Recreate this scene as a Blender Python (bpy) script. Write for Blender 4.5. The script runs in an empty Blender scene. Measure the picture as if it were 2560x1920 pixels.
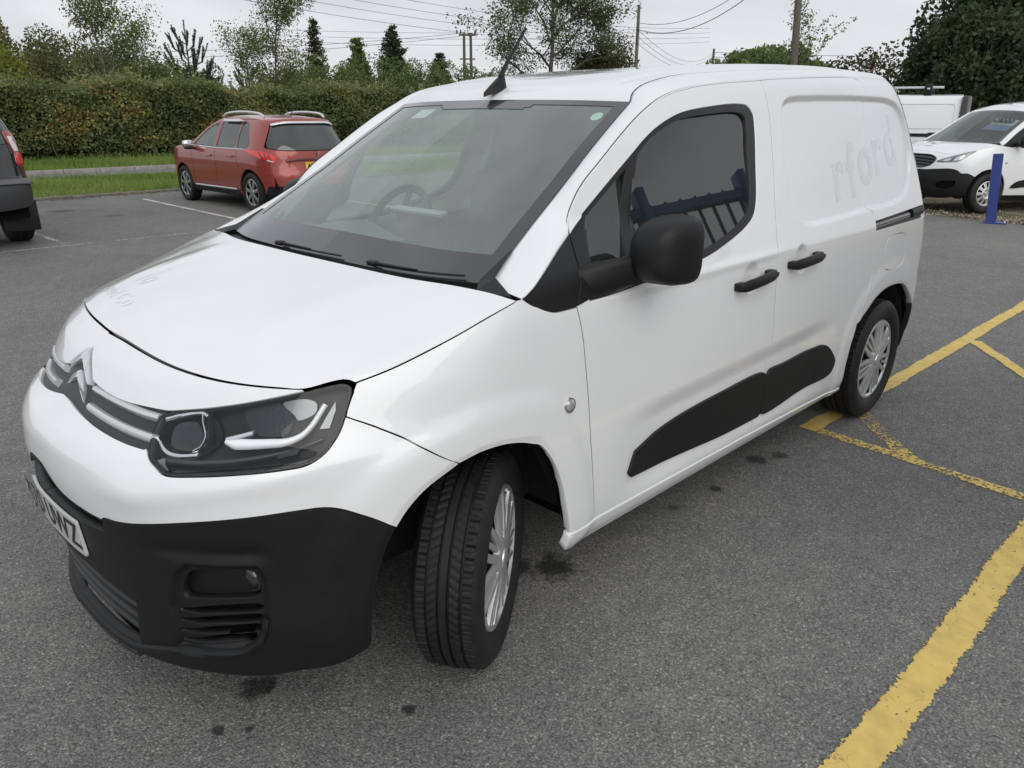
import bpy, bmesh, math, random
import numpy as np
from mathutils import Vector, Matrix
from mathutils.geometry import delaunay_2d_cdt
R = math.radians
scene = bpy.context.scene
COL = scene.collection
# ------------------------------------------------------------------ camera
def make_camera():
    yaw, pitch, roll = R(44.50491), R(19.54529), R(0.18963)
    f = Vector((math.cos(pitch)*math.cos(yaw), math.cos(pitch)*math.sin(yaw), -math.sin(pitch)))
    r = Vector((math.sin(yaw), -math.cos(yaw), 0)); u = r.cross(f)
    c, s = math.cos(roll), math.sin(roll)
    X = c*r+s*u; Y = -s*r+c*u; Z = -f
    cam = bpy.data.cameras.new('camera'); ob = bpy.data.objects.new('camera', cam); COL.objects.link(ob)
    m = Matrix((X, Y, Z)).transposed().to_4x4(); m.translation = Vector((-1.35881, -2.23578, 1.55968))
    ob.matrix_world = m
    cam.sensor_fit = 'HORIZONTAL'; cam.sensor_width = 36; cam.lens = 1905.674/2560*36
    cam.clip_start = .05; cam.clip_end = 2000
    scene.camera = ob
make_camera()
# ------------------------------------------------------------------ sky: a Nishita sky behind an even layer of cloud
SUN_EL, SUN_AZ = R(34), R(205)
def make_world():
    w = bpy.data.worlds.new('World'); scene.world = w; w.use_nodes = True
    nt = w.node_tree; N = nt.nodes; L = nt.links; N.clear()
    out = N.new('ShaderNodeOutputWorld'); bg = N.new('ShaderNodeBackground'); bg.inputs['Strength'].default_value = .1
    sky = N.new('ShaderNodeTexSky'); sky.sky_type = 'NISHITA'; sky.sun_disc = False
    sky.sun_elevation = SUN_EL; sky.sun_rotation = SUN_AZ; sky.dust_density = 2
    tc = N.new('ShaderNodeTexCoord'); mp = N.new('ShaderNodeMapping'); mp.inputs['Scale'].default_value = (1, 1, 3.2)
    n1 = N.new('ShaderNodeTexNoise'); n1.inputs['Scale'].default_value = 2.2; n1.inputs['Detail'].default_value = 7; n1.inputs['Roughness'].default_value = .55; n1.inputs['Distortion'].default_value = .5
    rp = N.new('ShaderNodeValToRGB'); rp.color_ramp.elements[0].position = .30; rp.color_ramp.elements[1].position = .70
    rp.color_ramp.elements[0].color = (6.3, 6.55, 6.95, 1); rp.color_ramp.elements[1].color = (9.3, 9.4, 9.6, 1)
    mx = N.new('ShaderNodeMixRGB'); mx.inputs['Fac'].default_value = .93
    L.new(tc.outputs['Generated'], mp.inputs['Vector']); L.new(mp.outputs['Vector'], n1.inputs['Vector'])
    L.new(n1.outputs['Fac'], rp.inputs['Fac']); L.new(sky.outputs['Color'], mx.inputs['Color1']); L.new(rp.outputs['Color'], mx.inputs['Color2'])
    L.new(mx.outputs['Color'], bg.inputs['Color']); L.new(bg.outputs['Background'], out.inputs['Surface'])
make_world()
sun = bpy.data.lights.new('sun', 'SUN'); sun.energy = 1.35; sun.angle = R(60); sun.color = (1, .97, .93)
so = bpy.data.objects.new('sun', sun); COL.objects.link(so)
so.rotation_euler = Vector((math.cos(SUN_EL)*math.sin(SUN_AZ), math.cos(SUN_EL)*math.cos(SUN_AZ), math.sin(SUN_EL))).to_track_quat('Z', 'Y').to_euler()
scene.view_settings.view_transform = 'Standard'; scene.view_settings.look = 'None'
scene.view_settings.exposure = 0.0; scene.view_settings.gamma = 1
scene.cycles.max_bounces = 8; scene.cycles.transparent_max_bounces = 24
# ------------------------------------------------------------------ materials
MATS = {}
def mat(name, col=(.5, .5, .5), rough=.5, metal=0., coat=0., var=.0, vscale=30., bump=0., bscale=200., spec=.5, coat_rough=.03, alpha=None, dirt=0.):
    if name in MATS: return MATS[name]
    m = bpy.data.materials.new(name); m.use_nodes = True; MATS[name] = m
    N = m.node_tree.nodes; L = m.node_tree.links; b = N['Principled BSDF']
    b.inputs['Roughness'].default_value = rough; b.inputs['Metallic'].default_value = metal
    b.inputs['Coat Weight'].default_value = coat; b.inputs['Coat Roughness'].default_value = coat_rough
    b.inputs['Specular IOR Level'].default_value = spec
    b.inputs['Base Color'].default_value = (*col, 1)
    tc = N.new('ShaderNodeTexCoord')
    if var or dirt:
        n = N.new('ShaderNodeTexNoise'); n.inputs['Scale'].default_value = vscale; n.inputs['Detail'].default_value = 5; n.inputs['Roughness'].default_value = .6
        L.new(tc.outputs['Object'], n.inputs['Vector'])
        r = N.new('ShaderNodeValToRGB'); e = r.color_ramp.elements
        e[0].position = .3; e[1].position = .7
        e[0].color = (*[c*(1-var) for c in col], 1); e[1].color = (*[min(1, c*(1+var)) for c in col], 1)
        L.new(n.outputs['Fac'], r.inputs['Fac']); L.new(r.outputs['Color'], b.inputs['Base Color'])
        mr = N.new('ShaderNodeMapRange'); mr.inputs['To Min'].default_value = max(0, rough*(1-var*1.5)); mr.inputs['To Max'].default_value = min(1, rough*(1+var*1.5))
        L.new(n.outputs['Fac'], mr.inputs['Value']); L.new(mr.outputs['Result'], b.inputs['Roughness'])
    if bump:
        n2 = N.new('ShaderNodeTexNoise'); n2.inputs['Scale'].default_value = bscale; n2.inputs['Detail'].default_value = 3
        L.new(tc.outputs['Object'], n2.inputs['Vector'])
        bp = N.new('ShaderNodeBump'); bp.inputs['Strength'].default_value = bump; bp.inputs['Distance'].default_value = .002
        L.new(n2.outputs['Fac'], bp.inputs['Height']); L.new(bp.outputs['Normal'], b.inputs['Normal'])
    return m
def glass_mat(name, tint, ior=1.6, dust_haze=.04, rough=0.):
    """thin pane: tinted see-through sheet with the mirror reflection of its two faces and a dusty film that also paints in haze"""
    if name in MATS: return MATS[name]
    m = bpy.data.materials.new(name); m.use_nodes = True; MATS[name] = m
    N = m.node_tree.nodes; L = m.node_tree.links; N.clear()
    out = N.new('ShaderNodeOutputMaterial'); tr = N.new('ShaderNodeBsdfTransparent'); tr.inputs['Color'].default_value = (*tint, 1)
    gl = N.new('ShaderNodeBsdfGlossy'); gl.inputs['Roughness'].default_value = rough; gl.inputs['Color'].default_value = (.97, 1, .985, 1)
    di = N.new('ShaderNodeBsdfDiffuse'); di.inputs['Color'].default_value = (.60, .69, .655, 1)
    fr = N.new('ShaderNodeFresnel'); ge = N.new('ShaderNodeNewGeometry'); io = N.new('ShaderNodeMapRange'); io.inputs['To Min'].default_value = ior; io.inputs['To Max'].default_value = 1/ior; L.new(ge.outputs['Backfacing'], io.inputs['Value']); L.new(io.outputs['Result'], fr.inputs['IOR'])
    m1 = N.new('ShaderNodeMixShader'); m2 = N.new('ShaderNodeMixShader')
    tc = N.new('ShaderNodeTexCoord'); n = N.new('ShaderNodeTexNoise'); n.inputs['Scale'].default_value = 6; n.inputs['Detail'].default_value = 6
    mr = N.new('ShaderNodeMapRange'); mr.inputs['To Min'].default_value = dust_haze*.6; mr.inputs['To Max'].default_value = dust_haze*1.4
    L.new(tc.outputs['Object'], n.inputs['Vector']); L.new(n.outputs['Fac'], mr.inputs['Value'])
    L.new(mr.outputs['Result'], m1.inputs['Fac']); L.new(tr.outputs['BSDF'], m1.inputs[1]); L.new(di.outputs['BSDF'], m1.inputs[2])
    L.new(fr.outputs['Fac'], m2.inputs['Fac']); L.new(m1.outputs['Shader'], m2.inputs[1]); L.new(gl.outputs['BSDF'], m2.inputs[2])
    L.new(m2.outputs['Shader'], out.inputs['Surface'])
    return m
WHITE = mat('white_paint', (.80, .815, .83), .32, coat=1., var=.015, vscale=3.)
BLACKP = mat('black_textured_plastic', (.008, .0084, .009), .48, spec=.36, var=.12, vscale=14, bump=.25, bscale=900)
BLACKG = mat('black_gloss', (.012, .012, .014), .12, coat=.5)
DARK = mat('dark_cavity', (.006, .006, .006), .9, spec=.1)
RUBBER = mat('rubber', (.013, .013, .013), .6, spec=.35, var=.25, vscale=25, bump=.15, bscale=600)
SEAL = mat('rubber_seal', (.010, .010, .011), .5)
SILVER = mat('silver_plastic', (.64, .65, .66), .32, metal=.7, coat=.4, var=.05)
CHROME = mat('chrome', (.72, .73, .74), .12, metal=1.)
SATIN = mat('satin_chrome', (.70, .71, .73), .32, metal=.55, coat=.3)
GRILLE = mat('grille_grey', (.028, .029, .031), .45, bump=.2, bscale=900)
WSGLASS = glass_mat('windscreen_glass', (.84, .93, .89), 1.72, .19)  # pale film thickened to paint in the washed-out sky haze
SIDEGLASS = glass_mat('side_glass', (.60, .70, .65), 1.75, .015)
LENS = glass_mat('lens_plastic', (.95, .96, .97), 1.42, .0)
# ------------------------------------------------------------------ object helpers
def link(o, parent=None):
    COL.objects.link(o)
    if parent is not None: o.parent = parent
    return o
def tag(o, label=None, cat=None, group=None, kind=None):
    if label: o['label'] = label
    if cat: o['category'] = cat
    if group: o['group'] = group
    if kind: o['kind'] = kind
    return o
def empty(name, loc=(0, 0, 0), rz=0., label=None, cat=None, group=None):
    o = bpy.data.objects.new(name, None); o.empty_display_size = .2; o.location = loc; o.rotation_euler = (0, 0, rz)
    COL.objects.link(o); return tag(o, label, cat, group)
def mesh(name, V, F, m, parent=None, smooth=True, normals=None, angle=None):
    me = bpy.data.meshes.new(name)
    V = np.asarray(V, dtype=np.float32)
    if isinstance(F, np.ndarray):
        nf, k = F.shape
        me.vertices.add(len(V)); me.vertices.foreach_set('co', V.ravel())
        me.loops.add(nf*k); me.loops.foreach_set('vertex_index', F.astype(np.int32).ravel())
        me.polygons.add(nf); me.polygons.foreach_set('loop_start', np.arange(0, nf*k, k, dtype=np.int32))
        me.update(calc_edges=True)
    else:
        me.from_pydata(V.tolist(), [], [list(map(int, f)) for f in F]); me.update()
    me.polygons.foreach_set('use_smooth', np.full(len(me.polygons), bool(smooth)))
    if m: me.materials.append(m)
    if normals is not None: me.normals_split_custom_set_from_vertices(np.asarray(normals, dtype=np.float32).tolist())
    elif angle is not None: me.set_sharp_from_angle(angle=R(angle))
    o = bpy.data.objects.new(name, me)
    return link(o, parent)
class MB:
    """collects primitive solids; build() links them as one mesh object"""
    def __init__(s): s.V = []; s.F = []
    def add(s, V, F):
        k = len(s.V); s.V += [tuple(map(float, v)) for v in V]; s.F += [tuple(i+k for i in f) for f in F]; return s
    def box(s, c, d, rz=0., bev=0., rx=0., ry=0.):
        hx, hy, hz = d[0]/2, d[1]/2, d[2]/2; b = min(bev, hx*.9, hy*.9, hz*.9)
        M = Matrix.Rotation(rz, 3, 'Z') @ Matrix.Rotation(ry, 3, 'Y') @ Matrix.Rotation(rx, 3, 'X')
        if b <= 0:
            P = [(x, y, z) for z in (-hz, hz) for y in (-hy, hy) for x in (-hx, hx)]
            Fc = [(0, 2, 3, 1), (4, 5, 7, 6), (0, 1, 5, 4), (2, 6, 7, 3), (0, 4, 6, 2), (1, 3, 7, 5)]
        else:
            bm = bmesh.new(); bmesh.ops.create_cube(bm, size=1)
            for v in bm.verts: v.co = Vector((v.co.x*2*hx, v.co.y*2*hy, v.co.z*2*hz))
            bmesh.ops.bevel(bm, geom=bm.edges[:], offset=b, segments=2, profile=.5, affect='EDGES')
            bm.verts.index_update(); P = [v.co.copy() for v in bm.verts]; Fc = [[v.index for v in f.verts] for f in bm.faces]; bm.free()
        return s.add([M @ Vector(p)+Vector(c) for p in P], Fc)
    def tube(s, pts, r, n=8, cap=True, up=(0, 0, 1)):
        pts = [Vector(p) for p in pts]; rr = r if hasattr(r, '__len__') else [r]*len(pts); V = []; F = []; prev = None
        for i, p in enumerate(pts):
            t = (pts[min(i+1, len(pts)-1)]-pts[max(i-1, 0)]).normalized()
            a = prev if prev is not None else (Vector(up) if abs(t.dot(Vector(up))) < .9 else Vector((1, 0, 0)))
            a = (a-t*a.dot(t)).normalized(); prev = a; b = t.cross(a)
            V += [p+(a*math.cos(2*math.pi*k/n)+b*math.sin(2*math.pi*k/n))*rr[i] for k in range(n)]
        for i in range(len(pts)-1):
            for k in range(n):
                k2 = (k+1) % n; F.append((i*n+k, i*n+k2, (i+1)*n+k2, (i+1)*n+k))
        if cap: F.append(tuple(range(n-1, -1, -1))); F.append(tuple((len(pts)-1)*n+k for k in range(n)))
        return s.add(V, F)
    def prism(s, poly, a, b, axis='y'):
        """closed 2-D outline swept from a to b along an axis: y -> poly in (x,z); x -> (y,z); z -> (x,y)"""
        f = {'y': lambda p, t: (p[0], t, p[1]), 'x': lambda p, t: (t, p[0], p[1]), 'z': lambda p, t: (p[0], p[1], t)}[axis]
        n = len(poly); V = [f(p, a) for p in poly]+[f(p, b) for p in poly]
        F = [(i, (i+1) % n, n+(i+1) % n, n+i) for i in range(n)]+[tuple(range(n-1, -1, -1)), tuple(range(n, 2*n))]
        return s.add(V, F)
    def lathe(s, prof, n=32, c=(0, 0, 0), axis='z', closed=False):
        V = []; F = []
        for k in range(n):
            t = 2*math.pi*k/n
            for r, h in prof:
                p = {'z': (r*math.cos(t), r*math.sin(t), h), 'y': (r*math.cos(t), h, r*math.sin(t)), 'x': (h, r*math.cos(t), r*math.sin(t))}[axis]
                V.append((p[0]+c[0], p[1]+c[1], p[2]+c[2]))
        m = len(prof)
        for k in range(n):
            for i in range(m-1 if not closed else m):
                j = (i+1) % m; k2 = (k+1) % n; F.append((k*m+i, k*m+j, k2*m+j, k2*m+i))
        return s.add(V, F)
    def build(s, name, m, parent=None, smooth=False, angle=35, fix=True):
        o = mesh(name, s.V, s.F, m, parent, smooth=True, angle=None)
        if fix:
            bm = bmesh.new(); bm.from_mesh(o.data); bmesh.ops.recalc_face_normals(bm, faces=bm.faces); bm.to_mesh(o.data); bm.free()
        o.data.set_sharp_from_angle(angle=R(angle)); return o
def copy_tree(o, parent=None):
    c = o.copy(); COL.objects.link(c); c.parent = parent
    for ch in list(o.children): copy_tree(ch, c)
    return c
def mirror_copy(o, parent=None, dy=True):
    """left-right mirrored copy of an object and its children (mesh data mirrored in y)"""
    c = o.copy()
    if o.data:
        me = o.data.copy(); n = len(me.vertices); co = np.empty(n*3, np.float32); me.vertices.foreach_get('co', co); co = co.reshape(-1, 3); co[:, 1] *= -1
        me.vertices.foreach_set('co', co.ravel()); me.flip_normals(); me.update(); c.data = me
    c.location.y *= -1; c.rotation_euler.z *= -1; c.rotation_euler.x *= -1
    COL.objects.link(c); c.parent = parent or o.parent
    for ch in list(o.children): mirror_copy(ch, c)
    return c
def cr(pts, step=.02, closed=False):
    """Catmull-Rom through 2-D or 3-D points, resampled at about `step`"""
    P = np.array(pts, float); n = len(P)
    if closed: Q = np.vstack([P[-1], P, P[0], P[1]])
    else: Q = np.vstack([2*P[0]-P[1], P, 2*P[-1]-P[-2]])
    out = []; segs = n if closed else n-1
    for i in range(segs):
        p0, p1, p2, p3 = Q[i], Q[i+1], Q[i+2], Q[i+3]; k = max(2, int(np.linalg.norm(p2-p1)/step)+1)
        d1 = np.linalg.norm(p1-p0)**.5+1e-9; d2 = np.linalg.norm(p2-p1)**.5+1e-9; d3 = np.linalg.norm(p3-p2)**.5+1e-9
        m1 = (p1-p0)/d1-(p2-p0)/(d1+d2)+(p2-p1)/d2; m2 = (p2-p1)/d2-(p3-p1)/(d2+d3)+(p3-p2)/d3; m1 = m1*d2; m2 = m2*d2
        for j in range(k):
            t = j/k; out.append((2*t**3-3*t*t+1)*p1+(t**3-2*t*t+t)*m1+(-2*t**3+3*t*t)*p2+(t**3-t*t)*m2)
    if not closed: out.append(P[-1])
    return np.array(out)
def lin(pts, step=.02):
    P = np.array(pts, float); out = []
    for a, b in zip(P[:-1], P[1:]):
        k = max(1, int(np.linalg.norm(b-a)/step)+1); out += [a+(b-a)*j/k for j in range(k)]
    out.append(P[-1]); return np.array(out)
def chain(*segs):
    out = [np.asarray(segs[0])]
    for s in segs[1:]:
        s = np.asarray(s); out.append(s[1:] if np.linalg.norm(s[0]-out[-1][-1]) < 2e-3 else s)
    P = np.vstack(out)
    if np.linalg.norm(P[0]-P[-1]) < 2e-3: P = P[:-1]
    return P
def inpoly(P, poly):
    x, y = P[:, 0], P[:, 1]; c = np.zeros(len(P), bool); a = poly; b = np.roll(poly, -1, 0)
    for (x1, y1), (x2, y2) in zip(a, b):
        if y1 == y2: continue
        hit = ((y1 > y) != (y2 > y)) & (x < (x2-x1)*(y-y1)/(y2-y1)+x1); c ^= hit
    return c
def segdist(P, poly, closed=True):
    a = np.asarray(poly, float); b = np.roll(a, -1, 0)
    if not closed: a, b = a[:-1], b[:-1]
    best = np.full(len(P), 1e9)
    for p, q in zip(a, b):
        d = q-p; L = d@d+1e-12; t = np.clip(((P-p)@d)/L, 0, 1); best = np.minimum(best, np.linalg.norm(P-p-t[:, None]*d, axis=1))
    return best
def area2(P): return .5*np.sum(P[:, 0]*np.roll(P[:, 1], -1)-np.roll(P[:, 0], -1)*P[:, 1])
def inset(P, d):
    if area2(P) < 0: P = P[::-1]
    e = np.roll(P, -1, 0)-P; e = e/(np.linalg.norm(e, axis=1, keepdims=True)+1e-9); n = np.stack([-e[:, 1], e[:, 0]], 1)
    m = n+np.roll(n, 1, 0); L = np.sum(m*m, 1, keepdims=True); m = 2*m/np.maximum(L, .8)
    return P+m*d
def obj_from_tri(name, V, Nn, F, m, parent): return mesh(name, V, F, m, parent, True, Nn)
# coons patch
class Curve:
    def __init__(s, pts, smooth=True):
        P = cr(pts, .01) if smooth and len(pts) > 2 else lin(pts, .01)
        d = np.r_[0, np.cumsum(np.linalg.norm(np.diff(P, axis=0), axis=1))]; s.P = P; s.t = d/d[-1]; s.len = d[-1]
    def __call__(s, t):
        t = np.asarray(t); return np.stack([np.interp(t, s.t, s.P[:, k]) for k in range(3)], -1)
class Coons:
    """u: c0 (v=0) and c1 (v=1) run along u; d0 (u=0) and d1 (u=1) run along v"""
    def __init__(s, c0, c1, d0, d1, bulge=None): s.c0, s.c1, s.d0, s.d1, s.b = c0, c1, d0, d1, bulge
    def __call__(s, u, v, off=0.):
        u, v = np.broadcast_arrays(np.asarray(u, float), np.asarray(v, float))
        p = s._e(u, v)
        if np.any(off): p = p+s.normal(u, v)*np.asarray(off)[..., None] if np.ndim(off) else p+s.normal(u, v)*off
        return p
    def _e(s, u, v):
        U = u[..., None]; V = v[..., None]
        p00, p10, p01, p11 = s.c0(0.), s.c0(1.), s.c1(0.), s.c1(1.)
        r = (1-V)*s.c0(u)+V*s.c1(u)+(1-U)*s.d0(v)+U*s.d1(v)-((1-U)*(1-V)*p00+U*(1-V)*p10+(1-U)*V*p01+U*V*p11)
        if s.b is not None: r = r+s.b(u, v)
        return r
    def normal(s, u, v, e=.004):
        a = s._e(np.clip(u+e, 0, 1), v)-s._e(np.clip(u-e, 0, 1), v); b = s._e(u, np.clip(v+e, 0, 1))-s._e(u, np.clip(v-e, 0, 1))
        n = np.cross(a, b); return n/(np.linalg.norm(n, axis=-1, keepdims=True)+1e-12)
def grid_faces(nu, nv, flip=False):
    i = np.arange(nu-1)[:, None]*nv+np.arange(nv-1)[None]; i = i.ravel()
    F = np.stack([i, i+nv, i+nv+1, i+1], 1); return F[:, ::-1] if flip else F
def patch(name, C, m, parent, nu=40, nv=40, u0=0, u1=1, v0=0, v1=1, off=0., rim=.012, mirror=None, flip=False, _raw=False):
    """dense grid of a Coons patch with a turned-down rim; mirror='join' adds the other half in the same mesh"""
    U, V = np.meshgrid(np.linspace(u0, u1, nu), np.linspace(v0, v1, nv), indexing='ij')
    P = C(U, V, off).reshape(-1, 3); Nn = C.normal(U, V).reshape(-1, 3); F = grid_faces(nu, nv)
    if flip: Nn = -Nn; F = F[:, ::-1]
    idx = np.arange(nu*nv).reshape(nu, nv)
    loop = np.r_[idx[:, 0], idx[-1, 1:], idx[-2::-1, -1], idx[0, -2:0:-1]]
    VV = [P]; NN = [Nn]; FF = [F]
    if rim:
        keep = np.ones(len(loop), bool)
        A = P[loop]; B = A-Nn[loop]*rim; k = len(P); n = len(loop)
        cen = P.mean(0); nn = A-cen; nn = nn-np.sum(nn*Nn[loop], 1, keepdims=True)*Nn[loop]; nn /= np.linalg.norm(nn, axis=1, keepdims=True)+1e-9
        VV += [A, B]; NN += [nn, nn]; i = np.arange(n); j = (i+1) % n
        q = np.stack([k+i, k+n+i, k+n+j, k+j], 1)
        if mirror == 'join':
            on = np.abs(A[:, 1]) < 1e-4; q = q[~(on[i] & on[j])]
        FF.append(q if flip else q[:, ::-1])
    VV = np.vstack(VV); NN = np.vstack(NN); FF = np.vstack(FF)
    if _raw: return VV, NN, FF
    if mirror == 'join':
        V2, N2, F2 = patch(name, C.far, m, parent, nu, nv, u0, u1, v0, v1, off, rim, mirror, flip, True) if hasattr(C, 'far') else (VV, NN, FF)
        n = len(VV); VV = np.vstack([VV, V2*[1, -1, 1]]); NN = np.vstack([NN, N2*[1, -1, 1]]); FF = np.vstack([FF, F2[:, ::-1]+n])
    return mesh(name, VV, FF, m, parent, True, NN)
def text_mesh(txt, size=1., bold=0., align='CENTER'):
    c = bpy.data.curves.new('t', 'FONT'); c.body = txt; c.size = size; c.align_x = align; c.align_y = 'CENTER'; c.offset = bold; c.resolution_u = 4
    o = bpy.data.objects.new('t', c); COL.objects.link(o); bpy.context.view_layer.update()
    me = bpy.data.meshes.new_from_object(o.evaluated_get(bpy.context.evaluated_depsgraph_get()))
    V = np.array([v.co[:] for v in me.vertices]); F = [list(p.vertices) for p in me.polygons]
    bpy.data.objects.remove(o); bpy.data.curves.remove(c); bpy.data.meshes.remove(me); return V, F
def pchip(xs,ys):
    xs=np.array(xs,float); ys=np.array(ys,float); h=np.diff(xs); d=np.diff(ys)/h
    m=np.zeros(len(xs)); m[0]=d[0]; m[-1]=d[-1]
    for i in range(1,len(xs)-1):
        if d[i-1]*d[i]>0:
            a=2*h[i]+h[i-1]; b=h[i]+2*h[i-1]; m[i]=(a+b)/(a/d[i-1]+b/d[i])
    def f(x):
        x=np.asarray(x,float); xc=np.clip(x,xs[0],xs[-1]); i=np.clip(np.searchsorted(xs,xc)-1,0,len(xs)-2)
        t=(xc-xs[i])/h[i]; t2=t*t; t3=t2*t
        r=(2*t3-3*t2+1)*ys[i]+(t3-2*t2+t)*h[i]*m[i]+(-2*t3+3*t2)*ys[i+1]+(t3-t2)*h[i]*m[i+1]
        return r+np.where(x<xs[0],(x-xs[0])*m[0],0)+np.where(x>xs[-1],(x-xs[-1])*m[-1],0)
    return f
def sstep(a,b,x):
    t=np.clip((np.asarray(x,float)-a)/(b-a),0,1); return t*t*(3-2*t)
class Wrap:
    """body skin: nose outline (superellipse) for s in 0..1, side for s>=1 (x = xk+s-1); z is height. y negative side."""
    def __init__(s,xf,ys,xk,n,disp=None):
        s.xf,s.ys,s.xk,s.n,s.disp=xf,ys,xk,n,disp
    def base(s,S,Z):
        S=np.asarray(S,float); Z=np.asarray(Z,float); S,Z=np.broadcast_arrays(S,Z)
        n=s.n(Z) if callable(s.n) else s.n
        ph=np.clip(S,0,1)*np.pi/2
        xf=s.xf(Z); w=s.ys(np.full_like(Z,s.xk),Z)
        x=s.xk-(s.xk-xf)*np.cos(ph)**(2/n); y=w*np.sin(ph)**(2/n)
        xs=s.xk+(S-1); side=S>1
        x=np.where(side,xs,x); y=np.where(side,s.ys(xs,Z),y)
        return np.stack([x,-y,Z],-1)
    def N0(s,S,Z,e=2e-3,f=None):
        f=f or s.base
        S=np.asarray(S,float);Z=np.asarray(Z,float)
        a=f(S+e,Z)-f(np.maximum(S-e,1e-4),Z); b=f(S,Z+e)-f(S,Z-e)
        n=np.cross(a,b); n/=np.linalg.norm(n,axis=-1,keepdims=True)+1e-12
        return n
    def P(s,S,Z,off=0.):
        p=s.base(S,Z); n=s.N0(S,Z)
        d=off+(s.disp(np.asarray(S,float),np.asarray(Z,float),p) if s.disp else 0)
        return p+n*np.asarray(d)[...,None]
    def N(s,S,Z,e=2e-3): return s.N0(S,Z,e,s.P)
# ---- the near van
van_xf=pchip([.15,.20,.27,.35,.5,.6,.68,.74,.79,.82,.86,.90,.94,.965,.985,1.02,1.06],
             [-.865,-.882,-.895,-.903,-.912,-.92,-.928,-.922,-.893,-.845,-.80,-.775,-.745,-.71,-.68,-.61,-.50])
van_w=pchip([.15,.23,.27,.32,.45,.60,.75,.90,1.0,1.05,1.1,1.15,1.2,1.3,1.4,1.5,1.6,1.68,1.73,1.76],
            [.83,.85,.872,.888,.903,.912,.914,.911,.905,.899,.886,.872,.857,.828,.797,.765,.729,.690,.645,.59])
van_xr=pchip([.2,.9,1.1,1.4,1.7,1.78],[3.50,3.505,3.48,3.42,3.33,3.28])
def van_ys(x,z):
    x=np.asarray(x,float); z=np.asarray(z,float)
    w=van_w(z)-.078*sstep(1.35,.25,x)*sstep(1.10,1.28,z)
    w=w-.028*np.clip((x-2.2)/1.2,0,2)**2
    r=.32; xr=van_xr(z); t=np.clip(x-(xr-r),0,r*.999)
    return w-(r-np.sqrt(r*r-t*t))*np.where(t>0,1,0)
van_n=pchip([.15,.3,.5,.75,.95,1.1],[3.,2.95,2.7,2.6,2.4,2.3])
VAN=Wrap(van_xf,van_ys,.1,van_n)
class FarWrap(Wrap):
    def base(s,S,Z):
        S=np.asarray(S,float); Z=np.asarray(Z,float)
        k=sstep(-.06,.30,S)*sstep(.62,.40,S)*sstep(.88,.965,Z)-.09*sstep(.05,0,S)*0
        return Wrap.base(s,S,Z+.026*k)
VAN_FAR=FarWrap(van_xf,van_ys,.1,pchip([.2,.35,.5,.7,.82,.88,.95,1.1],[1.75,1.9,2.0,1.92,2.05,2.25,2.25,2.3]))
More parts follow.
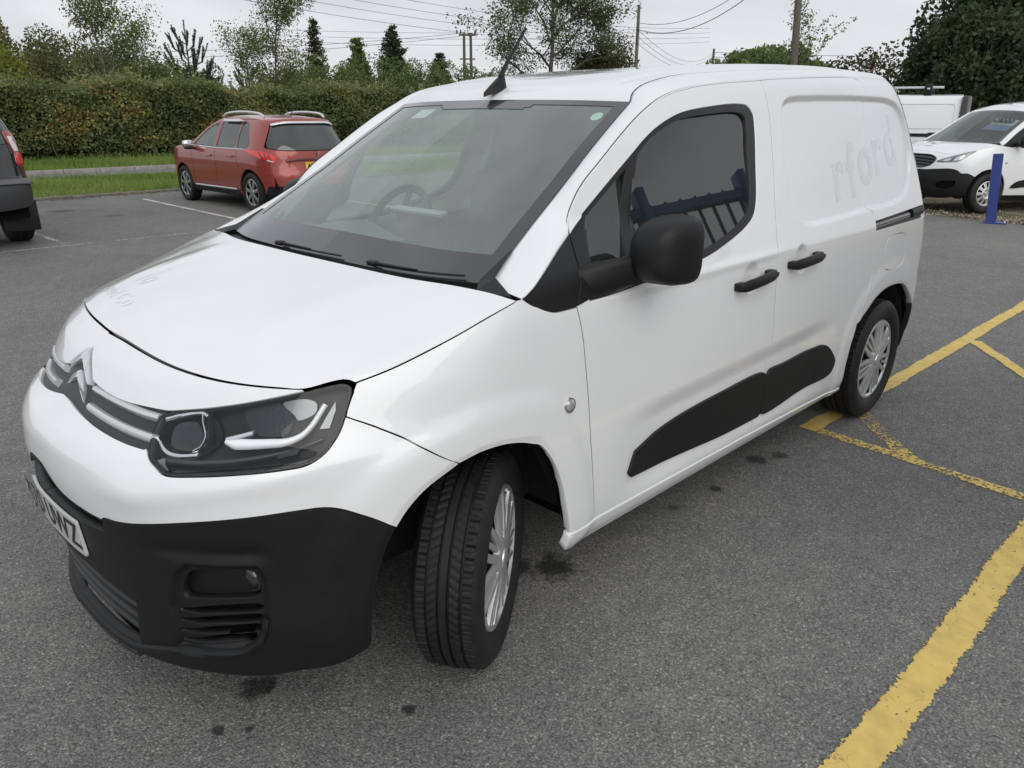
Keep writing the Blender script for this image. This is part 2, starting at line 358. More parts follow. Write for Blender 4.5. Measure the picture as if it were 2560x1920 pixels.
# ------------------------------------------------------------------ panels cut out of a body skin
def skin_metric(W, zref=.75):
    s = np.linspace(0, 1, 400); P = W.base(s, np.full_like(s, zref)); d = np.r_[0, np.cumsum(np.linalg.norm(np.diff(P, axis=0), axis=1))]
    L = d[-1]
    W.a_of = lambda S: np.where(np.asarray(S) <= 1, np.interp(S, s, d), L+np.asarray(S)-1)
    W.s_of = lambda A: np.where(np.asarray(A) <= L, np.interp(A, d, s), 1+np.asarray(A)-L)
    return W
def panel(name, loops, m, parent, W, off=0., gap=.0030, depth=.028, step=.016, mirror=None, back=False):
    """cut a panel (outer loop, then holes; all in skin coordinates s,z) out of skin W, with turned-in edges"""
    Ls = []; centre = []
    for i, lp in enumerate(loops):
        q = np.array(lp, float); c = q[:, 0] < 1e-6; a = np.stack([W.a_of(q[:, 0]), q[:, 1]], 1)
        if area2(a) < 0: a = a[::-1]; c = c[::-1]
        b = inset(a, gap if i == 0 else -gap); b[c, 0] = 0.; b[:, 0] = np.maximum(b[:, 0], 0); Ls.append(b); centre.append(b[:, 0] < 1e-6)
    A = Ls[0]; lo = A.min(0); hi = A.max(0)
    fs = step/3; gx = np.arange(lo[0]+fs, hi[0], fs); gz = np.arange(lo[1]+fs, hi[1], fs)
    ii, jj = np.meshgrid(np.arange(len(gx)), np.arange(len(gz)), indexing='ij'); coarse = (ii % 3 == 1) & (jj % 3 == 1)
    G = np.stack(np.meshgrid(gx, gz, indexing='ij'), -1)
    if W.disp is not None and len(gx) > 4 and len(gz) > 4:
        dd = W.disp(W.s_of(G[..., 0]), G[..., 1], None); cv = np.zeros(dd.shape)
        cv[1:-1, 1:-1] = np.abs(dd[2:, 1:-1]-2*dd[1:-1, 1:-1]+dd[:-2, 1:-1])+np.abs(dd[1:-1, 2:]-2*dd[1:-1, 1:-1]+dd[1:-1, :-2])
        coarse |= cv > 2.2e-4
    G = G[coarse]
    keep = inpoly(G, A)
    for h in Ls[1:]: keep &= ~inpoly(G, h)
    G = G[keep]
    for lp in Ls:
        if len(G): G = G[segdist(G, lp) > step*.28]
    pts = np.vstack(Ls+[G]); edges = []; k = 0
    for lp in Ls:
        n = len(lp); edges += [(k+i, k+(i+1) % n) for i in range(n)]; k += n
    vo, eo, fo, ov, oe, of = delaunay_2d_cdt([Vector(p) for p in pts.tolist()], edges, [], 0, 1e-6)
    vo = np.array([v[:] for v in vo]); F = np.array([f for f in fo if len(f) == 3])
    cen = vo[F].mean(1); ok = inpoly(cen, A)
    for h in Ls[1:]: ok &= ~inpoly(cen, h)
    F = F[ok]
    e1 = vo[F[:, 1]]-vo[F[:, 0]]; e2 = vo[F[:, 2]]-vo[F[:, 0]]; ar = e1[:, 0]*e2[:, 1]-e1[:, 1]*e2[:, 0]
    F[ar < 0] = F[ar < 0][:, ::-1]
    def geo(W):
        S = W.s_of(vo[:, 0]); Z = vo[:, 1]
        P = W.P(S, Z, off); Nn = W.N(S, Z); cz = S < 1e-5; Nn[cz, 1] = 0; P[cz, 1] = 0
        VV = [P]; NN = [Nn]; FF = [F]; base = len(P)
        if depth:
            for lp, c, hole in zip(Ls, centre, [0]+[1]*9):
                S = W.s_of(lp[:, 0]); Z = lp[:, 1]; p = W.P(S, Z, off); n = W.N(S, Z); n[S < 1e-5, 1] = 0; p[S < 1e-5, 1] = 0
                q = p-n*depth; t = np.roll(p, -1, 0)-np.roll(p, 1, 0); o = np.cross(t, n); o /= np.linalg.norm(o, axis=1, keepdims=True)+1e-9
                if hole: o = -o
                k = len(lp); i = np.arange(k); j = (i+1) % k
                o1 = o*.75+n*.66; o1 /= np.linalg.norm(o1, axis=1, keepdims=True)
                VV += [p, q]; NN += [o1, o]; f = np.stack([base+i, base+k+i, base+k+j, base+i, base+k+j, base+j], 1).reshape(-1, 3)
                bad = (c[i] & c[j]); f = f[~np.repeat(bad, 2)]
                FF.append(f if not hole else f[:, ::-1]); base += 2*k
        return np.vstack(VV), np.vstack(NN), np.vstack(FF)
    VV, NN, FF = geo(W)
    if back: FF = FF[:, ::-1]; NN = -NN
    if mirror == 'join':
        V2, N2, F2 = geo(getattr(W, 'far', W)); n = len(VV); VV = np.vstack([VV, V2*[1, -1, 1]]); NN = np.vstack([NN, N2*[1, -1, 1]]); FF = np.vstack([FF, F2[:, ::-1]+n])
    return mesh(name, VV, FF, m, parent, True, NN)
def even_glass(o, keep=.35):
    me = o.data; n = len(me.vertices); co = np.empty(n*3, np.float32); me.vertices.foreach_get('co', co); co = co.reshape(-1, 3).astype(float); x, yy, z = co.T; x0, z0 = x.mean(), z.mean()
    A = np.stack([np.ones(n), x-x0, z-z0, (x-x0)**2, (z-z0)**2], 1); k = np.linalg.lstsq(A, yy, rcond=None)[0]
    f = A@np.array([k[0], k[1], k[2], k[3]*keep, k[4]*keep]); f += np.percentile(yy-f, 50); co[:, 1] = f
    nx = -(k[1]+2*k[3]*keep*(x-x0)); nz = -(k[2]+2*k[4]*keep*(z-z0)); nn = -np.stack([nx, np.ones(n), nz], 1); nn /= np.linalg.norm(nn, axis=1, keepdims=True)
    me.vertices.foreach_set('co', co.astype(np.float32).ravel()); me.update(); me.normals_split_custom_set_from_vertices(nn.tolist()); return o
def half2(o):
    mirror_copy(o, o.parent); return o
def drop(o):
    for ch in list(o.children): drop(ch)
    bpy.data.objects.remove(o)
def both_sides(build, W):
    """build(W) makes the near part; the far one is made on the far skin and mirrored"""
    o = build(W); t = build(getattr(W, 'far', W)); m = mirror_copy(t, t.parent); drop(t); m.name = o.name.split('.')[0]; return o
def strip(name, W, path, w, h, m, parent, off=0., mirror=None, prof=None):
    """raised moulding swept along a path on the skin; w half width (m), h height"""
    P = np.array(path, float); a = np.stack([W.a_of(P[:, 0]), P[:, 1]], 1)
    t = np.gradient(a, axis=0); t /= np.linalg.norm(t, axis=1, keepdims=True)+1e-9; nn = np.stack([-t[:, 1], t[:, 0]], 1)
    prof = prof or [(-1, 0), (-.85, .7), (-.4, 1), (.4, 1), (.85, .7), (1, 0)]
    w = np.broadcast_to(np.asarray(w, float), (len(P),))
    def geo(W):
        V = []
        for u, v in prof:
            q = a+nn*(w*u)[:, None]; V.append(W.P(W.s_of(np.maximum(q[:, 0], 0)), q[:, 1], off+h*v))
        return np.stack(V, 1)
    V = geo(W); n, k = V.shape[:2]; F = grid_faces(n, k, True); V = V.reshape(-1, 3)
    if k == 6: o_ = (n-1)*k; F = np.vstack([F, [(0, 1, 4, 5), (1, 2, 3, 4), (o_+5, o_+4, o_+1, o_), (o_+4, o_+3, o_+2, o_+1)]])
    if mirror == 'join': V = np.vstack([V, geo(getattr(W, 'far', W)).reshape(-1, 3)*[1, -1, 1]]); F = np.vstack([F, F[:, ::-1]+n*k])
    return mesh(name, V, F, m, parent, True, None, 50)
# ------------------------------------------------------------------ the near van: outlines on its skin
D_FRONT = [(1.292, .317), (1.234, .606), (1.212, .749), (1.196, .854), (1.179, .969), (1.160, 1.047)]
D_SAIL = [(1.160, 1.047), (1.253, 1.232)]
D_TOP = [(1.253, 1.232), (1.275, 1.273), (1.303, 1.307), (1.353, 1.353), (1.462, 1.423), (1.6, 1.51), (1.709, 1.57), (1.82, 1.614), (1.964, 1.644), (2.149, 1.664), (2.488, 1.685)]
B_SEAM = [(2.488, 1.685), (2.490, 1.632), (2.472, 1.526), (2.436, 1.368), (2.399, 1.21), (2.370, 1.052), (2.365, .94), (2.374, .788), (2.384, .562), (2.358, .437), (2.345, .300)]
WIN = [(1.337, 1.276), (1.608, 1.438), (1.679, 1.481), (1.764, 1.522), (1.888, 1.561), (2.06, 1.583), (2.258, 1.594), (2.324, 1.586), (2.35, 1.558), (2.343, 1.512), (2.3, 1.374), (2.261, 1.255), (2.227, 1.208), (2.156, 1.172), (1.986, 1.125), (1.834, 1.097), (1.491, 1.07), (1.265, 1.057), (1.221, 1.057)]
GLASS = [(1.633, 1.437), (1.684, 1.471), (1.767, 1.51), (1.891, 1.546), (2.052, 1.562), (2.224, 1.569), (2.278, 1.558), (2.295, 1.53), (2.269, 1.426), (2.234, 1.28), (2.195, 1.226), (2.109, 1.183), (1.975, 1.144), (1.842, 1.12), (1.497, 1.09), (1.462, 1.087)]
QGLASS = [(1.363, 1.277), (1.576, 1.403), (1.408, 1.085), (1.246, 1.075), (1.261, 1.14)]
SAIL = []
S_TOP = [(2.488, 1.685), (2.57, 1.691), (2.967, 1.710), (3.401, 1.725), (3.472, 1.722), (3.514, 1.707), (3.525, 1.673)]
S_REAR = [(3.525, 1.673), (3.494, 1.620), (3.405, 1.46), (3.330, 1.234), (3.308, 1.155), (3.358, 1.120), (3.366, 1.039), (3.379, .936), (3.376, .812), (3.315, .708), (3.262, .602)]
RECESS = [(2.610, 1.571), (2.553, 1.378), (2.530, 1.243), (2.556, 1.196), (2.631, 1.157), (2.697, 1.144), (2.794, 1.141), (3.308, 1.153), (3.711, 1.161), (3.842, 1.189), (3.940, 1.259), (3.995, 1.384), (3.995, 1.500), (3.935, 1.582), (3.837, 1.613), (3.494, 1.624), (2.941, 1.619), (2.693, 1.608), (2.638, 1.593)]
RAIL = [(3.374, 1.082), (4.146, 1.103), (4.152, 1.037), (3.378, 1.036)]
FUEL = [(3.532, .965), (3.566, .984), (3.765, .989), (3.81, .972), (3.828, .850), (3.785, .826), (3.565, .825), (3.526, .846)]
TRIM_F = [(1.459, .418), (1.456, .458), (1.493, .506), (1.6, .533), (1.768, .554), (2.019, .566), (2.365, .566), (2.388, .545), (2.392, .5), (2.392, .372), (2.375, .364), (2.083, .368), (1.811, .384), (1.575, .398), (1.494, .402)]
TRIM_R = [(2.406, .556), (2.42, .566), (2.552, .567), (2.818, .574), (2.933, .566), (3.038, .498), (3.074, .455), (3.054, .405), (2.809, .384), (2.418, .364), (2.404, .374)]
W_ARCH = [(1.169, .317), (1.137, .417), (1.097, .529), (1.049, .621), (1.005, .675), (.981, .708), (.953, .725), (.914, .729), (.875, .718)]
B_ARCH = [(.875, .718), (.819, .676), (.786, .633), (.765, .592)]
K_ARCH = [(.765, .592), (.748, .544), (.733, .457), (.731, .366), (.738, .246)]
WB = [(.875, .718), (.791, .797), (.701, .85), (.630, .884)]
R_ARCH = [(3.262, .602), (3.34, .628), (3.474, .697), (3.58, .722), (3.69, .728), (3.80, .720), (3.90, .700), (4.016, .640), (4.10, .58), (4.16, .52)]
R_ARCH_F = [(3.29, .265), (3.252, .391), (3.254, .496), (3.275, .570), (3.31, .632)]
HL = [(.276, .812), (.258, .838), (.254, .865), (.27, .879), (.358, .9), (.431, .917), (.53, .943), (.58, .956), (.600, .958), (.619, .951), (.627, .938), (.629, .887), (.627, .835), (.621, .803), (.605, .791), (.568, .785), (.481, .778), (.413, .773), (.365, .77), (.345, .773), (.327, .783)]
BW = [(0, .690), (.023, .687), (.07, .640), (.14, .624), (.19, .618), (.201, .627), (.232, .629), (.27, .635), (.322, .647), (.394, .662), (.525, .679), (.606, .686), (.645, .685), (.676, .674), (.722, .639), (.765, .592)]
HOODF = [(0, .9825), (.05, .9815), (.114, .9765), (.237, .964), (.357, .955), (.478, .950), (.530, .9485), (.575, .962), (.600, .9655), (.626, .957)]
HOODS = [(.626, .957), (.686, .982), (.76, 1.022), (.847, 1.068), (.941, 1.1)]
_rec = np.array(cr(RECESS, .03, True)); _archf = np.vstack([W_ARCH, B_ARCH[1:], K_ARCH[1:]])
_archr = np.vstack([R_ARCH_F[:-1], R_ARCH[1:]])
SLATZ = np.array([(.318, .300), (.345, .296), (.477, .322), (.512, .36), (.522, .40), (.522, .5), (.51, .535), (.372, .535), (.345, .505), (.322, .41)])
def sdf(P, poly):
    d = segdist(P, poly); return np.where(inpoly(P, poly), -d, d)
def van_disp(S, Z, p):
    shp = np.broadcast(S, Z).shape; S = np.broadcast_to(S, shp).ravel(); Z = np.broadcast_to(Z, shp).ravel()
    Q = np.stack([S, Z], 1); d = np.zeros(len(S))
    m = (S > 2.35) & (Z > 1.08)
    if m.any(): d[m] -= .019*sstep(.024, -.004, sdf(Q[m], _rec))
    m = (S > .45) & (S < 1.5) & (Z < 1.0)
    if m.any():
        e = segdist(Q[m], _archf, False); d[m] += .009*sstep(.150, .075, e)-.005*sstep(.02, 0, e)
    m = (S > 2.95) & (Z < 1.0)
    if m.any():
        e = segdist(Q[m], _archr, False); d[m] += .007*sstep(.150, .075, e)-.004*sstep(.02, 0, e)
    # crease low on the doors
    zc = .655+.045*np.clip((S-1.4)/1.6, 0, 1); k = sstep(1.32, 1.7, S)*sstep(3.1, 2.7, S)
    d -= .017*k*sstep(zc+.012, zc-.075, Z)*sstep(.30, .40, Z)
    # shoulder crease under the side windows
    d += .006*np.exp(-((Z-(1.045+.008*np.clip(S-1.2, 0, 3)))/.016)**2)*sstep(1.2, 1.5, S)*sstep(2.6, 2.2, S)
    # ridge across the white bumper below the headlight
    zc = .715+.22*np.clip(S-.3, 0, .4); d += .010*np.exp(-((Z-zc)/.036)**2)*sstep(.12, .30, S)*sstep(.74, .56, S)
    # sunk field of the fog lamp and slats in the black bumper, and the shelf above it
    m = (S < .62) & (Z < .62)
    if m.any():
        e = sdf(Q[m]*[1.15, 1], SLATZ*[1.15, 1]); d[m] -= .014*sstep(.012, -.006, e)
        d[m] -= .010*np.exp(-((Z[m]-.575)/.022)**2)*sstep(.24, .36, S[m])*sstep(.56, .5, S[m])
    # cups behind the door handles
    for cx, cz in ((2.165, .985), (2.583, 1.005)):
        r = np.hypot((S-cx)/.062, (Z-cz)/.058); d -= .020*sstep(1.05, .45, r)*(S > 1.9)
    return d.reshape(shp)
VAN.disp = VAN_FAR.disp = van_disp
skin_metric(VAN); VAN_FAR.a_of, VAN_FAR.s_of = VAN.a_of, VAN.s_of; VAN.far = VAN_FAR
def van_P(s, z, off=0.): return VAN.P(np.float64(s), np.float64(z), off)
# ---- wheels
def make_tyre(parent, Rt=.322, w=.205, rim=.212, seg=216, tread=True):
    hw = w/2; ring = []
    prof = [(rim-.002, -hw+.028), (rim+.010, -hw+.012), (rim+.03, -hw+.002), (Rt-.055, -hw-.006), (Rt-.030, -hw-.001), (Rt-.014, -hw+.010), (Rt-.006, -hw+.018)]
    def rib(a, b, d, k, n): return [(a+(b-a)*q/(n-1), d, k, q) for q in range(n)]
    gv = lambda h: [(h, -.006, 'g', 0), (h+.006, -.006, 'g', 0)]
    tr = rib(-hw+.019, -hw+.043, .001, 's', 3)+gv(-hw+.0445)+rib(-hw+.052, -.018, .0045, 'm', 5)+gv(-.0165)+rib(-.009, .009, .0055, 'c', 2)+gv(.0105)+rib(.018, hw-.052, .0045, 'm', 5)+gv(hw-.0505)+rib(hw-.043, hw-.019, .001, 's', 3)
    V = []
    for i in range(seg):
        t = 2*math.pi*i/seg; c, s = math.cos(t), math.sin(t)
        row = [(r, h) for r, h in prof]
        for h, dr, k, q in tr:
            r = Rt-.005+dr
            if tread:
                if k == 's' and i % 8 == 0: r -= .006
                elif k == 's' and i % 8 == 4: r -= .003
                elif k == 'm' and (i+q*(1 if h < 0 else -1)) % 6 in (0,): r -= .0055
            row.append((r, h))
        row += [(r, -h) for r, h in prof[::-1]]
        V += [(r*c, h, r*s) for r, h in row]
    n = len(prof)*2+len(tr); F = []
    for i in range(seg):
        j = (i+1) % seg
        for k in range(n-1): F.append((i*n+k, i*n+k+1, j*n+k+1, j*n+k))
    o = mesh('tyre', V, np.array(F), RUBBER, parent, True); bm = bmesh.new(); bm.from_mesh(o.data); bmesh.ops.recalc_face_normals(bm, faces=bm.faces); bm.to_mesh(o.data); bm.free()
    o.data.set_sharp_from_angle(angle=R(40)); return o
def make_wheel(parent, loc, steer=0., side=-1, Rt=.322, w=.205, rim=.212, style='cover', seg=480, m=None):
    """wheel with its outer face towards side*y; parts: tyre, rim, cover with its spokes"""
    wh = empty('wheel', loc, steer); wh.parent = parent; wh.empty_display_size = .1
    make_tyre(wh, Rt, w, rim, seg, seg > 100)
    f = side*(w/2-.012)
    b = MB(); b.lathe([(rim, side*(w/2-.03)), (rim-.012, side*(w/2-.035)), (rim-.02, side*.02), (.06, side*.015), (.0, side*.015)], 48, axis='y'); b.build('rim', DARK if style != 'steel' else SILVER, wh, True)
    m = m or SILVER
    def spoke(a, r0, r1, w0, w1, y0, y1, ridge=.004, sweep=0.):
        pts = []
        for t in (0, .33, .66, 1):
            r = r0+(r1-r0)*t; an = a+sweep*t*t; ww = (w0+(w1-w0)*t); y = y0+(y1-y0)*t; c, s = math.cos(an), math.sin(an)
            for k, (lat, h) in enumerate(((-1, -.012), (-.9, 0), (0, ridge), (.9, 0), (1, -.012))): pts.append((r*c-lat*ww*s, y+side*h, r*s+lat*ww*c))
        return pts, [(i*5+k, i*5+k+1, i*5+5+k+1, i*5+5+k) for i in range(3) for k in range(4)]
    b = MB()
    if style == 'cover':
        b.lathe([(rim+.004, f-side*.006), (rim+.001, f), (rim-.010, f+side*.001), (rim-.018, f-side*.008)], 72, axis='y')
        for k in range(7):
            a = 2*math.pi*k/7+.15
            b.add(*spoke(a-.16, .040, rim-.012, .014, .012, f+side*.010, f-side*.002, .003, -.10)); b.add(*spoke(a+.16, .040, rim-.012, .014, .012, f+side*.010, f-side*.002, .003, .10))
            b.add(*spoke(a+.44, .085, rim-.012, .007, .011, f+side*.006, f-side*.004, .002, .03))
        b.lathe([(.075, f-side*.008), (.062, f+side*.008), (.045, f+side*.013), (.032, f+side*.012), (.030, f+side*.016), (.012, f+side*.018), (0, f+side*.018)], 36, axis='y')
    elif style == 'alloy':
        b.lathe([(rim+.004, f-side*.004), (rim-.004, f), (rim-.014, f-side*.010)], 48, axis='y')
        for k in range(7): b.add(*spoke(2*math.pi*k/7+.2, .03, rim-.010, .020, .034, f+side*.002, f-side*.004, .004))
        b.lathe([(.06, f-side*.01), (.05, f+side*.006), (0, f+side*.006)], 24, axis='y')
    else:   # pressed steel wheel with round holes
        b.lathe([(rim+.004, f-side*.004), (rim-.006, f), (rim-.016, f-side*.016), (rim-.028, f-side*.022)], 48, axis='y')
        for k in range(10): b.add(*spoke(2*math.pi*k/10, .085, rim-.024, .019, .030, f-side*.004, f-side*.022, .003))
        b.lathe([(.098, f-side*.010), (.082, f+side*.001), (.055, f-side*.012), (.032, f-side*.010), (.030, f+side*.010), (0, f+side*.010)], 30, axis='y')
    cv = b.build({'cover': 'wheel_cover', 'alloy': 'alloy_spokes', 'steel': 'wheel_disc'}[style], m, wh, True, 32)
    d = MB(); d.lathe([(rim-.02, f-side*.045), (0, f-side*.05)], 32, axis='y'); d.build('brake_disc', mat('brake_iron', (.03, .028, .026), .6, metal=.4), wh)
    return wh
# ------------------------------------------------------------------ the near van
def build_van():
    v = empty('delivery_van', (0, 0, 0), 0, 'large white panel van in the foreground with black lower bumper and mirrors', 'van')
    W = VAN
    def both(o):
        mirror_copy_panel(o); return o
    def mirror_copy_panel(o):
        c = o.copy(); me = o.data.copy(); n = len(me.vertices); co = np.empty(n*3, np.float32); me.vertices.foreach_get('co', co); co = co.reshape(-1, 3)
        nn = np.empty(len(me.loops)*3, np.float32); me.corner_normals.foreach_get('vector', nn); nn = nn.reshape(-1, 3)
        li = np.empty(len(me.loops), np.int32); me.loops.foreach_get('vertex_index', li)
        vn = np.zeros((n, 3), np.float32); vn[li] = nn
        fi = li.reshape(-1, 3) if all(p.loop_total == 3 for p in list(me.polygons)[:5]) and len(me.loops) == 3*len(me.polygons) else None
        co[:, 1] *= -1; vn[:, 1] *= -1
        if fi is not None: c = mesh(o.name.split('.')[0], co, fi[:, ::-1], o.data.materials[0], o.parent, True, vn)
        else: c = mirror_copy(o, o.parent)
        for ch in list(o.children):
            k = mirror_copy(ch, c)
        return c
    # --- hood
    fr = np.array([van_P(s, z) for s, z in cr(HOODF, .01)]); sd = np.array([van_P(s, z) for s, z in cr(HOODS, .01)])
    fr[0, 1] = 0
    rear = [(-.062, 0, 1.122), (-.055, -.25, 1.121), (-.035, -.5, 1.117), (.006, -.68, 1.114), (.030, -.79, 1.108), tuple(sd[-1])]
    def hb(u, vv):
        h = .010*np.sin(np.pi*np.clip(vv, 0, 1))*(1-u**4)*u*1.2+.006*(sstep(.62, .50, u)-sstep(.5, .38, u)*.35)*np.sin(np.pi*np.clip(vv, 0, 1))
        return np.stack([0*h, 0*h, h], -1)
    H = Coons(Curve(fr), Curve(rear), Curve([(-.68, 0, .985), (-.64, 0, 1.008), (-.56, 0, 1.034), (-.40, 0, 1.066), (-.2, 0, 1.099), (-.062, 0, 1.122)]), Curve(sd), hb)
    fr2 = np.array([VAN_FAR.P(np.float64(s), np.float64(z)) for s, z in cr(HOODF, .01)]); fr2[0, 1] = 0; sd2 = np.array([VAN_FAR.P(np.float64(s), np.float64(z)) for s, z in cr(HOODS, .01)])
    HF = Coons(Curve(fr2), H.c1, H.d0, Curve(sd2), hb); H.far = HF
    eps = .004
    patch('hood', H, WHITE, v, 60, 60, 0, 1-eps, .0008, 1-eps*2, mirror='join', rim=.016)
    patch('hood_gap', H, DARK, v, 30, 30, 0, 1, 0, 1, off=-.017, mirror='join', rim=0)
    # faint ghost of removed lettering on the hood
    gm = mat('paint_ghost', (.845, .86, .875), .2, coat=1.)
    hg = None
    for txt, u0, v0, sz, ry in (('and Co', .30, .16, .10, 0), ('10', .36, .33, .11, 0)):
        V, F = text_mesh(txt, sz); c, s = math.cos(ry), math.sin(ry)
        x = V[:, 0]*c-V[:, 1]*s; y = V[:, 0]*s+V[:, 1]*c
        U = np.clip(u0-V[:, 0]/.80, 0, 1); VV = np.clip(v0+V[:, 1]/.75, 0, 1)
        p = HF(U, VV, .0007)*[1, -1, 1]; nn_ = HF.normal(U, VV)*[1, -1, 1]
        for k_ in range(2 if len(txt) == 2 else 1): pass
        mesh('ghost_lettering', p, F, gm, v, True, nn_)['kind'] = 'stuff'
    # --- nose panel above the grille, white bumper, black bumper
    top = cr(HOODF[:7], .012)[:, :]
    top = np.array([(s, z-.0015) for s, z in top])
    hltop = cr([(.530, .943), (.431, .917), (.358, .9), (.27, .881)], .012)
    chev = [(.27, .881), (.217, .879), (.165, .877), (.104, .880), (.052, .889), (.046, .892), (.0, .952)]
    panel('nose_panel', [chain(top, lin([top[-1], (.530, .943)]), hltop, cr(chev[:6], .01), lin(chev[5:], .01), lin([(0, .952), (0, top[0][1])], .01))], WHITE, v, W, mirror='join', step=.012, gap=.0012)
    hlb = cr([(.276, .812), (.327, .783), (.345, .773), (.365, .77), (.413, .773), (.481, .778), (.568, .785), (.605, .791), (.621, .803), (.627, .835), (.629, .884)], .01)
    gb = cr([(0, .836), (.046, .828), (.101, .821), (.17, .815), (.228, .811), (.276, .809)], .01)
    bw = chain(cr(BW[:5], .012), cr(BW[4:], .012))
    panel('front_bumper', [chain(gb, hlb, cr(WB[::-1], .012), cr(B_ARCH, .012), bw[::-1], lin([(0, .69), (0, .836)], .01))], WHITE, v, W, mirror='join', step=.013, depth=.02, gap=.0016)
    low = cr([(.738, .240), (.683, .212), (.593, .204), (.499, .202), (.434, .207), (.356, .212), (.221, .205), (.10, .195), (0, .19)], .012)
    slot = chain(cr([(0, .672), (.022, .668), (.07, .630), (.14, .615), (.188, .610)], .01), lin([(.188, .610), (.182, .583)], .01), cr([(.182, .583), (.133, .579), (.055, .577), (0, .577)], .01), lin([(0, .577), (0, .672)], .01))
    lowg = chain(lin([(0, .430), (.14, .425), (.222, .398)], .01), lin([(.222, .398), (.196, .250)], .01), lin([(.196, .250), (.1, .240), (0, .238)], .01), lin([(0, .238), (0, .43)], .01))
    fog = cr([(.348, .444), (.357, .49), (.381, .518), (.486, .526), (.502, .518), (.509, .491), (.508, .458), (.456, .450), (.369, .443)], .01, True)
    slats = []
    for (a, b), (c, d) in (((.331, .404), (.516, .423)), ((.326, .374), (.516, .395)), ((.322, .343), (.512, .367)), ((.322, .314), (.500, .344))):
        slats.append(cr([(a, b), (a+.04, b+.010), (.42, (b+d)/2+.012), (c-.01, d+.008), (c, d+.002), (c-.01, d-.008), (.42, (b+d)/2-.006), (a+.04, b-.003)], .01, True))
    # half panel with notches: the centre openings reach the centre line, so the outer loop runs round them
    outer = chain(bw, cr(K_ARCH, .012), low, lin([(0, .19), (0, .238)], .01), lowg[::-1][1:-1] if False else lin([(0, .238), (.1, .240), (.196, .250), (.222, .398), (.14, .425), (0, .430)], .01), lin([(0, .430), (0, .577)], .01), cr([(0, .577), (.055, .577), (.133, .579), (.182, .583)], .01), lin([(.182, .583), (.188, .610)], .01), cr([(.188, .610), (.14, .615), (.07, .630), (.022, .668), (0, .672)], .01), lin([(0, .672), (0, .690)], .01))
    bb = panel('lower_bumper', [outer, fog]+slats, BLACKP, v, W, mirror='join', step=.012, depth=.025)
    panel('bumper_cavity', [chain(cr([(0, .66), (.3, .62), (.55, .60), (.6, .4), (.55, .25), (.3, .17), (0, .16)], .02), lin([(0, .16), (0, .66)], .02))], DARK, v, W, off=-.043, mirror='join', depth=0)
    for z0, z1, e in ((.628, .612, .150), (.600, .597, .182)):
        strip('grille_slat', W, cr([(0, z0), (.06, z0-.006), (e*.7, z1), (e, z1-.002)], .01), .010, .012, GRILLE, v, -.035, 'join')
    for k in range(6):
        s = .03+.026*k
        both_sides(lambda W: strip('grille_rib', W, lin([(s, .585), (s, .66-.3*s)], .01), .003, .01, GRILLE, v, -.040), W)
    for k in range(4):
        z = .398-.040*k
        strip('grille_slat', W, cr([(0, z+.014), (.1, z+.012), (.16, z+.006), (.215-.006*k, z-.002)], .01), .009, .014, GRILLE, v, -.032, 'join')
    # lip below the lower grille with lighter blocks
    strip('bumper_lip', W, cr([(0, .222), (.1, .224), (.19, .234), (.25, .262), (.318, .285), (.40, .293), (.477, .308), (.512, .345), (.52, .40)], .012), [.012]*1, .016, BLACKP, v, -.004, 'join')
    for k in range(3):
        a = .004+.064*k; both_sides(lambda W: strip('lip_block', W, lin([(a, .210), (a+.060, .212+.003*k)], .01), .014, .016, GRILLE, v, -.002), W)
    # fog lamps
    for sgn in (1, -1):
        c = van_P(.485, .487, -.035); n = W.N(np.float64(.485), np.float64(.487)); dv = Vector(n); dv = Vector((-.97, -.12, 0)).normalized()
        b = MB(); q = Vector((0, 0, 1)).rotation_difference(dv)
        for r, h in (((.0, .012),)): pass
        prof = [(0, .012), (.02, .010), (.03, .004), (.032, -.01), (.036, -.012), (.036, .004), (.040, .004), (.040, -.02)]
        t = MB(); t.lathe(prof, 24); V = [Vector(c)+(q @ Vector(p)) for p in t.V]; V = [(p.x, p.y*sgn, p.z) for p in V]
        mesh('fog_lamp', V, [f if sgn > 0 else f[::-1] for f in t.F], mat('lamp_glass', (.03, .03, .032), .1, coat=1.), v, True)
    # pocket floor of the fog lamp opening
    o = panel('fog_pocket', [lin([(.325, .425), (.325, .55), (.535, .55), (.535, .425), (.325, .425)], .02)[:-1]], BLACKP, v, W, off=-.03, depth=0); mirror_copy(o, v)
    # --- radiator grille with its double chevron
    gtop = [(0, .948), (.035, .90), (.052, .893), (.104, .884), (.165, .881), (.217, .883), (.262, .885)]
    panel('grille_panel', [chain(lin(gtop, .01), cr([(.262, .885), (.258, .845), (.280, .806)], .01), cr([(.280, .806), (.228, .808), (.17, .812), (.101, .818), (.046, .825), (0, .833)], .01), lin([(0, .833), (0, .948)], .01))], GRILLE, v, W, off=-.016, mirror='join', step=.01, depth=0, gap=0)
    # bars: run out from the feet of the chevrons to the headlights
    def bars(pth, w, h, off, name, m): return both_sides(lambda W: strip(name, W, cr(pth, .008), w, h, m, v, off, None, [(-1, -.6), (-.9, .4), (-.4, 1), (.4, 1), (.9, .4), (1, -.6)]), W)
    bars([(.058, .876), (.106, .873), (.167, .869), (.215, .866), (.256, .865)], .0085, .013, -.010, 'chrome_bar', SATIN)
    bars([(.068, .842), (.137, .837), (.198, .833), (.268, .829)], .0075, .012, -.010, 'chrome_bar', SATIN)
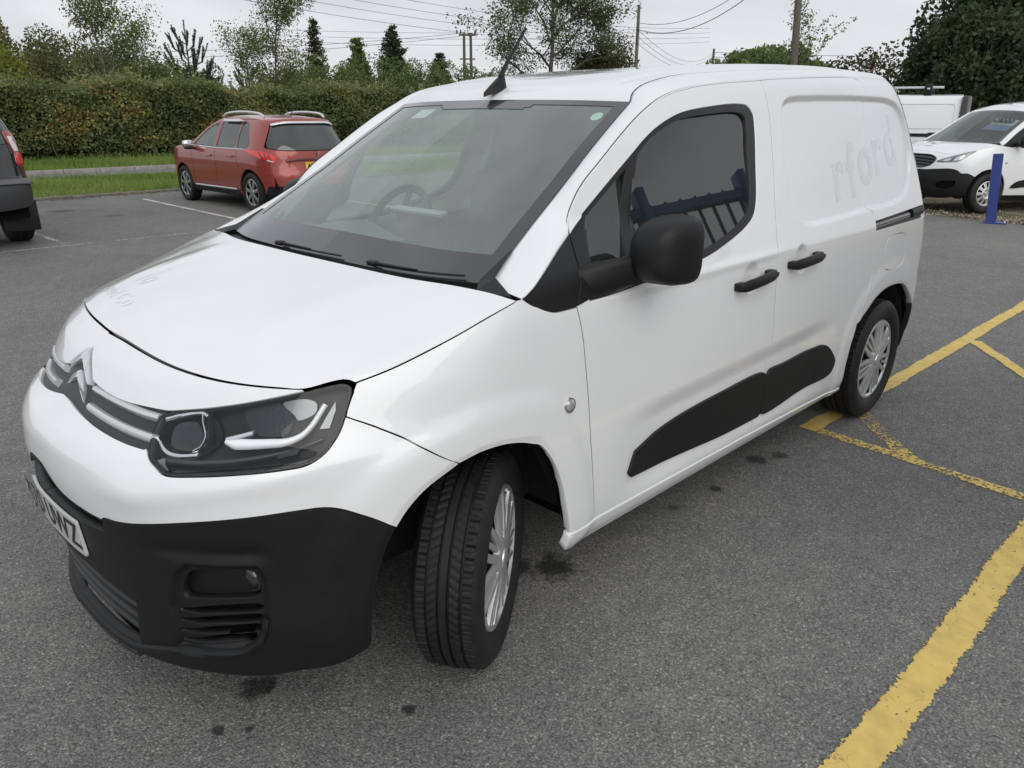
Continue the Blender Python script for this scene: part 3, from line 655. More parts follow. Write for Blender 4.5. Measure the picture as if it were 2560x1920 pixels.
    def chevron(near, far):
        """double-facet chevron: two bevelled legs meeting at the apex"""
        b = MB()
        for leg in (near, far):
            P = np.array(leg); cen = P.mean(0); n = len(P); out = np.array([-.86, 0, .5])
            ring0 = P-out*.012; ring1 = P+out*.006; ring2 = cen+(P-cen)*.80+out*.0105
            base = list(ring0)+list(ring1)+list(ring2); F = []
            for k in range(n):
                k2 = (k+1) % n; F += [(k, k2, n+k2, n+k), (n+k, n+k2, 2*n+k2, 2*n+k)]
            F.append(tuple(range(2*n, 3*n))); b.add(base, F)
        b.build('chevron_emblem', SATIN, v, True, 25)
    chevron([(-.734, 0, .945), (-.736, -.012, .929), (-.746, -.03, .912), (-.776, -.095, .886), (-.788, -.107, .879), (-.779, -.075, .897), (-.759, -.003, .920)], [(-.734, 0, .945), (-.743, .025, .931), (-.753, .055, .911), (-.765, .10, .877), (-.763, .104, .866), (-.758, .06, .893), (-.759, -.003, .920)])
    chevron([(-.767, 0, .890), (-.763, -.015, .884), (-.783, -.065, .849), (-.792, -.09, .829), (-.802, -.10, .825), (-.797, -.07, .852), (-.780, -.003, .872)], [(-.769, 0, .890), (-.778, .025, .876), (-.784, .05, .856), (-.788, .09, .823), (-.785, .094, .815), (-.781, .05, .845), (-.780, -.003, .872)])
    # --- headlights
    hl = cr(HL, .01, True)
    def headlight(W):
        h = empty('headlight', (0, 0, 0)); h.parent = v
        def hp(name, pts, m, off, depth=.0, smooth=True, gap=0): return panel(name, [cr(pts, .006, True) if smooth else lin(pts+[pts[0]], .006)[:-1]], m, h, W, off=off, depth=depth, step=.008, gap=gap)
        panel('headlight_lens', [hl], LENS, h, W, off=-.001, depth=.006, step=.012, gap=.003)
        panel('headlight_housing', [hl], mat('lamp_black', (.004, .004, .005), .35, spec=.3), h, W, off=-.045, depth=-.044, step=.014, gap=.0035)
        panel('headlight_seal', [hl, inset(np.array(hl), .006)], SEAL, h, W, off=-.004, depth=.02, step=.02, gap=.001)
        dk = mat('lamp_inner_grey', (.05, .052, .055), .3, metal=.3)
        hp('projector_bezel', [(.268, .862), (.345, .885), (.362, .880), (.392, .846), (.390, .836), (.374, .820), (.325, .815), (.29, .823), (.262, .835)], mat('lamp_bezel', (.018, .018, .02), .3, metal=1.), -.036, .010)
        hp('projector_lens', [(.285, .858), (.325, .870), (.340, .863), (.364, .836), (.363, .826), (.328, .821), (.297, .831)], mat('projector_glass', (.003, .003, .004), .05, coat=.6), -.024, .006)
        hp('reflector_bowl', [(.42, .905), (.446, .920), (.491, .920), (.515, .902), (.526, .878), (.523, .858), (.483, .853), (.448, .862)], mat('reflector', (.045, .047, .05), .3, metal=1., bump=.3, bscale=160), -.034, .006)
        hp('side_reflector', [(.495, .922), (.538, .930), (.563, .918), (.566, .896), (.537, .882), (.527, .893)], mat('reflector2', (.22, .225, .23), .2, metal=1.), -.028, .008)
        strip('daytime_light', W, cr([(.418, .8385), (.445, .8365), (.50, .838), (.535, .840), (.556, .850), (.570, .872), (.583, .915)], .006), np.interp(np.linspace(0, 1, len(cr([(.418, .8385), (.445, .8365), (.50, .838), (.535, .840), (.556, .850), (.570, .872), (.583, .915)], .006))), [0, .12, .6, 1], [.004, .010, .008, .008]), .012, mat('light_guide', (.90, .91, .92), .3), h, -.014)
        strip('daytime_light', W, lin([(.412, .844), (.436, .851), (.458, .858)], .006), .005, .010, SATIN, h, -.020)
        strip('bezel_trim', W, cr([(.262, .836), (.30, .817), (.335, .812), (.376, .816)], .006), .0035, .010, CHROME, h, -.024)
        hp('indicator_reflector', [(.530, .813), (.528, .826), (.562, .830), (.566, .818)], mat('reflector', (.42, .43, .44), .22, metal=1.), -.026, .006, False)
        hp('marker_reflector', [(.585, .862), (.600, .920), (.606, .9), (.604, .862)], mat('reflector2', (.22, .225, .23), .2, metal=1.), -.024, .006, False)
        hp('corner_lens', [(.300, .800), (.318, .806), (.345, .782), (.335, .778)], mat('reflector2', (.22, .225, .23), .2, metal=1.), -.018, .004, False)
        strip('bezel_trim', W, cr([(.268, .866), (.30, .878), (.345, .889), (.358, .884)], .006), .0065, .014, CHROME, h, -.020); strip('bezel_trim', W, cr([(.345, .889), (.352, .87), (.372, .842), (.374, .826), (.366, .818)], .006), .003, .014, CHROME, h, -.020)
        strip('housing_step', W, cr([(.305, .806), (.38, .808), (.47, .815), (.55, .826), (.60, .842)], .01), .004, .008, dk, h, -.032)
        strip('housing_step', W, cr([(.36, .778), (.48, .786), (.56, .793), (.60, .80)], .01), .005, .008, dk, h, -.020)
        return h
    both_sides(headlight, W)
    # --- left side panels, each mirrored to the right
    tri = cr([(.958, 1.102), (1.003, 1.073), (1.062, 1.050), (1.11, 1.0465), (1.160, 1.047)], .012)
    wing = chain(cr(HOODS, .012), lin([(.941, 1.1), (.958, 1.102)], .01), tri, cr(D_FRONT[::-1], .012), lin([(1.292, .317), (1.169, .317)], .012), cr(W_ARCH, .012), cr(WB, .012), lin([(.630, .884), (.629, .90), (.630, .935), (.626, .957)], .01))
    def wing_part(W):
        return panel('front_wing', [wing], WHITE, v, W, gap=.0018)
    w = both_sides(wing_part, W)
    c = van_P(1.123, .766); b = MB(); n = Vector(W.N(np.float64(1.123), np.float64(.766))); q = Vector((0, 0, 1)).rotation_difference(n)
    t = MB(); t.lathe([(0, .011), (.012, .010), (.018, .006), (.020, -.004)], 20); bb2 = MB().add([Vector(c)+q @ Vector((p[0], p[1], p[2])) for p in t.V], t.F); bb2.build('side_repeater', mat('lamp_clear', (.55, .55, .55), .1, coat=1., metal=.5), w, True)
    t = MB(); t.lathe([(.019, .004), (.023, .005), (.026, -.002)], 20); MB().add([Vector(c)+q @ Vector(p) for p in t.V], t.F).build('repeater_ring', CHROME, w, True)
    door = chain(cr(D_FRONT, .012), lin(D_SAIL, .012), cr(D_TOP, .012), cr(B_SEAM, .012), lin([(2.345, .300), (1.602, .312), (1.292, .317)], .015))
    win = chain(cr(WIN, .01), lin([WIN[-1], (1.247, 1.13), WIN[0]], .012))
    d = panel('front_door', [door, win], WHITE, v, W)
    gl = cr(GLASS, .01); glass = chain(gl, lin([GLASS[-1], GLASS[0]], .015)); qg = lin(QGLASS+[QGLASS[0]], .012)[:-1]
    panel('window_seal', [win, glass, qg], SEAL, d, W, off=-.003, gap=-.001, depth=.02, step=.014)
    even_glass(panel('window_pane', [glass], SIDEGLASS, d, W, off=-.014, gap=-.010, depth=0, step=.03))
    even_glass(panel('quarter_pane', [qg], SIDEGLASS, d, W, off=-.014, gap=-.010, depth=0, step=.03))
    sail2 = chain(lin([(1.160, 1.049), (1.252, 1.23)], .012), lin([(1.252, 1.23), (1.338, 1.274), (1.247, 1.13), (1.221, 1.06)], .012), lin([(1.221, 1.06), (1.160, 1.049)], .012))
    panel('sail_strip', [sail2], BLACKP, d, W, off=.003, gap=.001, depth=.012)
    tf = chain(lin([(1.452, .428), (1.478, .502)], .01), cr(TRIM_F[3:10], .01), cr(TRIM_F[10:14]+[(1.47, .408)], .01), lin([(1.47, .408), (1.452, .428)], .01))
    panel('door_moulding', [tf], BLACKP, d, W, off=.011, gap=.001, depth=.022, step=.012)
    handle(d, W, 2.037, .970, 2.306, .987)
    mirror_unit(d)
    # inside trim of the door
    MB().prism([(.42, .32), (1.40, .32), (1.40, 1.06), (.36, 1.05)], -.80, -.83).build('door_card', mat('trim_grey', (.035, .036, .04), .7), d)
    mirror_copy_panel(d)
    for pth in (cr(D_FRONT, .02), cr(D_TOP, .02), cr(B_SEAM, .02), cr(S_TOP, .02), cr(S_REAR, .02)):
        half2(strip('shut_line_seal', W, pth, .0046, .0005, SEAL, v, -.0022, None, [(-1, 0), (0, 1), (1, 0)]))
    s = panel('sail_panel', [chain(cr([(.958, 1.102), (1.074, 1.155), (1.248, 1.229)], .012), lin([(1.248, 1.229), (1.156, 1.049)], .012), tri[::-1])], BLACKP, v, W, off=.002, gap=.0015, depth=.012)
    mirror_copy_panel(s)
    slide = chain(cr(B_SEAM[::-1], .012), cr(S_TOP, .012), cr(S_REAR, .012), cr([(3.262, .602), (3.254, .496), (3.252, .391), (3.29, .265)], .012), lin([(3.29, .265), (2.787, .286), (2.345, .300)], .015))
    sl = panel('sliding_door', [slide], WHITE, v, W)
    panel('door_moulding', [cr(TRIM_R, .01, True)], BLACKP, sl, W, off=.011, gap=.001, depth=.022, step=.012)
    handle(sl, W, 2.453, .995, 2.72, 1.005)
    # rear quarter panel
    quarter = chain(cr(S_TOP[-1:]+S_REAR[1:], .012), cr(R_ARCH, .012), lin([(4.16, .52), (4.30, .50), (4.37, .52)], .012), lin([(4.37, .52), (4.38, .9), (4.36, 1.1), (4.30, 1.4), (4.21, 1.7)], .015), cr([(4.21, 1.705), (4.1, 1.722), (3.8, 1.728), (3.55, 1.729), (3.35, 1.728)], .015), cr([(3.401, 1.725), (3.472, 1.722), (3.514, 1.707), (3.525, 1.673)], .012))
    rail = lin(RAIL+[RAIL[0]], .012)[:-1]; fuel = cr(FUEL, .01, True)
    qp = panel('rear_quarter', [quarter, rail, fuel], WHITE, v, W, gap=.0015)
    panel('fuel_flap', [fuel], WHITE, qp, W, gap=.004)
    panel('door_rail', [rail], BLACKP, qp, W, off=-.018, gap=-.002, depth=0)
    strip('rail_channel', W, lin([(3.38, 1.060), (3.95, 1.072)], .02), .014, .012, BLACKG, qp, -.018)
    strip('rail_cover', W, lin([(3.92, 1.073), (4.14, 1.078)], .02), .022, .017, BLACKP, qp, -.014)
    panel('rear_light', [lin([(4.30, .85), (4.375, .85), (4.35, 1.15), (4.29, 1.15), (4.30, .85)], .02)[:-1]], mat('red_lens', (.30, .01, .012), .12, coat=1.), qp, W, off=.006, depth=.01)
    sill = chain(lin([(1.169, .315), (1.602, .310), (2.345, .298), (2.787, .284), (3.29, .263)], .02), lin([(3.29, .263), (3.30, .245), (3.28, .238)], .01), lin([(3.28, .238), (2.3, .238), (1.22, .234), (1.165, .255), (1.169, .315)], .02))
    si = panel('sill', [sill], WHITE, v, W, off=.004, gap=.001, depth=.03)
    rb = panel('rear_bumper', [lin([(4.10, .57), (4.16, .517), (4.37, .517), (4.38, .24), (4.12, .24), (4.10, .57)], .015)[:-1]], BLACKP, v, W, off=.004)
    for o in (sl, qp, si, rb): mirror_copy_panel(o)
    # faded ghost of the removed lettering in the side panel
    gm2 = mat('paint_ghost_dark', (.70, .712, .73), .24, coat=1.)
    for ch, sx, sz, hh in (('r', 3.075, 1.285, .2), ('f', 3.22, 1.325, .2), ('o', 3.39, 1.333, .2), ('r', 3.575, 1.372, .2), ('d', 3.745, 1.440, .2)):
        V, F = text_mesh(ch, .34, .007); x = V[:, 0]; y = V[:, 1]; y = (y-(y.max()+y.min())/2)*.97; x = x-(x.max()+x.min())/2; y = y+x*.1
        mesh('ghost_lettering', W.P(sx+x, sz+y, .0006), F, gm2, sl, True, W.N(sx+x, sz+y))
    # --- windscreen, pillars, roof
    EDGE = [(.069, -.73, 1.116), (.175, -.712, 1.178), (.298, -.690, 1.253), (.459, -.664, 1.35), (.615, -.640, 1.45), (.782, -.618, 1.552), (.857, -.609, 1.596)]
    low_c = [(-.010, 0, 1.112), (.0, -.3, 1.111), (.02, -.55, 1.112), (.069, -.73, 1.116)]
    hdr = [(.785, 0, 1.606), (.795, -.2, 1.605), (.815, -.42, 1.602), (.857, -.609, 1.596)]
    mid = [(-.010, 0, 1.112), (.2, 0, 1.262), (.4, 0, 1.393), (.6, 0, 1.508), (.785, 0, 1.606)]
    G = Coons(Curve(low_c), Curve(hdr), Curve(mid), Curve(EDGE))
    ws = patch('windscreen', G, WSGLASS, v, 40, 40, 0, .998, .0, 1, mirror='join', rim=.0)
    frit = mat('frit_black', (.012, .012, .013), .30, coat=1., coat_rough=.04)
    def fr_patch(u0, u1, v0, v1, nm='windscreen_border'):
        if u0 == 0: return patch(nm, G, frit, ws, 24, 24, u0, u1, v0, v1, off=.002, rim=0, mirror='join')
        return half2(patch(nm, G, frit, ws, 24, 24, u0, u1, v0, v1, off=.002, rim=0))
    fr_patch(.93, 1, .0, 1); fr_patch(0, .93, 0, .13); fr_patch(.40, .93, .965, 1); fr_patch(0, .36, .93, 1); fr_patch(.36, .40, .945, 1)
    # sticker and tax-disc holder
    t = np.linspace(0, 2*np.pi, 24, endpoint=False)
    mesh('sticker', np.vstack([G(.875+.032*np.cos(t), .905+.026*np.sin(t), -.0035)]), [tuple(range(23, -1, -1))], mat('pale_green', (.45, .68, .60), .5), ws)
    mesh('sticker', np.array([G(u, w_, -.0035)*[1, -1, 1] for u, w_ in ((.44, .87), (.60, .87), (.60, .94), (.44, .94))]), [(0, 1, 2, 3)], mat('pale_paper', (.5, .58, .56), .6), ws)
    # pillar strip and cant rail: between the door opening and the windscreen / roof joint
    A_ = np.vstack([W.P(*np.array(c_).T) for c_ in (cr([(.958, 1.1025), (1.074, 1.157), (1.253, 1.233)], .02), cr(D_TOP, .02)[1:], cr(S_TOP[1:5], .02), cr([(3.6, 1.728), (3.9, 1.727), (4.1, 1.722), (4.21, 1.706)], .03))])
    DITCH = [(.857, -.609, 1.596), (.878, -.60, 1.622), (.93, -.592, 1.648), (1.02, -.588, 1.670), (1.15, -.584, 1.690), (1.32, -.58, 1.704), (1.66, -.575, 1.726), (2.17, -.57, 1.750), (2.6, -.565, 1.762), (2.95, -.56, 1.760), (3.12, -.555, 1.750), (3.28, -.55, 1.725)]
    Bc = np.vstack([cr(EDGE, .02), cr(DITCH, .02)[1:]])
    A_[0] = (.050, -.882, 1.1035)
    # pair the two curves by matching their run along x+z
    ka = A_[:, 0]+.0*A_[:, 2]; n = 150; tb = np.r_[0, np.cumsum(np.linalg.norm(np.diff(Bc, axis=0), axis=1))]; tb /= tb[-1]; ta = np.r_[0, np.cumsum(np.linalg.norm(np.diff(A_, axis=0), axis=1))]; ta /= ta[-1]
    tt = np.linspace(0, 1, n)
    # corner of the header (start of the joint) should face the bend of the door top
    kb = len(cr(EDGE, .02))-1; fb = tb[kb]; ia = np.argmin(np.linalg.norm(A_-np.array([.87, -.69, 1.60]), axis=1)); fa = ta[ia]
    mapa = np.interp(tt, [0, fb, 1], [0, fa, 1])
    a = np.stack([np.interp(mapa, ta, A_[:, k]) for k in range(3)], 1); b_ = np.stack([np.interp(tt, tb, Bc[:, k]) for k in range(3)], 1)
    rows = []; K = 12
    for j in range(K+1):
        u = j/K; p = a*(1-u)+b_*u
        e = b_-a; t3 = np.gradient(p, axis=0); nrm = np.cross(t3, e); nrm /= np.linalg.norm(nrm, axis=1, keepdims=True)+1e-9
        nrm *= np.sign(nrm[:, 2:3]+1e-6); ker = np.ones(15)/15; nrm = np.stack([np.convolve(np.pad(nrm[:, q_], 7, 'edge'), ker, 'valid') for q_ in range(3)], 1); nrm /= np.linalg.norm(nrm, axis=1, keepdims=True)+1e-9; L = np.linalg.norm(e, axis=1, keepdims=True)
        rows.append(p+nrm*(L*.085*(4*u*(1-u))**.8)*sstep(0, .10, tt)[:, None])
    rows = [rows[0]-nrm*.02+(b_-a)*.02]+rows+[rows[-1]-nrm*.012-(b_-a)*.0]; V = np.stack(rows, 1); K += 2; Fq = grid_faces(n, K+1)
    o = mesh('pillar_rail', V.reshape(-1, 3), Fq, WHITE, v, True)
    bm = bmesh.new(); bm.from_mesh(o.data); bmesh.ops.recalc_face_normals(bm, faces=bm.faces)
    if sum(f.normal.z for f in bm.faces) < 0: bmesh.ops.reverse_faces(bm, faces=bm.faces)
    bm.to_mesh(o.data); bm.free(); mirror_copy(o, v)
    # dark inner lining behind the pillar
    o = mesh('pillar_lining', (V[:, 1::4]*[1, .97, 1]-[0, 0, .02]).reshape(-1, 3), grid_faces(n, V[:, 1::4].shape[1]), mat('pillar_grey', (.20, .205, .21), .7), v, True); mirror_copy(o, v)
    hdr2 = [(x, y, z) for x, y, z in hdr]
    cen = [(.785, 0, 1.606), (.83, 0, 1.640), (.92, 0, 1.672), (1.10, 0, 1.706), (1.5, 0, 1.745), (2.0, 0, 1.776), (2.6, 0, 1.796), (3.0, 0, 1.797), (3.2, 0, 1.785), (3.36, 0, 1.75)]
    reare = [(3.36, 0, 1.75), (3.345, -.3, 1.745), (3.28, -.55, 1.725)]
    RF = Coons(Curve(hdr2), Curve(reare), Curve(cen), Curve(DITCH), lambda u, v_: np.stack([0*u, 0*u, .020*np.sin(np.pi*np.clip(v_, 0, 1))**.6*(np.clip(1-u**6, 0, 1))*u-.008*np.exp(-((u-.86)/.03)**2)*sstep(.03, .1, v_)], -1))
    patch('roof', RF, WHITE, v, 50, 70, 0, .992, .0, 1, mirror='join', rim=.02)
    patch('headlining', RF, mat('headlining', (.22, .22, .22), .9), v, 20, 30, 0, .98, .03, .45, off=-.035, mirror='join', rim=0)
    # tailgate: closes the back
    zs = np.linspace(.24, 1.72, 24); e = np.array([VAN.P(3.4+van_xr(z)-2.52, z) if False else VAN.P(van_xr(z)-.03+.9, z) for z in zs])
    V = np.concatenate([np.stack([np.array([p+np.array([.03*(1-abs(k)**3), -p[1]*(1+k) if False else 0, 0]) for p in e])], 0) for k in (0,)])[0]
    cols = []
    for k in np.linspace(-1, 1, 13): cols.append(np.stack([e[:, 0]+.03*(1-abs(k)**4), e[:, 1]*-k, e[:, 2]], 1))
    V = np.stack(cols, 0); mesh('tailgate', V.reshape(-1, 3), grid_faces(13, 24), WHITE, v, True)
    mesh('roof_end', [(3.36, 0, 1.75), (3.345, -.3, 1.745), (3.28, -.56, 1.722), (3.345, .3, 1.745), (3.28, .56, 1.722), (3.34, 0, 1.70), (3.32, -.6, 1.69), (3.32, .6, 1.69)], [(0, 1, 6, 5), (1, 2, 6), (0, 5, 7, 3), (3, 7, 4)], WHITE, v)
    # --- scuttle, wipers
    sc_ = patch('scuttle', Coons(Curve([(x+.0, y, z-.018) for x, y, z in rear]), Curve([(x+.05, y*1.02, z-.004) for x, y, z in [(-.01, 0, 1.112), (0, -.3, 1.111), (.02, -.55, 1.112), (.085, -.86, 1.105)]]), Curve([(-.062, 0, 1.104), (.04, 0, 1.108)]), Curve([(sd[-1][0], sd[-1][1], sd[-1][2]-.018), (.135, -.877, 1.101)])), BLACKP, v, 30, 6, mirror='join', rim=0, flip=True)
    b = MB(); b.add([(.020, -.745, 1.108), (.066, -.705, 1.122), (.190, -.705, 1.192), (.185, -.716, 1.192), (.085, -.750, 1.135), (.040, -.86, 1.104), (.03, -.80, 1.10)], [(0, 1, 2, 3, 4), (0, 4, 5, 6)]); o = b.build('corner_trim', BLACKP, v); o.data.polygons.foreach_set('use_smooth', [False]*len(o.data.polygons)); mirror_copy(o, v)
    for (u0, y0, u1, y1) in ((-.02, -.40, .045, .12), (-.03, .30, .02, -.2)):
        pass
    def wiper(py, tip_u, tip_v, base_v):
        w_ = empty('wiper', (0, 0, 0)); w_.parent = v
        pts = [G(abs(u)/1., vv, .012)*[1, 1 if u >= 0 else -1, 1] for u, vv in zip(np.linspace(py, tip_u, 12), np.linspace(base_v, tip_v, 12))]
        MB().tube(pts, .0035, 6).build('wiper_blade', SEAL, w_)
        pts2 = [np.array(p)+[-.004, 0, .005] for p in pts[:7]]; MB().tube(pts2, [.007, .006, .005, .005, .004, .004, .003], 6).build('wiper_arm', BLACKP, w_)
        MB().box(pts2[0], (.025, .04, .016), bev=.005).build('wiper_pivot', BLACKP, w_)
    wiper(-.32, .18, .012, .004); wiper(.42, .90, .014, .004)
    # --- antenna
    an = empty('antenna', (0, 0, 0)); an.parent = v
    V = []; 
    for x, hw, z0, z1 in ((.760, .004, 1.630, 1.634), (.80, .019, 1.644, 1.662), (.84, .024, 1.656, 1.690), (.862, .02, 1.660, 1.700), (.875, .004, 1.662, 1.672)):
        V += [(x, -hw, z0-.012), (x, -hw*.35, z1), (x, hw*.35, z1), (x, hw, z0-.012)]
    F = [(i*4+k, i*4+k+1, i*4+5+k, i*4+4+k) for i in range(4) for k in range(3)]+[(0, 1, 2, 3), (16, 17, 18, 19)]
    MB().add(V, F).build('antenna_base', BLACKP, an, True, 60)
    MB().tube([(.848, 0, 1.690), (.868, 0, 1.722), (.885, 0, 1.745), (.985, 0, 1.87)], [.010, .009, .0075, .0055], 8).build('antenna_rod', BLACKP, an, True)
    # --- number plate
    pl = panel('number_plate', [lin([(0, .571), (.104, .571), (.107, .470), (0, .470), (0, .571)], .01)[:-1]], mat('plate_white', (.50, .51, .50), .35, coat=.3), v, W, off=.010, gap=0, depth=.008, mirror='join')
    V, F = text_mesh('MJ70 UWZ', .105, .0012)
    Y = V[:, 0]*.95; ss = np.linspace(0, .13, 100); Pp = W.base(ss, np.full(100, .52)); sI = np.interp(np.abs(Y), -Pp[:, 1], ss)
    p = W.P(sI, .5205+V[:, 1]*1.0, .0112); p[:, 1] = np.where(Y > 0, p[:, 1], -p[:, 1])
    mesh('plate_characters', p, F, mat('plate_black', (.012, .012, .012), .5), pl)
    for sg in (-1, 1):
        c = van_P(.100, .515, .011); MB().lathe([(0, .004), (.006, .003), (.008, 0)], 12, axis='x', c=(c[0], c[1]*sg, c[2])).build('plate_screw', mat('plate_white', (.72, .73, .72), .3), pl)
    # --- inner shell, wheel wells, underside
    big = chain(cr([(.02, .9), (.3, .86), (.6, .9), (.75, .98), (.95, 1.06)], .03), lin([(.95, 1.06), (1.2, 1.03), (2.4, 1.10), (2.42, 1.66), (3.4, 1.70), (4.2, 1.68), (4.3, 1.2), (4.3, .5), (4.12, .5), (3.9, .70), (3.69, .735), (3.45, .69), (3.3, .6), (3.25, .3), (1.2, .3), (1.1, .5), (1.0, .68), (.92, .735), (.8, .68), (.75, .58), (.3, .70), (.02, .72), (.02, .9)], .03))
    inn = panel('inner_shell', [big], DARK, v, W, off=-.05, depth=0, step=.05, gap=0)
    mirror_copy_panel(inn)
    for x0 in (0, 2.785):
        for sg in (1, -1):
            pr = []
            b = MB(); n = 28; V = []; F = []
            for k in range(n+1):
                t = math.pi*(.0+1.0*k/n); rx, rz = (.43, .415) if x0 == 0 else (.42, .415); xx = x0+rx*math.cos(t)-(.02 if x0 == 0 else -.02); yo = -min(.885, abs(VAN.base(np.float64(xx+.9), np.float64(.45))[1])-.02) if xx > .1 else -.80+.0*xx-max(0, (xx+.45)*.16)
                for y in (yo, -.58): V.append((xx, y*sg, .29+(rz+.025)*math.sin(t)))
            F = [(2*k, 2*k+1, 2*k+3, 2*k+2) for k in range(n)]+[tuple(2*k+1 for k in range(n+1))]
            b.add(V, F); b.build('arch_liner', mat('liner', (.014, .014, .014), .85), v)
    # floor pan: a plate under the whole van
    MB().prism([(-.60, .24), (-.45, .26), (-.42, .5), (.42, .5), (.44, .24), (2.35, .25), (2.37, .5), (3.2, .5), (3.22, .26), (3.40, .26), (3.40, .6), (-.60, .6)], -.55, .55).build('underbody', DARK, v)
    MB().prism([(.44, .24), (2.35, .25), (2.35, .4), (.44, .4)], -.82, .82).build('floor_pan', DARK, v)
    MB().box((-.69, 0, .42), (.12, .80, .44)).build('radiator', DARK, v)
    # --- cabin
    grey = mat('dash_grey', (.11, .115, .118), .65, var=.1, bump=.3, bscale=400); trim = mat('trim_grey', (.035, .036, .04), .7)
    V = []
    ds = [(.02, 1.075), (.12, 1.095), (.3, 1.105), (.44, 1.10), (.50, 1.06), (.53, .95), (.52, .7)]
    ys_ = np.linspace(-.80, .80, 21)
    for y in ys_:
        hump = .055*math.exp(-((y-.37)/.18)**2); dip = -.012*math.cos(y*4)
        V += [(x, y*(.90+.1*min(1, i/3)), z+(hump*(1 if 2 <= i <= 4 else 0))+dip*.3) for i, (x, z) in enumerate(ds)]
    mesh('dashboard', V, grid_faces(21, 7), grey, v, True)
    MB().box((.40, -.06, 1.165), (.03, .27, .125), ry=-.25, bev=.008).build('centre_screen', mat('screen_dark', (.02, .022, .024), .15, coat=.5), v)
    MB().box((.375, -.06, 1.232), (.035, .28, .008), ry=-.25).build('screen_hood', mat('silver_trim', (.45, .46, .47), .35, metal=.5), v)
    st = empty('steering_wheel', (0, 0, 0)); st.parent = v
    q = Matrix.Rotation(R(-62), 3, 'Y'); pts = [q @ Vector((.185*math.cos(t), .185*math.sin(t), 0))+Vector((.60, .37, 1.10)) for t in np.linspace(0, 2*math.pi, 40)]
    MB().tube(pts, .016, 10, cap=False).build('wheel_rim', mat('leather', (.02, .02, .02), .5), st, True)
    MB().box((.59, .37, 1.09), (.05, .16, .12), ry=R(-30), bev=.02).build('wheel_hub', trim, st)
    for a in (0, math.pi, -math.pi/2):
        p = q @ Vector((.18*math.cos(a+math.pi/2), .18*math.sin(a+math.pi/2), 0))+Vector((.60, .37, 1.10)); MB().tube([(.595, .37, 1.095), p], .014, 6).build('wheel_spoke', trim, st)
    def seat(y, w):
        s_ = empty('seat', (0, 0, 0)); s_.parent = v; m = mat('seat_cloth', (.022, .023, .025), .9, var=.2, bump=.4, bscale=300)
        MB().box((1.02, y, .66), (.52, w, .18), bev=.05, ry=-.1).build('seat_base', m, s_, True)
        MB().box((1.28, y, 1.0), (.14, w, .62), bev=.05, ry=.2).build('backrest', m, s_, True)
        for k in ((0,) if w < .6 else (-.2, .2)): MB().box((1.36, y+k, 1.39), (.09, .25, .18), bev=.04, ry=.15).build('headrest', m, s_, True)
    seat(.40, .48); seat(-.35, .48)
    MB().prism([(-.85, .3), (.85, .3), (.86, 1.05), (.76, 1.4), (.68, 1.6), (.56, 1.68), (-.56, 1.68), (-.68, 1.6), (-.76, 1.4), (-.86, 1.05)], 1.54, 1.56, 'x').build('bulkhead', mat('bulkhead_grey', (.085, .09, .092), .8), v)
    # rear-view stalk
    # --- wheels
    make_wheel(v, (-.03, -.772, .322), R(32.5), -1, w=.188); make_wheel(v, (0, .795, .322), R(32), 1)
    make_wheel(v, (2.785, -.80, .322), 0, -1); make_wheel(v, (2.785, .80, .322), 0, 1)
    # mud flap behind the front wheel
    return v
def handle(parent, W, s0, z0, s1, z1):
    h = empty('door_handle', (0, 0, 0)); h.parent = parent
    t = np.linspace(0, 1, 14); S = s0+(s1-s0)*t; Z = z0+(z1-z0)*t+.004*np.sin(np.pi*t)
    lift = .010+.022*np.sin(np.pi*np.clip(t, .0, 1))**.5; hw = .019*np.array([.75, .95]+[1]*9+[1, .95, .75])
    V = []
    for k in range(14):
        for u, o in ((-1, -.6), (-1, .4), (-.55, 1), (.55, 1), (1, .4), (1, -.6)):
            V.append(W.base(S[k], Z[k]+u*hw[k])+np.array([0, -1, 0])*(lift[k]+o*.009+.012))
    F = [(i*6+k, i*6+k+1, i*6+7+k, i*6+6+k) for i in range(13) for k in range(5)]+[(i*6+5, i*6, i*6+6, i*6+11) for i in range(13)]+[tuple(range(6)), tuple(78+i for i in range(6))]
    MB().add(V, F).build('grip', BLACKP, h, True, 45)
    for s, z in ((s0+.012, z0), (s1-.03, z1)):
        p = W.base(np.float64(s), np.float64(z)); MB().box((p[0]+.01, p[1]-.012, p[2]), (.05, .036, .030), bev=.008).build('handle_foot', BLACKP, h)
    p = W.base(np.float64(s1-.012), np.float64(z1)); MB().lathe([(0, -.0), (.008, .002), (.010, .0)], 12, c=(p[0], p[1]-.040, p[2]), axis='y').build('key_lock', BLACKG, h)
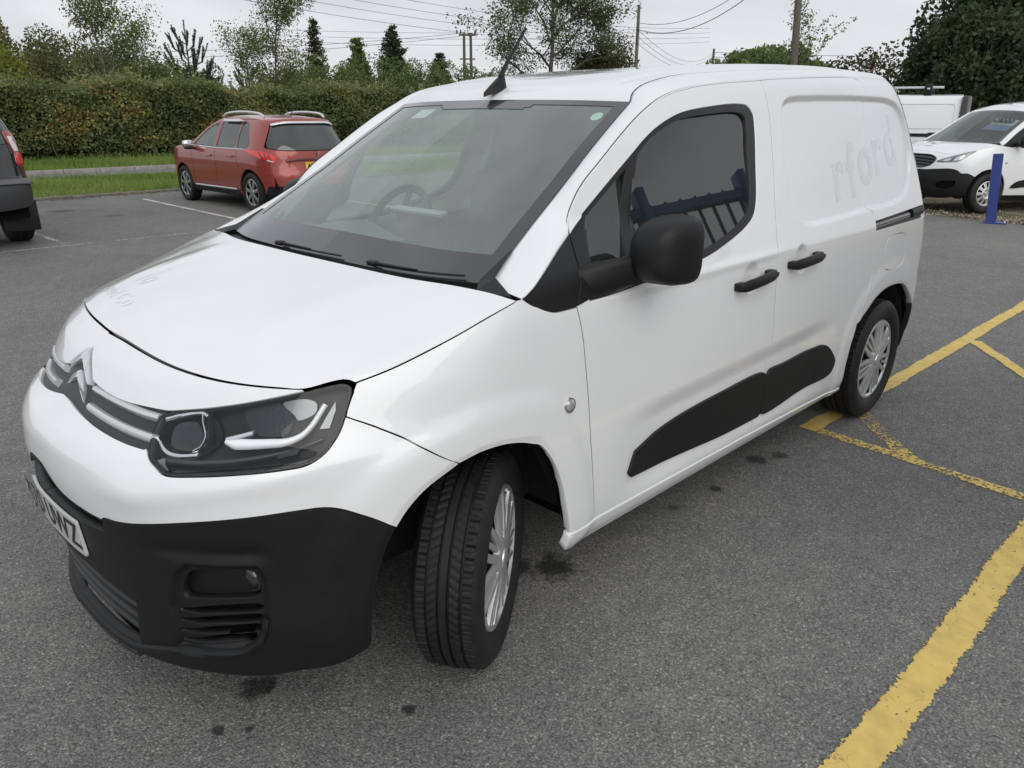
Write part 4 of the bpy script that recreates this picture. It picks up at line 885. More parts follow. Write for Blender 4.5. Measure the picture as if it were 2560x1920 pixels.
def mirror_unit(parent):
    m = empty('door_mirror', (0, 0, 0)); m.parent = parent
    # housing: stack of rounded outlines from the glass (rear, x large) to the rounded front
    def outline(cy, cz, hy, hz, n=28, e=3.2, shift=0):
        out = []
        for k in range(n):
            t = 2*math.pi*k/n; c, s = math.cos(t), math.sin(t)
            y = cy-hy*abs(c)**(2/e)*(1 if c > 0 else -1); z = cz+hz*abs(s)**(2/e)*(1 if s > 0 else -1)
            if s > 0: y += (shift*s)*(1 if c < 0 else .15)*(-1)
            out.append((y, z))
        return out
    secs = [(.535, 1.0, 0), (.530, 1.03, 0), (.50, 1.03, 0), (.455, .99, 0), (.415, .90, 0), (.385, .74, 0), (.368, .48, 0), (.362, .2, 0)]
    V = []; n = 28
    for x, k, _ in secs:
        o = outline(-.984, 1.180, .084*k, .099*k, n, 3.8, .018*k); V += [(x+.085+(-.990-y)*.10, y, z) for y, z in o]
    F = [(i*n+k, i*n+(k+1) % n, (i+1)*n+(k+1) % n, (i+1)*n+k) for i in range(len(secs)-1) for k in range(n)]+[tuple(range((len(secs)-1)*n, len(secs)*n))]
    MB().add(V, F).build('mirror_housing', BLACKP, m, True, 50)
    o = outline(-.990, 1.180, .069, .091, n, 3.6, .020); MB().add([(.623+(-.990-y)*.10, y, z) for y, z in o], [tuple(range(n))]).build('mirror_glass', mat('mirror_silver', (.8, .82, .84), .03, metal=1.), m)
    # arm: wide foot on the door rising into the housing
    V = []
    for x, y, z, hx, hz in ((.37, -.845, 1.100, .095, .052), (.385, -.875, 1.103, .088, .054), (.42, -.905, 1.115, .076, .052), (.48, -.93, 1.128, .070, .046), (.55, -.96, 1.132, .060, .045)):
        for k in range(12):
            t = 2*math.pi*k/12+.26; q = lambda w_: abs(w_)**.62*(1 if w_ > 0 else -1); V.append((x+hx*q(math.cos(t))+.25*(z-1.1)*0, y, z+hz*q(math.sin(t))))
    F = [(i*12+k, i*12+(k+1) % 12, i*12+12+(k+1) % 12, i*12+12+k) for i in range(4) for k in range(12)]+[tuple(range(12)), tuple(range(48, 60))]
    MB().add(V, F).build('mirror_arm', BLACKP, m, True, 60)
build_van()
# ------------------------------------------------------------------ ground
def nodes(name):
    m = bpy.data.materials.new(name); m.use_nodes = True; MATS[name] = m; N = m.node_tree.nodes; L = m.node_tree.links
    return m, N, L, N['Principled BSDF']
def ramp(N, els, interp='LINEAR'):
    r = N.new('ShaderNodeValToRGB'); r.color_ramp.interpolation = interp
    while len(r.color_ramp.elements) < len(els): r.color_ramp.elements.new(.5)
    for e, (p, c) in zip(r.color_ramp.elements, els): e.position = p; e.color = (*c, 1) if len(c) == 3 else c
    return r
def asphalt(name, base=.105, stains=()):
    m, N, L, b = nodes(name)
    tc = N.new('ShaderNodeTexCoord')
    def noise(sc, det=4, ro=.6, dist=0):
        n = N.new('ShaderNodeTexNoise'); n.inputs['Scale'].default_value = sc; n.inputs['Detail'].default_value = det; n.inputs['Roughness'].default_value = ro; n.inputs['Distortion'].default_value = dist
        L.new(tc.outputs['Object'], n.inputs['Vector']); return n
    def mul(a, c, fac=1., mode='MULTIPLY'):
        x = N.new('ShaderNodeMixRGB'); x.blend_type = mode; x.inputs['Fac'].default_value = fac; L.new(a, x.inputs['Color1']); L.new(c, x.inputs['Color2']); return x.outputs['Color']
    vo = N.new('ShaderNodeTexVoronoi'); vo.inputs['Scale'].default_value = 165; L.new(tc.outputs['Object'], vo.inputs['Vector'])
    stone = ramp(N, [(0, (.66, .66, .66)), (.5, (.90, .90, .90)), (.85, (1.08, 1.07, 1.06)), (.96, (1.40, 1.37, 1.32)), (1, (1.9, 1.86, 1.78))]); 
    sep = N.new('ShaderNodeSeparateColor'); L.new(vo.outputs['Color'], sep.inputs['Color']); L.new(sep.outputs['Red'], stone.inputs['Fac'])
    gap = ramp(N, [(.0, (1.1, 1.1, 1.1)), (.5, (.95, .95, .95)), (.85, (.5, .5, .5))]); L.new(vo.outputs['Distance'], gap.inputs['Fac'])
    mid = noise(9, 6, .65); mr = ramp(N, [(.3, (.86, .86, .87)), (.7, (1.12, 1.12, 1.10))]); L.new(mid.outputs['Fac'], mr.inputs['Fac'])
    big = noise(.55, 5, .6, .6); br = ramp(N, [(.28, (.82, .82, .84)), (.5, (1, 1, 1)), (.75, (1.18, 1.17, 1.14))]); L.new(big.outputs['Fac'], br.inputs['Fac'])
    base_c = N.new('ShaderNodeRGB'); base_c.outputs[0].default_value = (base, base*.995, base*.975, 1)
    c = mul(base_c.outputs[0], stone.outputs['Color']); c = mul(c, gap.outputs['Color']); c = mul(c, mr.outputs['Color']); c = mul(c, br.outputs['Color'])
    # oil and damp marks with ragged outlines of their own
    dn = noise(16, 6, .75)
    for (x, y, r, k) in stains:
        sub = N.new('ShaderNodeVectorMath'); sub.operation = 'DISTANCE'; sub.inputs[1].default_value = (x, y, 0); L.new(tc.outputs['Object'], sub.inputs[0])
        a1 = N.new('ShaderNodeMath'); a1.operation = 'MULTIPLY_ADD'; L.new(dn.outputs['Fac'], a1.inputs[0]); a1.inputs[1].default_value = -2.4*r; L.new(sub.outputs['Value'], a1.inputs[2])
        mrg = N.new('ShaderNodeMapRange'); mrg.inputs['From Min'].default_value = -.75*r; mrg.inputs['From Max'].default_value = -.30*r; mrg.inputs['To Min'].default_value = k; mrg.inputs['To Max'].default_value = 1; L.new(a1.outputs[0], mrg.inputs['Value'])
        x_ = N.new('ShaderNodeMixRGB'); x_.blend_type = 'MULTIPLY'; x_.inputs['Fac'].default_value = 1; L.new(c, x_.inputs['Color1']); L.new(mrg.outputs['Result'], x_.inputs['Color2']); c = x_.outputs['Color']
    L.new(c, b.inputs['Base Color']); b.inputs['Roughness'].default_value = .82; b.inputs['Specular IOR Level'].default_value = .35
    bp = N.new('ShaderNodeBump'); bp.inputs['Strength'].default_value = .55; bp.inputs['Distance'].default_value = .004; bp.invert = True
    L.new(vo.outputs['Distance'], bp.inputs['Height']); L.new(bp.outputs['Normal'], b.inputs['Normal'])
    return m
def sheet(name, pts, m, z=0., kind='structure', label=None, cat=None):
    o = mesh(name, [(x, y, z) for x, y in pts], [tuple(range(len(pts)))], m, None, False)
    if kind: o['kind'] = kind
    if label: tag(o, label, cat)
    return o
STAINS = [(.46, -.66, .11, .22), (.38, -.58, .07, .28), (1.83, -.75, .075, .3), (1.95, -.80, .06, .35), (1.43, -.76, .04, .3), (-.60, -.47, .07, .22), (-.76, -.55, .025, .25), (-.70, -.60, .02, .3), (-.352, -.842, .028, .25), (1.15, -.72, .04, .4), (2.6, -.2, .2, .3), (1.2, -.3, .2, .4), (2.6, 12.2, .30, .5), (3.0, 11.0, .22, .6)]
m_soil, N, L, b = nodes('soil'); b.inputs['Base Color'].default_value = (.055, .05, .035, 1); b.inputs['Roughness'].default_value = 1
sheet('ground', [(-300, -300), (600, -300), (600, 600), (-300, 600)], m_soil, -.03)
CAR = asphalt('car_park_asphalt', .215, STAINS)
kerb_y = lambda x: 14.27+.055*(x-2.7)
sheet('car_park', [(-30, -30), (12.45, -30), (12.35, .4), (12.62, 1.8), (13.4, 6.0), (14.5, kerb_y(14.5)), (-30, kerb_y(-30)+.0)], CAR, 0.)
ROADM = asphalt('road_asphalt', .22)
sheet('road', [(-80, 18.6), (160, 18.6), (160, 21.0), (-80, 21.0)], ROADM, .0)
# white edge line on the near side of the road
def paint(name, col, wear, edge=.02, scale=70.):
    """road paint with chipped, see-through gaps; wear 0..1"""
    m, N, L, b = nodes(name); tc = N.new('ShaderNodeTexCoord')
    n1 = N.new('ShaderNodeTexNoise'); n1.inputs['Scale'].default_value = scale; n1.inputs['Detail'].default_value = 5; n1.inputs['Roughness'].default_value = .68
    n2 = N.new('ShaderNodeTexNoise'); n2.inputs['Scale'].default_value = 2.3; n2.inputs['Detail'].default_value = 4
    n3 = N.new('ShaderNodeTexNoise'); n3.inputs['Scale'].default_value = 14; n3.inputs['Detail'].default_value = 6
    vo = N.new('ShaderNodeTexVoronoi'); vo.feature = 'DISTANCE_TO_EDGE'; vo.inputs['Scale'].default_value = 15
    wv = N.new('ShaderNodeMixRGB'); wv.inputs['Fac'].default_value = .06; L.new(tc.outputs['Object'], wv.inputs['Color1']); L.new(n3.outputs['Color'], wv.inputs['Color2']); L.new(wv.outputs['Color'], vo.inputs['Vector'])
    for n in (n1, n2, n3): L.new(tc.outputs['Object'], n.inputs['Vector'])
    r = ramp(N, [(.25, tuple(c*.80 for c in col)), (.55, col), (.8, tuple(min(1, c*1.10) for c in col))]); L.new(n3.outputs['Fac'], r.inputs['Fac'])
    ck = ramp(N, [(0, (.45, .42, .38)), (.012, (1, 1, 1))]); L.new(vo.outputs['Distance'], ck.inputs['Fac'])
    n4 = N.new('ShaderNodeTexNoise'); n4.inputs['Scale'].default_value = 5; L.new(tc.outputs['Object'], n4.inputs['Vector'])
    cm = N.new('ShaderNodeMapRange'); cm.inputs['From Min'].default_value = .50; cm.inputs['From Max'].default_value = .58; L.new(n4.outputs['Fac'], cm.inputs['Value'])
    mx = N.new('ShaderNodeMixRGB'); mx.blend_type = 'MULTIPLY'; L.new(cm.outputs['Result'], mx.inputs['Fac']); L.new(r.outputs['Color'], mx.inputs['Color1']); L.new(ck.outputs['Color'], mx.inputs['Color2'])
    L.new(mx.outputs['Color'], b.inputs['Base Color']); b.inputs['Roughness'].default_value = .7
    s1 = N.new('ShaderNodeMath'); s1.operation = 'MULTIPLY_ADD'; L.new(n2.outputs['Fac'], s1.inputs[0]); s1.inputs[1].default_value = .5; L.new(n1.outputs['Fac'], s1.inputs[2])
    at = N.new('ShaderNodeAttribute'); at.attribute_name = 'edge'
    s2 = N.new('ShaderNodeMath'); s2.operation = 'MULTIPLY_ADD'; L.new(at.outputs['Fac'], s2.inputs[0]); s2.inputs[1].default_value = -.32; L.new(s1.outputs[0], s2.inputs[2])
    th = N.new('ShaderNodeMapRange'); th.inputs['From Min'].default_value = .55+.33*wear-.012; th.inputs['From Max'].default_value = .55+.33*wear+.012; L.new(s2.outputs[0], th.inputs['Value'])
    L.new(th.outputs['Result'], b.inputs['Alpha'])
    bp = N.new('ShaderNodeBump'); bp.inputs['Strength'].default_value = .4; bp.inputs['Distance'].default_value = .003; L.new(n1.outputs['Fac'], bp.inputs['Height']); L.new(bp.outputs['Normal'], b.inputs['Normal'])
    return m
def line(name, pts, w, m, label, group, z=.004, jag=.006):
    """painted stripe along a polyline with uneven edges; the 'edge' attribute rises to 1 at its sides"""
    rnd = random.Random(hash(label) % 1000); P = lin(pts, .03) if len(pts) == 2 else cr(pts, .03)
    t = np.gradient(P, axis=0); t /= np.linalg.norm(t, axis=1, keepdims=True); nn = np.stack([-t[:, 1], t[:, 0]], 1); V = []; E = []
    k1 = k2 = 0
    for p, n in zip(P, nn):
        k1 = .5*k1+rnd.uniform(-jag, jag); k2 = .5*k2+rnd.uniform(-jag, jag)
        for u, e in ((-1, 1), (-.72, 0), (.72, 0), (1, 1)):
            q = p+n*(w/2*u+(k1 if u < 0 else k2)*(1 if abs(u) == 1 else .4)); V.append((q[0], q[1], z)); E.append(e)
    o = mesh(name, V, grid_faces(len(P), 4, False), m, None, False)
    at = o.data.attributes.new('edge', 'FLOAT', 'POINT'); at.data.foreach_set('value', np.array(E, np.float32))
    bm = bmesh.new(); bm.from_mesh(o.data)
    if sum(f.normal.z for f in bm.faces) < 0: bmesh.ops.reverse_faces(bm, faces=bm.faces)
    bm.to_mesh(o.data); bm.free()
    return tag(o, label, 'road marking', group)
YEL = (.72, .53, .16)
Y0 = paint('yellow_paint', YEL, .06); Y1 = paint('yellow_paint_worn', YEL, .62); W0 = paint('white_paint_line', (.62, .62, .60), .30, scale=40); W1 = paint('white_paint_worn', (.62, .62, .60), .72, scale=30)
YG = 'yellow hatching lines'; WG = 'white bay lines'
line('painted_line', [(-1.6, -1.62), (.3, -1.80), (1.95, -1.84), (4.2, -1.86)], .115, Y0, 'thick solid yellow line in the bottom right corner of the tarmac', YG)
line('painted_line', [(2.36, -.752), (3.4, -.795), (4.85, -.833), (5.6, -.845), (6.4, -.868), (7.5, -.80), (8.4, -.62)], .105, Y0, 'solid yellow line running away behind the rear wheel of the near van', YG)
line('painted_line', [(2.385, -.80), (2.345, -1.28), (2.285, -1.80)], .095, Y1, 'worn speckled yellow line crossing in front of the rear wheel', YG, .0045)
line('painted_line', [(2.80, -.86), (2.55, -1.08), (2.33, -1.30)], .105, Y1, 'worn slanting yellow hatch line touching the rear wheel', YG, .005)
line('painted_line', [(4.83, -.88), (4.50, -1.13), (4.10, -1.42), (3.6, -1.80)], .10, Y0, 'slanting yellow hatch line branching off behind the van', YG, .005)
line('painted_line', [(4.17, 8.4), (4.305, 13.2)], .085, W0, 'white bay line between the empty bay and the red car', WG)
line('painted_line', [(1.55, 8.4), (1.50, 13.2)], .085, W1, 'worn white bay line beside the black car', WG)
line('painted_line', [(-4, 8.36), (.8, 8.32), (3.7, 8.27), (12, 8.2)], .06, W1, 'worn broken white line across the mouth of the bays', WG, .0045)
line('painted_line', [(-40, 18.72), (60, 18.72)], .10, W0, 'long white edge line on the near side of the road', 'white road lines')
line('painted_line', [(6.9, 8.4), (6.95, 13.2)], .085, W0, 'white bay line on the far side of the red car', WG)
# kerbs: individual stones
def kerb(x0, x1, fy, L0, name, label, group, h, w, m, z0=-.03):
    root = empty(name, (x0, fy(x0), 0), 0, label, 'kerb'); rnd = random.Random(5); x = x0
    base = None
    while x < x1:
        b = MB().box((x+L0/2-x0+rnd.uniform(-.004, .004), fy(x+L0/2)-fy(x0)+rnd.uniform(-.008, .008), z0+h/2+rnd.uniform(-.006, .004)), (L0-.012, w, h), bev=.012, rz=math.atan2(fy(x+L0)-fy(x), L0)); b.build('kerb_stone', m, root); x += L0
KM = mat('kerb_concrete', (.27, .26, .24), .85, var=.22, vscale=6, bump=.5, bscale=120)
kerb(-3, 40, lambda x: 21.06, .915, 'kerb', 'pale concrete kerb on the far side of the road below the hedge', None, .15, .13, KM)
kerb(-3, 14, lambda x: kerb_y(x)+.06, .915, 'kerb', 'low mossy kerb along the car park edge', None, .075, .11, mat('kerb_mossy', (.16, .15, .12), .9, var=.35, vscale=9, bump=.5, bscale=90))
# ------------------------------------------------------------------ grass
def leaf_mesh(name, C, size, m, parent, rng, flat=None, aspect=1.6, shade=None, up=None):
    """one quad or triangle leaf per centre point, random facing; per-leaf random value in attribute 'rnd'"""
    n = len(C); size = np.broadcast_to(size, (n,))
    d = rng.normal(size=(n, 3)); 
    if up is not None: d = d*(1-up)+np.array([0, 0, 1.])*up*1.2
    d /= np.linalg.norm(d, axis=1, keepdims=True); e = rng.normal(size=(n, 3)); e -= np.sum(e*d, 1, keepdims=True)*d; e /= np.linalg.norm(e, axis=1, keepdims=True); f = np.cross(d, e)
    a = (e*(size*.5*aspect)[:, None]); b = f*(size*.5)[:, None]
    V = np.stack([C-a, C+b*.9-a*.1, C+a, C-b*.9-a*.1], 1).reshape(-1, 3); F = np.arange(4*n).reshape(-1, 4)
    o = mesh(name, V, F, m, parent, False)
    r = rng.random(n) if shade is None else shade
    at = o.data.attributes.new('rnd', 'FLOAT', 'FACE'); at.data.foreach_set('value', r.astype(np.float32)); return o
def foliage(name, cols, rough=.65, trans=.35):
    """leaf colour picked along a ramp by each leaf's own value"""
    m, N, L, b = nodes(name); at = N.new('ShaderNodeAttribute'); at.attribute_name = 'rnd'
    r = ramp(N, [(i/(len(cols)-1), c) for i, c in enumerate(cols)]); L.new(at.outputs['Fac'], r.inputs['Fac']); L.new(r.outputs['Color'], b.inputs['Base Color'])
    b.inputs['Roughness'].default_value = rough; b.inputs['Specular IOR Level'].default_value = .3
    t = N.new('ShaderNodeBsdfTranslucent'); L.new(r.outputs['Color'], t.inputs['Color']); mx = N.new('ShaderNodeMixShader'); mx.inputs['Fac'].default_value = trans
    out = [n for n in N if n.type == 'OUTPUT_MATERIAL'][0]; L.new(b.outputs['BSDF'], mx.inputs[1]); L.new(t.outputs['BSDF'], mx.inputs[2]); L.new(mx.outputs['Shader'], out.inputs['Surface']); return m
GRASSM = foliage('grass_blades', [(.11, .165, .035), (.16, .235, .05), (.22, .30, .07), (.30, .33, .12)])
def verge(name, x0, x1, y0f, y1f, n, label, seed, h=(.05, .13)):
    rng = np.random.default_rng(seed)
    nx = 40; xs = np.linspace(x0, x1, nx); V = []
    for x in xs:
        for t in np.linspace(0, 1, 8): V.append((x, y0f(x)+(y1f(x)-y0f(x))*t, .02+.05*math.sin(math.pi*t)+.012*math.sin(x*3+t*5)))
    o = mesh('grass_bank', V, grid_faces(nx, 8), mat('turf_soil', (.10, .13, .035), 1., var=.4, vscale=3), None, True); o['kind'] = 'structure'
    bm = bmesh.new(); bm.from_mesh(o.data)
    if sum(f.normal.z for f in bm.faces) < 0: bmesh.ops.reverse_faces(bm, faces=bm.faces)
    bm.to_mesh(o.data); bm.free()
    x = rng.uniform(x0, x1, n); t = rng.random(n)**1.0; y = np.array([y0f(v) for v in x])*(1-t)+np.array([y1f(v) for v in x])*t; z = .02+.05*np.sin(np.pi*t)
    hh = rng.uniform(*h, n)*(1+.6*(np.sin(x*1.7+y*2.1) > .5)); an = rng.uniform(0, 2*np.pi, n); w = rng.uniform(.006, .014, n); lean = rng.normal(0, .35, (n, 2))*hh[:, None]
    dx = np.cos(an)*w; dy = np.sin(an)*w
    V = np.stack([np.stack([x-dx, y-dy, z-.01], 1), np.stack([x+dx, y+dy, z-.01], 1), np.stack([x+lean[:, 0], y+lean[:, 1], z+hh], 1)], 1).reshape(-1, 3)
    o = mesh(name, V, np.arange(3*n).reshape(-1, 3), GRASSM, None, False); at = o.data.attributes.new('rnd', 'FLOAT', 'FACE')
    pv = .5+.28*np.sin(x*.9+np.cos(y*1.3)*1.5)*np.sin(y*1.1+1); at.data.foreach_set('value', np.clip(pv+rng.normal(0, .18, n), 0, 1).astype(np.float32))
    tag(o, label, 'grass', kind='stuff')
verge('grass', -2, 24, lambda x: kerb_y(x)+.12, lambda x: 18.58, 60000, 'green grass verge between the car park and the road', 3)
verge('grass', -2, 40, lambda x: 21.13, lambda x: 25.4, 60000, 'longer green grass at the foot of the hedge', 4, (.08, .22))
# loose leaves and grit along the car park kerb
rng = np.random.default_rng(8); n = 900; x = rng.uniform(-1, 12, n); C = np.stack([x, np.array([kerb_y(v) for v in x])-np.abs(rng.normal(0, .16, n)), np.full(n, .008)], 1)
tag(leaf_mesh('fallen_leaves', C, rng.uniform(.02, .06, n), foliage('dead_leaves', [(.10, .06, .03), (.16, .11, .05), (.10, .10, .03)]), None, rng, up=.9), 'brown fallen leaves and grit along the car park kerb', 'leaves', kind='stuff')
# gravel strip on the right
def gravel():
    m, N, L, b = nodes('gravel'); tc = N.new('ShaderNodeTexCoord'); vo = N.new('ShaderNodeTexVoronoi'); vo.inputs['Scale'].default_value = 38; L.new(tc.outputs['Object'], vo.inputs['Vector'])
    n = N.new('ShaderNodeTexNoise'); n.inputs['Scale'].default_value = 1.6; n.inputs['Detail'].default_value = 6; L.new(tc.outputs['Object'], n.inputs['Vector'])
    sep = N.new('ShaderNodeSeparateColor'); L.new(vo.outputs['Color'], sep.inputs['Color'])
    r1 = ramp(N, [(0, (.10, .085, .06)), (.6, (.22, .19, .14)), (1, (.42, .38, .30))]); L.new(sep.outputs['Red'], r1.inputs['Fac'])
    r2 = ramp(N, [(.35, (.10, .12, .04)), (.5, (.17, .13, .075))]); L.new(n.outputs['Fac'], r2.inputs['Fac'])
    mr = N.new('ShaderNodeMapRange'); mr.inputs['From Min'].default_value = .42; mr.inputs['From Max'].default_value = .6; L.new(n.outputs['Fac'], mr.inputs['Value'])
    mx = N.new('ShaderNodeMixRGB'); L.new(mr.outputs['Result'], mx.inputs['Fac']); L.new(r2.outputs['Color'], mx.inputs['Color1']); L.new(r1.outputs['Color'], mx.inputs['Color2']); L.new(mx.outputs['Color'], b.inputs['Base Color']); b.inputs['Roughness'].default_value = .95
    bp = N.new('ShaderNodeBump'); bp.inputs['Distance'].default_value = .02; bp.inputs['Strength'].default_value = .8; bp.invert = True; L.new(vo.outputs['Distance'], bp.inputs['Height']); L.new(bp.outputs['Normal'], b.inputs['Normal']); return m
sheet('gravel_yard', [(12.1, -30), (60, -30), (60, 12), (14.0, 12), (13.2, 6), (12.4, 1.8), (12.15, .4)], gravel(), -.006)
rng = np.random.default_rng(12); n = 5000; y = rng.uniform(-.6, 6, n); xe = np.interp(y, [-1, .4, 1.8, 6], [12.36, 12.35, 12.62, 13.4]); x = xe+rng.exponential(.5, n)-.10
C = np.stack([x, y, rng.uniform(.0, .02, n)], 1); pal = foliage('pebbles', [(.10, .09, .07), (.2, .17, .13), (.36, .32, .25), (.45, .42, .36)], trans=0)
tag(leaf_mesh('loose_gravel', C, rng.uniform(.012, .04, n), pal, None, rng, aspect=1.1), 'loose brown gravel along the edge of the tarmac', 'gravel', kind='stuff')
# ------------------------------------------------------------------ hedge, trees
def hedge():
    rng = np.random.default_rng(21); h = empty('hedge', (18, 25.6, 0), 0, 'long clipped hedge with some yellow leaves beyond the road', 'hedge')
    x0, x1 = 0, 46; top = lambda x: 2.34+.13*np.sin(x*.8)+.09*np.sin(x*2.3+1)+.06*np.sin(x*5.1)
    n = 150000; x = rng.uniform(x0, x1, n); side = rng.random(n)
    z = np.where(side < .72, rng.random(n)**.9*top(x), top(x)+rng.normal(-.03, .08, n)+np.abs(rng.normal(0, .20, n))*(rng.random(n) < .4)*(.5+.5*np.sin(x*1.9)**2))
    bul = .16*np.sin(x*1.3+z*1.1)+.12*np.sin(x*3.1-z*2.0)+.10*np.sin(x*.5)
    y = np.where(side < .72, 25.15+bul+np.abs(rng.normal(0, .16, n))-.10*z+.55*np.exp(-z*3.2), rng.uniform(24.9, 26.9, n))
    lowcut = (z < .45)*(rng.random(n) < .55); keep = ~lowcut.astype(bool); x, y, z = x[keep], y[keep], z[keep]; n = len(x)
    cl = np.sin(x*2.1+1.3*np.sin(z*3))*np.sin(z*2.7+x*.7)
    yel = np.exp(-((x-7.4)/2.0)**2)*np.exp(-((z-1.3)/.7)**2)*1.1+np.exp(-((x-11.5)/1.6)**2-((z-.9)/.6)**2)*.8+.5*np.exp(-((x-4.9)/.8)**2-((z-1.6)/.6)**2)
    sh = np.clip(.30+.22*cl+.10*np.sin(x*.9+2)*np.sin(z*1.4)+.12*(z/2.3)+rng.normal(0, .12, n)+(rng.random(n) < .38*yel*(.35+.65*(cl > -.1)))*rng.uniform(.3, .6, n), 0, 1)  # sky light painted in: leaf colour pales towards the top
    C = np.stack([x-18, y-25.6, z], 1)
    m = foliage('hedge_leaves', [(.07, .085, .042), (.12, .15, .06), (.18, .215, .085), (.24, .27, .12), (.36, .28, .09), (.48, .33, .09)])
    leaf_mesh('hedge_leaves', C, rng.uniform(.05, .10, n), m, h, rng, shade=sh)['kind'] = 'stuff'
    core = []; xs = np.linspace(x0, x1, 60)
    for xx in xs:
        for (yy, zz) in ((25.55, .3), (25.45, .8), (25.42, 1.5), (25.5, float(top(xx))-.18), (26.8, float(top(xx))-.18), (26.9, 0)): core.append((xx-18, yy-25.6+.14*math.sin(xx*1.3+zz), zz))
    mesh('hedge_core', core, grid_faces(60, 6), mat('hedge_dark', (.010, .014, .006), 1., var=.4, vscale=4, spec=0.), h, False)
    # bare stems at the bottom
    r2 = random.Random(4)
    for k in range(70):
        xx = r2.uniform(1, 40); y0 = 25.2+r2.uniform(-.1, .25); pts = [(xx-18, y0-25.6, 0)]
        for j in range(4): p = pts[-1]; pts.append((p[0]+r2.uniform(-.12, .12), p[1]+r2.uniform(-.06, .08), p[2]+r2.uniform(.15, .3)))
        MB().tube(pts, [.022, .018, .014, .01, .006], 5).build('stem', mat('bark', (.09, .075, .055), .9, var=.3, vscale=12), h)
hedge()
BARK = mat('bark', (.09, .075, .055), .9, var=.3, vscale=12)
def limb_tree(name, loc, H, label, leafcols, seed, spread=.45, levels=3, leaf=.07, nleaf=9000, trunk_r=.09, start=.2, up=.6, clump=.35, droop=0., group=None, gap=0., bark=None, kind='tree', split=7, droopleaf=0., blen=1.):
    rng = np.random.default_rng(seed); t = empty(name, loc, 0, label, kind, group)
    B = MB(); tips = []
    def grow(p, d, L, r, lev):
        n = 5; pts = [p]; rr = [r]
        for k in range(n):
            d = d+rng.normal(0, .10+.05*lev, 3)+np.array([0, 0, .06*up-droop*.12*lev]); d /= np.linalg.norm(d); p = p+d*L/n; pts.append(p); rr.append(r*(1-.62*(k+1)/n))
        B.tube(pts, rr, 5 if lev else 7, cap=False)
        if lev >= levels-1:
            for q in pts[1:]: tips.append(q)
            tips.append(p); return
        m = split if lev == 0 else rng.integers(3, 6)
        for i in range(m):
            f = start+(1-start)*(i+.6)/m if lev == 0 else rng.uniform(.25, 1); q = pts[min(n, int(f*n))]+(pts[min(n, int(f*n)+1)]-pts[min(n, int(f*n))])*((f*n) % 1)
            a = (i*2.4+rng.uniform(-.5, .5)); side = np.array([math.cos(a), math.sin(a), 0]); 
            base = d if lev else np.array([0, 0, 1.])
            nd = base*up+side*spread*(1.25-.5*f)+rng.normal(0, .15, 3); nd /= np.linalg.norm(nd)
            grow(q, nd, L*((.62-.26*f)*blen if lev == 0 else .55)*rng.uniform(.8, 1.15), r*(.5 if lev == 0 else .55)*(1.1-.5*f), lev+1)
    grow(np.zeros(3), np.array([0, 0, 1.]), H, trunk_r, 0)
    B.build('trunk', bark or BARK, t, True, fix=False)
    T = np.array(tips); k = rng.integers(0, len(T), nleaf); tone = rng.random(len(T))
    C = T[k]+rng.normal(0, clump*.55, (nleaf, 3))*np.array([1, 1, .8])
    C[:, 2] -= np.abs(rng.normal(0, droopleaf, nleaf))
    C = C[C[:, 2] > .2]; k = k[:len(C)]
    if gap:
        g = np.sin(C[:, 0]*2.2+seed)*np.sin(C[:, 1]*2.0)*np.sin(C[:, 2]*1.9+.5); keep = g < 1-gap*rng.random(len(C))*1.4; C = C[keep]; k = k[keep]
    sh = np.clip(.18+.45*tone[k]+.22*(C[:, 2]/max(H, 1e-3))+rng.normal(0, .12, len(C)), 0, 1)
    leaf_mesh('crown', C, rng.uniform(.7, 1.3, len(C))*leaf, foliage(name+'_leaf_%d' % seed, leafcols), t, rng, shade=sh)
    return t
G_OLIVE = [(0.058, 0.082, 0.027), (0.108, 0.146, 0.049), (0.176, 0.215, 0.078), (0.254, 0.273, 0.117)]
G_YEL = [(0.065, 0.091, 0.016), (0.143, 0.176, 0.026), (0.247, 0.260, 0.039), (0.390, 0.351, 0.065)]
G_DARK = [(0.017, 0.029, 0.017), (0.037, 0.058, 0.029), (0.070, 0.102, 0.044), (0.112, 0.146, 0.070)]
G_GREEN = [(0.038, 0.062, 0.021), (0.083, 0.129, 0.042), (0.146, 0.208, 0.062), (0.208, 0.260, 0.094)]
